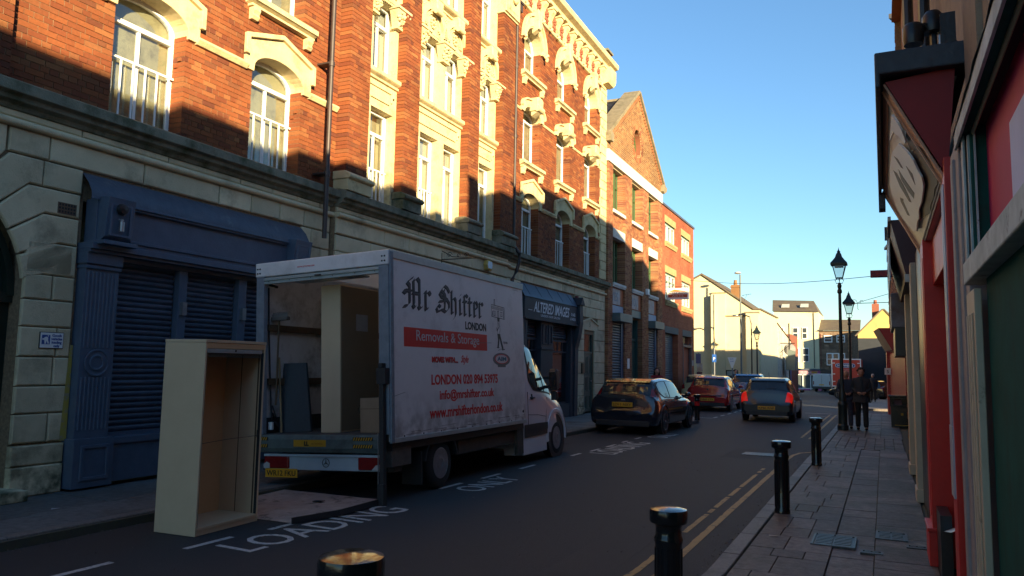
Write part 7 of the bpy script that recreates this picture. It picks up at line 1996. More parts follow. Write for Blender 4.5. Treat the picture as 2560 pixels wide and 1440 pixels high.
bl = [((-1.135, 4.42, 0), 'black cast iron bollard with a blue sky sheen on its cap, second nearest the camera', 1.0),
      ((-1.56, 2.05, -.0), 'nearest black bollard at the bottom edge, orange light on its cap', 1.23),
      ((-1.075, 9.25, 0), 'black fluted bollard beside the end of the double yellow lines', 1.0),
      ((-1.075, 14.14, 0), 'farthest black bollard on the right kerb, before the block paving', 1.0)]
for i, (loc, lab_, sc_) in enumerate(bl):
    t = bp0 if i == 0 else copy_tree(bp0)
    t.location = loc; t['label'] = lab_; t.scale = (1, 1, sc_)
    if i == 1:
        for c in t.children:
            pass
        q = MB(); q.lathe([(.0775, .52), (.0785, .52), (.0785, .585), (.0775, .585)], (0, 0, 0), 28); q.build('reflective_band', REDV, t, smooth=40)
for i, (loc, lab_) in enumerate((((-5.30, 24.2, -.004), 'black bollard with a red band between the dark hatchback and the red hatchback'), ((-5.72, 23.95, -.004), 'black bollard with a reflective orange band just right of the dark hatchback bonnet'))):
    t = copy_tree(bp0); t.location = loc; t['label'] = lab_; t['group'] = 'banded bollards on the kerb build-out'
    q = MB(); q.lathe([(.0775, .45), (.08, .45), (.08, .58), (.0775, .58)], (0, 0, 0), 28); q.build('reflective_band', mat('orange_reflective', (.5, .08, .02), .4) if i else REDV, t, smooth=40)

LMP = mat('lamp_post_green_black', (.014, .026, .028), .35, (.010, .018, .02), ns=10)
LGL = glassmat('lantern_glass', tint=(.85, .88, .88), mix=.06)
def lamp(loc, label, h=5.0, k=1.0):
    t = thing('street_lamp', label, 'street lamp', loc, 0, 'Victorian style lantern street lamps')
    m = MB(); c = (0, 0, 0)
    m.lathe([(.17, 0), (.17, .12), (.14, .16), (.135, .62), (.15, .66), (.15, .72), (.11, .78), (.12, .95), (.075, 1.05), (.058, 1.2), (.052, 2.4), (.046, h - 1.30), (.075, h - 1.27), (.075, h - 1.22), (.05, h - 1.16), (.07, h - 1.08), (.04, h - 1.0)], c, 16)
    m.build('column', LMP, t, smooth=35)
    m = MB(); z0 = h - .98; z1 = h - .48
    for s_ in (-1, 1):
        m.tube([(0, 0, z0 - .02), (s_ * .09, 0, z0 - .03), (s_ * .13, 0, z0 + .05), (s_ * .07, 0, z0 + .11), (s_ * .05, 0, z0 + .12)], .012, 6)
        m.tube([(0, 0, z0 - .02), (0, s_ * .09, z0 - .03), (0, s_ * .13, z0 + .05), (0, s_ * .07, z0 + .11)], .012, 6)
    a, b = .10, .205; zb = z0 + .12
    for sx, sy in ((1, 1), (1, -1), (-1, -1), (-1, 1)):
        m.tube([(sx * a, sy * a, zb), (sx * b, sy * b, z1)], .012, 6)
    for r_, z in ((a, zb), (b, z1)):
        m.band([(-r_ + .015, -r_ + .015), (r_ - .015, -r_ + .015), (r_ - .015, r_ - .015), (-r_ + .015, r_ - .015)], [(-r_ - .012, -r_ - .012), (r_ + .012, -r_ - .012), (r_ + .012, r_ + .012), (-r_ - .012, r_ + .012)], z - .012, z + .012, 'z', closed=True)
    m.build('lantern_frame', LMP, t)
    m = MB(); 
    lv = []
    for r_, z in ((.25, z1 - .02), (.255, z1 + .03), (.19, z1 + .10), (.11, z1 + .20), (.075, z1 + .30), (.04, z1 + .335), (.055, z1 + .36), (.03, z1 + .39), (.012, z1 + .43), (.0, z1 + .50)):
        lv += [(r_, r_, z), (-r_, r_, z), (-r_, -r_, z), (r_, -r_, z)]
    m.add(lv, [(i * 4 + j, i * 4 + (j + 1) % 4, (i + 1) * 4 + (j + 1) % 4, (i + 1) * 4 + j) for i in range(9) for j in range(4)] + [(0, 1, 2, 3)])
    m.build('lantern_roof', LMP, t)
    m = MB()
    for (p, q) in (((1, 1), (1, -1)), ((1, -1), (-1, -1)), ((-1, -1), (-1, 1)), ((-1, 1), (1, 1))):
        m.quad((p[0] * a, p[1] * a, zb), (q[0] * a, q[1] * a, zb), (q[0] * b, q[1] * b, z1), (p[0] * b, p[1] * b, z1))
    m.build('lantern_glass', LGL, t, fixn=False)
    m = MB(); m.box(-.13, .13, -.13, .13, z1 - .08, z1 - .02); m.build('lamp_gear', GALV, t)
    t.scale = (k, k, 1)
    return t
lamp((-1.05, 22.96, 0), 'tall lantern street lamp on the right kerb beside the two pedestrians', 5.05, .85)
lamp((-1.12, 31.2, 0), 'lantern street lamp a little farther along the right kerb, in front of the red lorry', 4.62, .85)
lamp((-6.62, 46.2, -.2), 'lantern street lamp by the right corner of the cream gable', 4.42, .85)
t = thing('street_light', 'tall plain street light column with a flat head in front of the cream gable', 'street light', (-7.65, 47, -.2))
m = MB(); m.lathe([(.09, 0), (.085, 1.2), (.06, 1.25), (.045, 7.5)], (0, 0, 0), 12); m.build('column', mat('grey_green_column', (.09, .11, .11), .5), t, smooth=40)
m = MB(); m.lathe([(0, -.06), (.12, -.04), (.21, 0), (.17, .08), (0, .11)], (-.14, 0, 7.58), 16); m.build('head', mat('lamp_head_grey', (.4, .42, .42), .4), t, smooth=60); t.children[-1].scale = (1, 1, 1)
t = thing('street_light', 'grey curved-top street light standing against the cream gable buttress', 'street light', (-6.95, 46.4, -.2))
m = MB(); m.tube([(0, 0, 0), (0, 0, 4.5), (-.1, 0, 4.9), (-.5, 0, 5.05), (-.8, 0, 5.0)], .04, 8); m.build('column', BLACKP, t, smooth=40)
m = MB(); m.ball((-.9, 0, 4.98), .14, 2, (1.4, .8, .5)); m.build('head', GALV, t, smooth=60)
def signpost(loc, h, label, panels):
    t = thing('sign_post', label, 'sign', loc); m = MB(); m.tube([(0, 0, 0), (0, 0, h)], .035, 8); m.build('pole', mat('grey_pole', (.14, .15, .17), .5), t, smooth=40)
    for (x0, x1, z0, z1, mm, nm) in panels:
        m = MB(); m.box(x0, x1, -.05, -.035, z0, z1); m.build(nm, mm, t)
    return t
BLS = mat('parking_sign_blue', (.02, .10, .40), .5)
sp1 = signpost((-8.95, 45.6, -.05), 2.9, 'slim pole with a blue parking plate in front of the cream gable', [(-.12, .12, 2.05, 2.5, BLS, 'plate')])
text('P', .26, WHITE, frame((-.07, -.052, 2.15), (1, 0, 0), (0, 0, 1)), sp1)
sp2 = signpost((-9.6, 44.4, 0), 2.5, 'post with a stack of dark notice plates at the corner of the smooth brick building', [(-.16, .12, 1.9, 2.45, mat('purple_sign', (.10, .10, .22), .5), 'plate'), (-.1, .22, 1.45, 1.9, FADED, 'plate'), (-.12, .2, 1.1, 1.42, mat('maroon_plate', (.12, .04, .06), .6), 'plate')])
t = signpost((-8.05, 46.3, -.05), 1.9, 'give way style white triangular sign on a thin post before the cream gable', [])
m = MB(); m.add([(-.26, -.05, 2.35), (.26, -.05, 2.35), (.04, -.05, 1.72), (-.04, -.05, 1.72), (-.26, -.04, 2.35), (.26, -.04, 2.35), (.04, -.04, 1.72), (-.04, -.04, 1.72)], [(0, 3, 2, 1), (4, 5, 6, 7), (0, 1, 5, 4), (1, 2, 6, 5), (2, 3, 7, 6), (3, 0, 4, 7)]); m.build('plate', WHITE, t)
text('GIVE', .10, BLS, frame((-.13, -.053, 2.22), (1, 0, 0), (0, 0, 1)), t); text('WAY', .10, BLS, frame((-.12, -.053, 2.08), (1, 0, 0), (0, 0, 1)), t)
# litter bin
t = thing('litter_bin', 'black square litter bin with a side slot against the right-hand wall', 'bin', (.44, 25.3, 0))
m = MB(); m.box(-.29, .29, -.26, .26, 0, .60); m.box(-.31, .31, -.28, .28, .60, .63); m.band([(-.25, .66), (-.25, .82), (.25, .82), (.25, .66)], [(-.31, .63), (-.31, .87), (.31, .87), (.31, .63)], -.28, -.25, 'y', closed=True); m.box(-.31, -.28, -.28, .28, .63, .87); m.box(.28, .31, -.28, .28, .63, .87); m.box(-.31, .31, .25, .28, .63, .87); m.build('casing', BOLM, t, bevel=.01)
m = MB(); m.box(-.34, .34, -.31, .31, .87, .93); m.build('lid', BOLM, t, bevel=.015)
m = MB(); m.box(-.2, .2, -.262, -.26, .06, .075); m.box(-.03, .03, -.262, -.26, .35, .42); m.build('gold_band', HAZY, t)
m = MB(); m.box(-.2, .0, -.15, .15, .55, .8); m.build('liner', mat('pink_liner', (.22, .10, .10), .8), t)
# wire across the street, hanging sign bracket beyond
m = MB(); pts = [(-9.3 + 9.5 * i / 16, 41 + (30 - 41) * i / 16, 6.35 + (5.05 - 6.35) * i / 16 - .25 * math.sin(math.pi * i / 16)) for i in range(17)]
m.tube(pts, .012, 5); tag(m.build('overhead_wire', BLACKP, None), 'thin black wire crossing the sky above the street', 'wire')
t = thing('iron_bracket', 'long wrought iron sign bracket with scrolls against the sky by the far chimney', 'bracket', (0, 32.9, 4.2))
m = MB(); m.tube([(.3, 0, .1), (-1.0, 0, .08)], .014, 6); m.tube([(.3, 0, .45), (-.9, 0, .1)], .010, 6); m.tube([(-.98 + .09 * math.cos(a), 0, .14 + .09 * math.sin(a)) for a in [i * .6 for i in range(9)]], .01, 5); m.tube([(-.72 + .06 * math.cos(a), 0, .14 + .06 * math.sin(a)) for a in [i * .6 for i in range(9)]], .01, 5); m.tube([(-.86, 0, .08), (-.86, 0, -.14), (-.83, 0, -.17)], .01, 5); m.build('scrollwork', BLACKP, t)
# small litter
for i, (x, y, a, lab_, c) in enumerate(((-6.62, 5.9, .4, 'scrap of pale card in the gutter left of the open cabinet', (.35, .28, .2)), (-7.9, 5.3, 1.0, 'tiny torn white paper scrap on the left pavement', (.5, .5, .55)), (-1.0, 7.9, .3, 'small pale scrap on the paving near the second bollard', (.4, .37, .33)))):
    m = MB(); z = -.10 if i == 0 else .006; m.add([(-.05, -.02, 0), (.05, -.015, .01), (.04, .02, .004), (-.045, .02, .008)], [(0, 1, 2, 3)]); o = m.build('litter_scrap', mat('scrap_%d' % i, c, .9), None, fixn=False); o.location = (x, y, z); o.rotation_euler = (0, 0, a); tag(o, lab_, 'litter', 'scraps of litter')
# ============================================================ CARS
def car(name, label, cat, loc, rz, Lc, Wc, Hc, paint, seed=0, plate='', tail='low', badge=None, wheelr=.31, wb=2.5, roh=.75, glass=None, lights_on=False, plate_z=.66, roofm=None):
    t = thing(name, label, cat, loc, rz, 'cars on the street')
    h = Wc / 2; H = Hc
    def sec(zb, zs, zm, zsh, zbelt, zr, wr=.70, wbelt=.93, ws=1.0):
        return [(h * .72 * ws, zb), (h * .95 * ws, zb + .05), (h * 1.0 * ws, zm), (h * .985 * ws, zsh), (h * wbelt * ws, zbelt), (h * wr * ws, zr - .055), (h * .40 * ws, zr - .008), (0, zr)]
    b = .62 * H; rf = H
    st = [(0.0, sec(.30, 0, .42, .50, .56, .60, .62, .86, .86)),
          (.05, sec(.24, 0, .44, .56, .64, .70, .66, .93, .95)),
          (.12, sec(.22, 0, .48, .68, b * .96, .80 * b / .6 * .78 + .12, .72, .94, .985)),
          (.24, sec(.20, 0, .50, .72, b * 1.02, b * 1.16, .74, .93, 1)),
          (.40, sec(.20, 0, .52, .76, b * 1.03, b + (rf - b) * .66, .73, .93, 1)),
          (.58, sec(.20, 0, .52, .76, b * 1.03, b + (rf - b) * .90, .72, .94, 1)),
          (.95, sec(.20, 0, .52, .76, b * 1.03, rf * .985, .72, .94, 1)),
          (1.6, sec(.20, 0, .52, .76, b * 1.01, rf, .72, .95, 1)),
          (Lc * .50, sec(.20, 0, .52, .76, b * .99, rf * .985, .71, .95, 1)),
          (Lc * .60, sec(.20, 0, .52, .75, b * .98, b + (rf - b) * .82, .70, .94, 1)),
          (Lc * .69, sec(.20, 0, .52, .74, b * .97, b + (rf - b) * .36, .68, .93, 1)),
          (Lc * .755, sec(.20, 0, .52, .73, b * .95, b * 1.06, .68, .92, .995)),
          (Lc * .86, sec(.20, 0, .50, .68, b * .89, b * .97, .66, .90, .98)),
          (Lc * .95, sec(.22, 0, .46, .60, b * .76, b * .82, .62, .86, .93)),
          (Lc * .99, sec(.26, 0, .42, .50, .56, .60, .58, .80, .84)),
          (Lc, sec(.30, 0, .40, .46, .50, .52, .55, .76, .76))]
    lo = Loft(st, ny=4, nt=3)
    body = lo.mesh(0).build('body', paint, t, smooth=38)
    gl = glass or DGL
    # glazing: belt is t=4, roof edge t=5
    def tf(y0, y1, a, bb): return lin(y0, y1, 8)
    yA, yB, yC = .62, Lc * .335, Lc * .56
    def top(y): return 4.88 - max(0, (y - Lc * .5)) * .0
    for side in (1, -1):
        m = MB(); lo.patch(lin(.62, yB - .03, 8), lambda y: 4.10 + max(0, (.95 - y)) * .9, lambda y: 4.90 - max(0, (.9 - y)) * .5, side, .005, mb=m); m.build('side_window', gl, body)
        m = MB(); lo.patch(lin(yB + .05, Lc * .66, 10), lambda y: 4.08 , lambda y: 4.90 if y < Lc * .56 else 4.90 - (y - Lc * .56) * .9, side, .005, mb=m); m.build('side_window', gl, body)
        m = MB(); lo.patch(lin(.52, Lc * .70, 18), lambda y: 4.03 + max(0, (.9 - y)) * .9, lambda y: 4.955 if y < Lc * .56 else 4.955 - (y - Lc * .56) * .8, side, .0025, mb=m); m.build('window_trim', BLKPL, body)
        ya = roh; yf = roh + wb
        for yy in (ya, yf):
            m = MB(); m.lathe([(.0, -.006), (wheelr + .055, -.006), (wheelr + .055, .004), (0, .004)], (side * h * .985, yy, wheelr + .03), 28, 'x'); m.build('wheel_arch', BLKPL, body)
            m = MB(); m.band(arcpts(yy, wheelr + .05, wheelr + .02, wheelr + .05, 16, R(-8), R(188)), arcpts(yy, wheelr + .085, wheelr + .02, wheelr + .085, 16, R(-8), R(188)), side * h * .97, side * (h * 1.0 + .008)); m.build('arch_lip', paint, body)
            wheel(t, side * (h + .012), yy, wheelr, wheelr, .2, wheelr * .68, side, style='alloy', rimm=mat('alloy_silver', (.45, .46, .48), .25, metal=.7))
        # mirror
        m = MB(); m.ball((side * (h + .09), Lc * .655, b * 1.10), .09, 2, (1.0, .75, .72)); m.box(min(side * h * .93, side * (h + .04)), max(side * h * .93, side * (h + .04)), Lc * .65, Lc * .67, b * 1.02, b * 1.06); m.build('door_mirror', paint, body, smooth=60)
        m = MB(); 
        for yy in (Lc * .36, ):
            m.box(side * h * .985 - .012, side * h * .985 + .012, yy + .02, yy + .20, b * .93, b * .93 + .022)
        m.box(side * h * .985 - .012, side * h * .985 + .012, .95, 1.1, b * .95, b * .95 + .022); m.build('door_handle', paint, body)
    m = MB()
    for side in (1, -1): lo.patch(lin(.20, .56, 8), lambda y: 5.03, lambda y: 6.98, side, .006, mb=m)
    m.build('rear_window', gl, body)
    m = MB()
    for side in (1, -1): lo.patch(lin(Lc * .575, Lc * .745, 8), lambda y: 5.05, lambda y: 6.98, side, .006, mb=m)
    m.build('windscreen', gl, body)
    m = MB()    # dark cabin inside
    m.box(-h * .6, h * .6, .9, Lc * .62, .5, b * 1.0); m.box(-h * .55, -h * .12, Lc * .38, Lc * .42, b, b + .33); m.box(h * .12, h * .55, Lc * .38, Lc * .42, b, b + .33); m.build('seats', ROOMD, body, bevel=.03)
    lm = REDL if not lights_on else mat('lit_tail_lens', (.5, .02, .01), .3, emit=(1.0, .015, .01), estr=.10)
    for side in (1, -1):
        m = MB()
        if tail == 'high': lo.patch(lin(.16, .40, 6), lambda y: 4.02 + .1, lambda y: 4.98, side, .010, mb=m)
        elif tail == 'low': lo.patch(lin(.055, .23, 6), lambda y: 3.35, lambda y: 4.75, side, .012, mb=m)
        else: lo.patch(lin(.07, .30, 6), lambda y: 3.6, lambda y: 4.6, side, .012, mb=m)
        m.build('tail_light', lm, body, smooth=60)
    m = MB(); m.box(-.27, .27, -.012, .03, plate_z, plate_z + .115); pl = m.build('number_plate', YPL, body, bevel=.003)
    if plate: fit_text(plate, -.24, .24, plate_z + .022, plate_z + .093, BVIN, frame((0, -.0135, 0), (1, 0, 0), (0, 0, 1)), parent=pl, bold=.01)
    m = MB(); m.box(-h * .78, h * .78, -.006, .05, .22, .36); m.build('bumper_insert', BLKPL, body, bevel=.01)
    if badge:
        bm_, bs, bz, by = badge
        m = MB(); m.lathe([(0, -.012), (bs, -.012), (bs, .02), (0, .02)], (0, by, bz), 20, 'y'); m.v = [(x * (1.8 if bm_ == 'oval' else 1), y, bz + (z - bz)) for x, y, z in m.v]; m.build('maker_badge', mat('chrome', (.6, .62, .65), .15, metal=1), body, smooth=40)
    m = MB(); m.tube([(0, .95, H - .02), (0, .80, H + .18)], .004, 5); m.build('aerial', BLKPL, body)
    m = MB(); m.tube([(-.02, .20, b * 1.22), (.28, .215, b * 1.24)], .010, 5); m.build('rear_wiper', BLKPL, body)
    m = MB(); m.add([(-h * .66, .50, H * .948), (h * .66, .50, H * .948), (h * .66, .66, H * .985), (-h * .66, .66, H * .985), (-h * .66, .44, H * .925), (h * .66, .44, H * .925)], [(0, 1, 2, 3), (4, 5, 1, 0)]); m.build('roof_spoiler', paint, body)
    return t
PNAVY = mat('car_paint_navy_black', (.012, .016, .028), .18, (.014, .018, .03), coat=1.0, metal=.2)
PRED = mat('car_paint_red', (.34, .010, .012), .2, (.30, .009, .012), coat=1.0)
PGREY = mat('car_paint_grey', (.022, .025, .031), .28, (.026, .03, .036), coat=.7, metal=.2)
PBLUE = mat('car_paint_blue', (.02, .12, .28), .22, (.02, .10, .25), coat=1.0, metal=.3)
car('dark_hatchback', 'very dark navy hatchback parked in the loading bay beyond the van', 'car', (-6.03, 18.85, -.1), R(-.8), 4.3, 1.80, 1.43, PNAVY, plate='LO11 NXY', tail='high', badge=('oval', .035, .86, .09), wb=2.64, roh=.80, wheelr=.325, plate_z=.70)
car('grey_hatchback', 'grey hatchback with glowing brake lights driving away up the lane', 'car', (-3.50, 26.3, -.1), R(1.0), 3.95, 1.66, 1.44, PGREY, plate='KP60 RNF', tail='low', badge=('round', .055, .80, .09), lights_on=True, wb=2.47, roh=.68, wheelr=.30, plate_z=.40)
c3 = car('red_hatchback', 'bright red hatchback parked by the kerb past the banded bollards', 'car', (-6.42, 31.2, -.1), R(1.2), 4.0, 1.70, 1.42, PRED, plate='NB65 CTX', tail='mid', badge=('round', .05, .86, .09), wb=2.59, roh=.65, wheelr=.30, plate_z=.42)
m = MB(); m.box(-.55, .55, -.0, .05, .635, .655); m.build('chrome_strip', mat('chrome', (.6, .62, .65), .15, metal=1), c3)
car('blue_car', 'blue hatchback half hidden between the red and the grey hatchbacks', 'car', (-6.0, 38.2, -.1), R(1.5), 3.9, 1.68, 1.50, PBLUE, plate='YD12 KLM', tail='high', wb=2.45, roh=.7, wheelr=.30, plate_z=.62)
car('gold_car', 'pale gold car roof just showing over the red hatchback', 'car', (-8.1, 37.3, -.1), R(4), 4.3, 1.7, 1.42, mat('car_paint_gold', (.40, .32, .16), .3, coat=.6), tail='mid', wb=2.6, roh=.8)
car('parked_estate', 'dark car parked nose-in at the far right beyond the pedestrians', 'car', (.3, 64, -.5), R(70), 4.3, 1.75, 1.45, mat('car_paint_black', (.012, .014, .018), .2, coat=1.0), tail='mid', wb=2.6, roh=.8)

# ---- white panel van and red lorry at the far end
VD = mat('far_van_white', (.50, .50, .50), .35, (.46, .46, .46), coat=.4)
t = thing('white_panel_van', 'plain white panel van parked in front of the pink sweet shop', 'van', (-6.3, 92, -.75), R(-14))
vl = Loft([(0, [(.75, .35), (.92, .40), (.96, .9), (.95, 1.3), (.86, 1.85), (.6, 1.96), (0, 2.0)]), (.08, [(.8, .32), (.96, .38), (1.0, .9), (.99, 1.3), (.9, 1.9), (.66, 2.0), (0, 2.04)]), (3.0, [(.8, .3), (.96, .36), (1.0, .9), (.99, 1.3), (.9, 1.9), (.66, 2.0), (0, 2.04)]),
           (3.7, [(.8, .3), (.96, .36), (1.0, .9), (.98, 1.25), (.86, 1.7), (.62, 1.84), (0, 1.88)]), (4.3, [(.8, .3), (.95, .36), (.98, .85), (.93, 1.08), (.82, 1.2), (.6, 1.27), (0, 1.3)]), (4.85, [(.7, .3), (.84, .36), (.86, .6), (.8, .8), (.7, .9), (.5, .93), (0, .95)])], ny=4, nt=3)
vb = vl.mesh(0).build('body', VD, t, smooth=38)
m = MB()
for s_ in (1, -1): vl.patch(lin(3.1, 3.85, 6), lambda y: 3.15, lambda y: 3.95, s_, .008, mb=m)
m.build('side_window', BLKPL, vb)
m = MB(); m.box(-.98, .98, -.03, .05, .34, .62); m.build('bumper', BLKPL, vb, bevel=.02)
m = MB(); m.box(-.26, .26, -.02, .0, .75, .86); m.build('number_plate', YPL, vb); m = MB(); m.tube([(0, -.005, .65), (0, -.01, 1.95)], .01, 4); m.build('door_gap', BLKPL, vb)
for s_ in (1, -1):
    m = MB(); m.box(s_ * .88 - .05, s_ * .88 + .05, -.02, .04, .8, 1.2); m.build('tail_light', REDL, vb)
    for yy in (.95, 3.95): wheel(t, s_ * 1.0, yy, .33, .33, .2, .2, s_)
t = thing('red_lorry', 'red box lorry with white edges and a blue oval name board, seen from behind', 'lorry', (-3.02, 73, -.68), 0)
LR = mat('lorry_red', (.50, .045, .02), .45, (.46, .04, .02), ns=2)
m = MB(); m.box(-1.12, 1.22, 0, 6.5, .95, 3.35); lb_ = m.build('cargo_box', LR, t)
m = MB(); m.band([(-1.06, 1.02), (-1.06, 3.28), (1.16, 3.28), (1.16, 1.02)], [(-1.15, .92), (-1.15, 3.38), (1.25, 3.38), (1.25, .92)], -.04, .03, 'y', closed=True); m.build('rear_frame', WHITE, lb_, bevel=.01)
m = MB()
for x in (-1.05, .95):
    for z in (1.35, 2.0, 2.95): m.box(x, x + .2, -.06, -.03, z, z + .07)
m.build('door_hinge', WHITE, lb_)
m = MB(); m.ext([(-.02 + .80 * math.copysign(abs(math.cos(a)) ** .5, math.cos(a)), 2.78 + .20 * math.copysign(abs(math.sin(a)) ** .6, math.sin(a))) for a in [2 * math.pi * i / 32 for i in range(32)]], -.03, -.045, 'y'); nb = m.build('name_board', mat('pale_blue_edge', (.45, .52, .65), .5), lb_)
m = MB(); m.ext([(-.02 + .75 * math.copysign(abs(math.cos(a)) ** .5, math.cos(a)), 2.78 + .16 * math.copysign(abs(math.sin(a)) ** .6, math.sin(a))) for a in [2 * math.pi * i / 32 for i in range(32)]], -.045, -.05, 'y'); m.build('name_field', mat('navy_field', (.03, .06, .22), .5), nb)
fit_text('HOPWELLS', -.66, .62, 2.69, 2.87, WHITE, frame((0, -.052, 0), (1, 0, 0), (0, 0, 1)), parent=nb, bold=.02, shear=.2)
m = MB()
for k in range(7): m.box(-.28, .45, -.035, -.03, 1.35 + k * .17, 1.43 + k * .17)
m.build('text_block', mat('dull_pink_print', (.45, .20, .20), .5), lb_)
m = MB(); m.box(-1.1, 1.2, .1, .3, .72, .92); m.box(-1.1, 1.2, .0, .1, .35, .5); m.box(-.9, 1.0, .3, 6, .5, .95); m.box(-1.0, 1.1, 6.6, 8.4, .4, 2.6); m.build('chassis', BLKPL, t, bevel=.02)
m = MB(); m.box(-.95, -.6, -.01, .1, .6, .72); m.box(.7, 1.05, -.01, .1, .6, .72); m.build('tail_light', REDL, t)
m = MB(); m.box(-.6, .1, .05, .1, .62, .74); m.build('number_plate', YPL, t)
for s_ in (1, -1):
    for yy in (1.8, 7.0): wheel(t, .05 + s_ * 1.1, yy, .46, .46, .3, .28, s_)

# ============================================================ PEOPLE
def person(label, loc, rz, Hh, top, legs, skin_c=(.42, .22, .16), hair=(.05, .03, .02), stride=.12, curly=False, bald=False, arms='down', hold=None, bulk=1.0, longcoat=False, lean=0.0, long_hair=False, group=None):
    t = thing('person', label, 'person', loc, rz, group)
    k = Hh / 1.75
    V_, E_, Rr = [], [], []
    def v(x, y, z, r): V_.append((x * k, y * k, z * k)); Rr.append((r * k * bulk, r * k * bulk)); return len(V_) - 1
    pel = v(0, 0, .97, .15); ab = v(0, .01, 1.10, .145); ch = v(0, .0, 1.30, .165); nk0 = v(0, .01, 1.47, .09)
    E_ += [(pel, ab), (ab, ch), (ch, nk0)]
    for s_ in (-1, 1):
        st_ = stride * s_
        hp = v(.085 * s_, 0, .90, .105); kn = v(.095 * s_, -st_ * .55 - .02, .50, .070); an = v(.10 * s_, -st_ + .02, .10, .05)
        E_ += [(pel, hp), (hp, kn), (kn, an)]
        sh = v(.185 * s_, .01, 1.41, .072)
        if arms == 'down': el = v(.245 * s_, .04 + st_ * .4, 1.14, .055); wri = v(.235 * s_, -.04 + st_ * .7, .90, .042)
        else: el = v(.24 * s_, .03, 1.15, .055); wri = v(.10 * s_, -.20, 1.06, .042)
        E_ += [(ch, sh), (sh, el), (el, wri)]
    me = bpy.data.meshes.new('body'); me.from_pydata(V_, E_, []); o = bpy.data.objects.new('body', me); COL.objects.link(o); o.parent = t
    sk = o.modifiers.new('skin', 'SKIN'); 
    for i, sv in enumerate(me.skin_vertices[0].data): sv.radius = Rr[i]; sv.use_root = (i == 0)
    ss = o.modifiers.new('sub', 'SUBSURF'); ss.levels = 1; ss.render_levels = 2
    me.materials.append(top); 
    # trousers: second skinned chain over the legs
    V2, E2, R2 = [], [], []
    def v2(x, y, z, r): V2.append((x * k, y * k, z * k)); R2.append((r * k, r * k)); return len(V2) - 1
    p2 = v2(0, 0, .95, .135)
    for s_ in (-1, 1):
        st_ = stride * s_
        a = v2(.085 * s_, 0, .88, .110); b = v2(.095 * s_, -st_ * .55 - .02, .50, .080); c = v2(.10 * s_, -st_ + .02, .055, .072)
        E2 += [(p2, a), (a, b), (b, c)]
    me2 = bpy.data.meshes.new('trousers'); me2.from_pydata(V2, E2, []); o2 = bpy.data.objects.new('trousers', me2); COL.objects.link(o2); o2.parent = t
    o2.modifiers.new('skin', 'SKIN')
    for i, sv in enumerate(me2.skin_vertices[0].data): sv.radius = R2[i]; sv.use_root = (i == 0)
    q = o2.modifiers.new('sub', 'SUBSURF'); q.levels = 1; q.render_levels = 2
    me2.materials.append(legs)
    for s_ in (-1, 1):
        m = MB(); m.ball((.10 * s_ * k, (-stride * s_ - .05) * k, .045 * k), .08 * k, 2, (.62, 1.8, .58)); m.build('shoe', BLACKP, t, smooth=60)
    SK = mat('skin_%.2f' % skin_c[0], tuple(c * 1.25 for c in skin_c), .55, tuple(c * .85 for c in skin_c), ns=12)
    # head
    m = MB(); hz_ = 1.62 * k
    m.ball((0, -.01, hz_), .098 * k, 3, (.82, 1.0, 1.22)); m.v = [(x * (1 - max(0, (hz_ - z)) * 1.6), y, z) for x, y, z in m.v]
    m.ball((0, -.105 * k, hz_ - .012 * k), .018 * k, 1, (.8, 1.1, 1.5)); m.tube([(0, .01, 1.45 * k), (0, .0, 1.56 * k)], .052 * k, 10)
    for s_ in (-1, 1): m.ball((.082 * s_ * k, .0, hz_ - .01), .024 * k, 1, (.5, .9, 1.3))
    m.build('head', SK, t, smooth=60)
    m = MB()
    for s_ in (-1, 1): m.ball((.032 * s_ * k, -.094 * k, hz_ + .012 * k), .011 * k, 1, (1.3, .6, .7)); 
    m.ball((0, -.097 * k, hz_ - .055 * k), .02 * k, 1, (1.2, .5, .3)); m.build('face_features', mat('dark_features', (.08, .03, .03), .6), t)
    HM = mat('hair_%.2f_%.2f' % (hair[0], hair[1]), hair, .7, tuple(c * .6 for c in hair), ns=40)
    if not bald:
        m = MB(); rr = random.Random(int(Hh * 1000) + len(label))
        n_ = 46 if curly else 30
        m.ball((0, .015, hz_ + .03 * k), .102 * k, 2, (.9, 1.0, 1.05)); m.v = [(x, y, max(z, hz_ - .02 + (0 if y > -.03 else .06))) for x, y, z in m.v]
        for i in range(n_):
            a = rr.uniform(0, 2 * math.pi); e_ = rr.uniform(.1, 1.35); 
            x, y, z = math.cos(a) * math.cos(e_), math.sin(a) * math.cos(e_), math.sin(e_)
            if y < -.5 and z < .6: continue
            m.ball((x * .088 * k, .01 + y * .1 * k, hz_ + .02 + z * .11 * k), (rr.uniform(.025, .04) if curly else .022) * k, 1)
        if long_hair:
            for s_ in (-1, 1): m.tube([(.075 * s_ * k, .02, hz_ + .04), (.09 * s_ * k, .02, hz_ - .12), (.085 * s_ * k, .0, hz_ - .25)], [.035 * k, .045 * k, .02 * k], 8)
            m.tube([(0, .08 * k, hz_ + .02), (0, .10 * k, hz_ - .22)], [.07 * k, .05 * k], 8)
        m.build('hair', HM, t, smooth=60)
    else:
        m = MB()
        for s_ in (-1, 1): m.ball((.07 * s_ * k, .04 * k, hz_ + .0), .035 * k, 1, (.5, 1.2, 1.0))
        m.ball((0, .085 * k, hz_), .045 * k, 1, (1.4, .5, 1)); m.build('hair', HM, t, smooth=60)
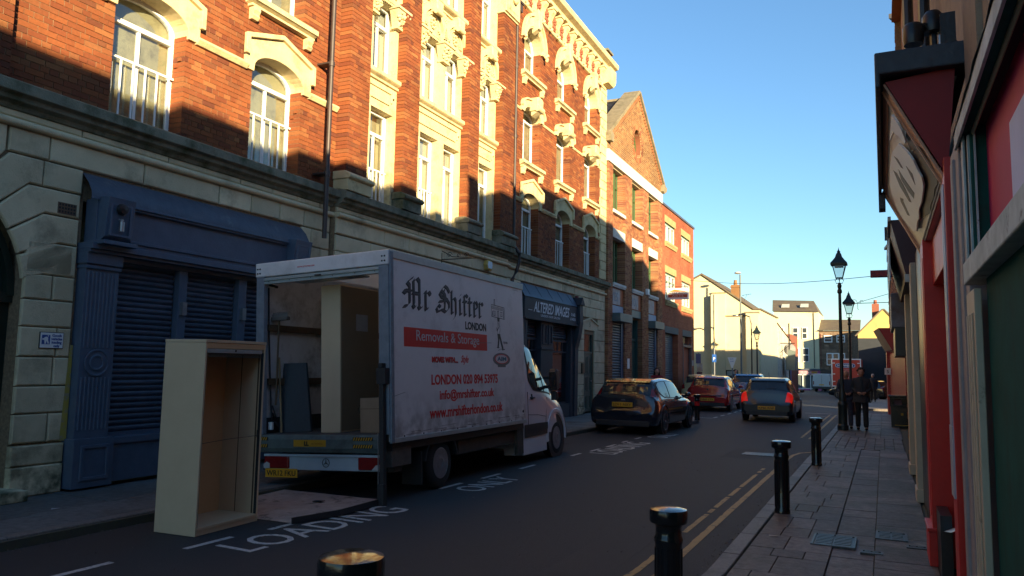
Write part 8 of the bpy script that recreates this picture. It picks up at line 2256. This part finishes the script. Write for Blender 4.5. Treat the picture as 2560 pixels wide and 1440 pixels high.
    # hands: palm and five fingers each
    for s_ in (-1, 1):
        if arms == 'down': wx, wy, wz = .235 * s_, -.04 + stride * s_ * .7, .88; dr = Vector((0, -.1, -1)).normalized()
        else: wx, wy, wz = .10 * s_, -.215, 1.05; dr = Vector((-.6 * s_, -.6, -.1)).normalized()
        m = MB(); c = Vector((wx, wy, wz)) * k; m.tube([c, c + dr * .045 * k, c + dr * .085 * k], [.026 * k, .034 * k, .030 * k], 8)
        sd = dr.cross(Vector((1, 0, 0))).normalized() if arms == 'down' else Vector((0, 0, 1))
        cu = Vector((-s_, 0, 0)) if arms == 'down' else Vector((0, 1, 0))
        for i, ln in enumerate((.062, .074, .070, .055)):
            b0 = c + dr * .08 * k + sd * (-.027 + .018 * i) * k
            m.tube([b0, b0 + dr * ln * .55 * k + cu * .008 * k, b0 + dr * ln * .85 * k + cu * .03 * k], [.009 * k, .008 * k, .006 * k], 6)
        b0 = c + dr * .03 * k - sd * .03 * k; m.tube([b0, b0 + (dr * .035 - sd * .025 + cu * .01) * k, b0 + (dr * .06 - sd * .022 + cu * .02) * k], [.011 * k, .009 * k, .007 * k], 6)
        m.build('hand', SK, t, smooth=60)
    if longcoat:
        m = MB(); n = 20; vs = []
        for z, rx, ry in ((1.50, .07, .07), (1.47, .13, .09), (1.42, .19, .11), (1.34, .205, .13), (1.22, .20, .15), (1.08, .195, .155), (.92, .22, .175), (.78, .245, .19)):
            for i in range(n):
                a = 2 * math.pi * i / n; vs.append((rx * math.cos(a) * k, (ry * math.sin(a)) * k, z * k + (.01 * math.sin(a * 5) if z < .8 else 0)))
        m.add(vs, [(i * n + j, i * n + (j + 1) % n, (i + 1) * n + (j + 1) % n, (i + 1) * n + j) for i in range(7) for j in range(n)])
        m.build('coat', top, t, smooth=60, fixn=True)
        m = MB(); m.box(-.004, .004, -.185 * k, -.13 * k, .80 * k, 1.4 * k); m.build('coat_opening', BLACKP, t)
    return t
DCOAT = mat('black_coat', (.022, .023, .028), .85, (.034, .035, .04), ns=20); NCOAT = mat('navy_jacket', (.022, .032, .060), .8, (.032, .042, .07), ns=20)
JEAN = mat('dark_jeans', (.05, .065, .11), .85, (.035, .046, .08), ns=20); DTR = mat('black_trousers', (.012, .012, .015), .85)
pg = 'pedestrians walking together on the right pavement'
person('curly haired pedestrian in a long black coat walking towards us by the lamp post', (-.58, 23.3, 0), R(4), 1.70, DCOAT, DTR, (.36, .17, .12), (.035, .018, .012), .10, curly=True, arms='hold', longcoat=True, group=pg)
person('balding pedestrian in a navy jacket and jeans walking half behind the lamp post', (-.98, 23.75, 0), R(8), 1.63, NCOAT, JEAN, (.45, .22, .15), (.25, .22, .2), .12, bald=True, arms='hold', longcoat=False, bulk=1.12, group=pg)
person('distant white haired pedestrian in a dark coat behind the two walking together', (-.62, 51, -.19), 0, 1.66, DCOAT, DTR, (.42, .25, .2), (.5, .48, .45), .14, longcoat=True)
person('woman in a crimson jacket with dark hair standing behind the dark hatchback', (-7.15, 26.3, 0), R(30), 1.60, mat('crimson_jacket', (.22, .01, .02), .8), DTR, (.45, .28, .22), (.03, .018, .012), .05, long_hair=True)
person('pedestrian with dark hair passing the notice board on the cream gable', (-7.75, 45.6, -.05), R(60), 1.65, NCOAT, DTR, (.35, .2, .15), (.02, .015, .012), .14)

# ============================================================ separate pieces of one part become parts of their own
KEEP = ('lettering', 'face_features', 'hair', 'sign_symbol', 'vent_hole', 'rivet', 'hazard_stripe', 'text_block', 'head', 'ledge', 'man_and_house_drawing', 'scratch', 'arched_door', 'drape', 'room_lining')
def split_parts():
    for o in [x for x in bpy.data.objects if x.type == 'MESH' and x.parent and x.get('kind') != 'stuff']:
        nm = o.name.split('.')[0]
        me = o.data
        if nm in KEEP or me.users > 1 or len(me.vertices) > 6000 or len(me.vertices) < 16 or o.modifiers.get('skin'): continue
        n = len(me.vertices); par = list(range(n))
        def find(a):
            while par[a] != a: par[a] = par[par[a]]; a = par[a]
            return a
        for p in me.polygons:
            v0 = find(p.vertices[0])
            for q in p.vertices[1:]:
                r_ = find(q)
                if r_ != v0: par[r_] = v0
        comp = {}
        for i in range(n): comp.setdefault(find(i), []).append(i)
        if len(comp) < 2 or len(comp) > 60: continue
        bx = []
        for k_, vs in comp.items():
            co = [me.vertices[i].co for i in vs]
            bx.append([[min(c[a] for c in co) - .004 for a in range(3)], [max(c[a] for c in co) + .004 for a in range(3)], [k_]])
        ch = True
        while ch:
            ch = False
            for i in range(len(bx)):
                for j in range(i + 1, len(bx)):
                    A, B = bx[i], bx[j]
                    if all(A[0][a] <= B[1][a] and B[0][a] <= A[1][a] for a in range(3)):
                        bx[i] = [[min(A[0][a], B[0][a]) for a in range(3)], [max(A[1][a], B[1][a]) for a in range(3)], A[2] + B[2]]
                        bx.pop(j); ch = True; break
                if ch: break
        if len(bx) < 2 or len(bx) > 24: continue
        cvs = [d.value for d in me.attributes['cv'].data] if 'cv' in me.attributes else None
        sm = [p.use_smooth for p in me.polygons]
        for gi, g_ in enumerate(bx):
            roots = set(g_[2]); mb = MB(); mp = {}
            for p in me.polygons:
                if find(p.vertices[0]) in roots:
                    f = []
                    for q in p.vertices:
                        if q not in mp: mp[q] = len(mb.v); mb.v.append(tuple(me.vertices[q].co))
                        f.append(mp[q])
                    mb.f.append(tuple(f)); mb.cv.append(cvs[p.index] if cvs else 0)
            m2 = mb.mesh(nm, me.materials[0] if me.materials else None, 38 if any(sm) else None, fixn=False)
            if gi == 0: first = m2
            else:
                c = o.copy(); c.data = m2; COL.objects.link(c)
        o.data = first
split_parts()
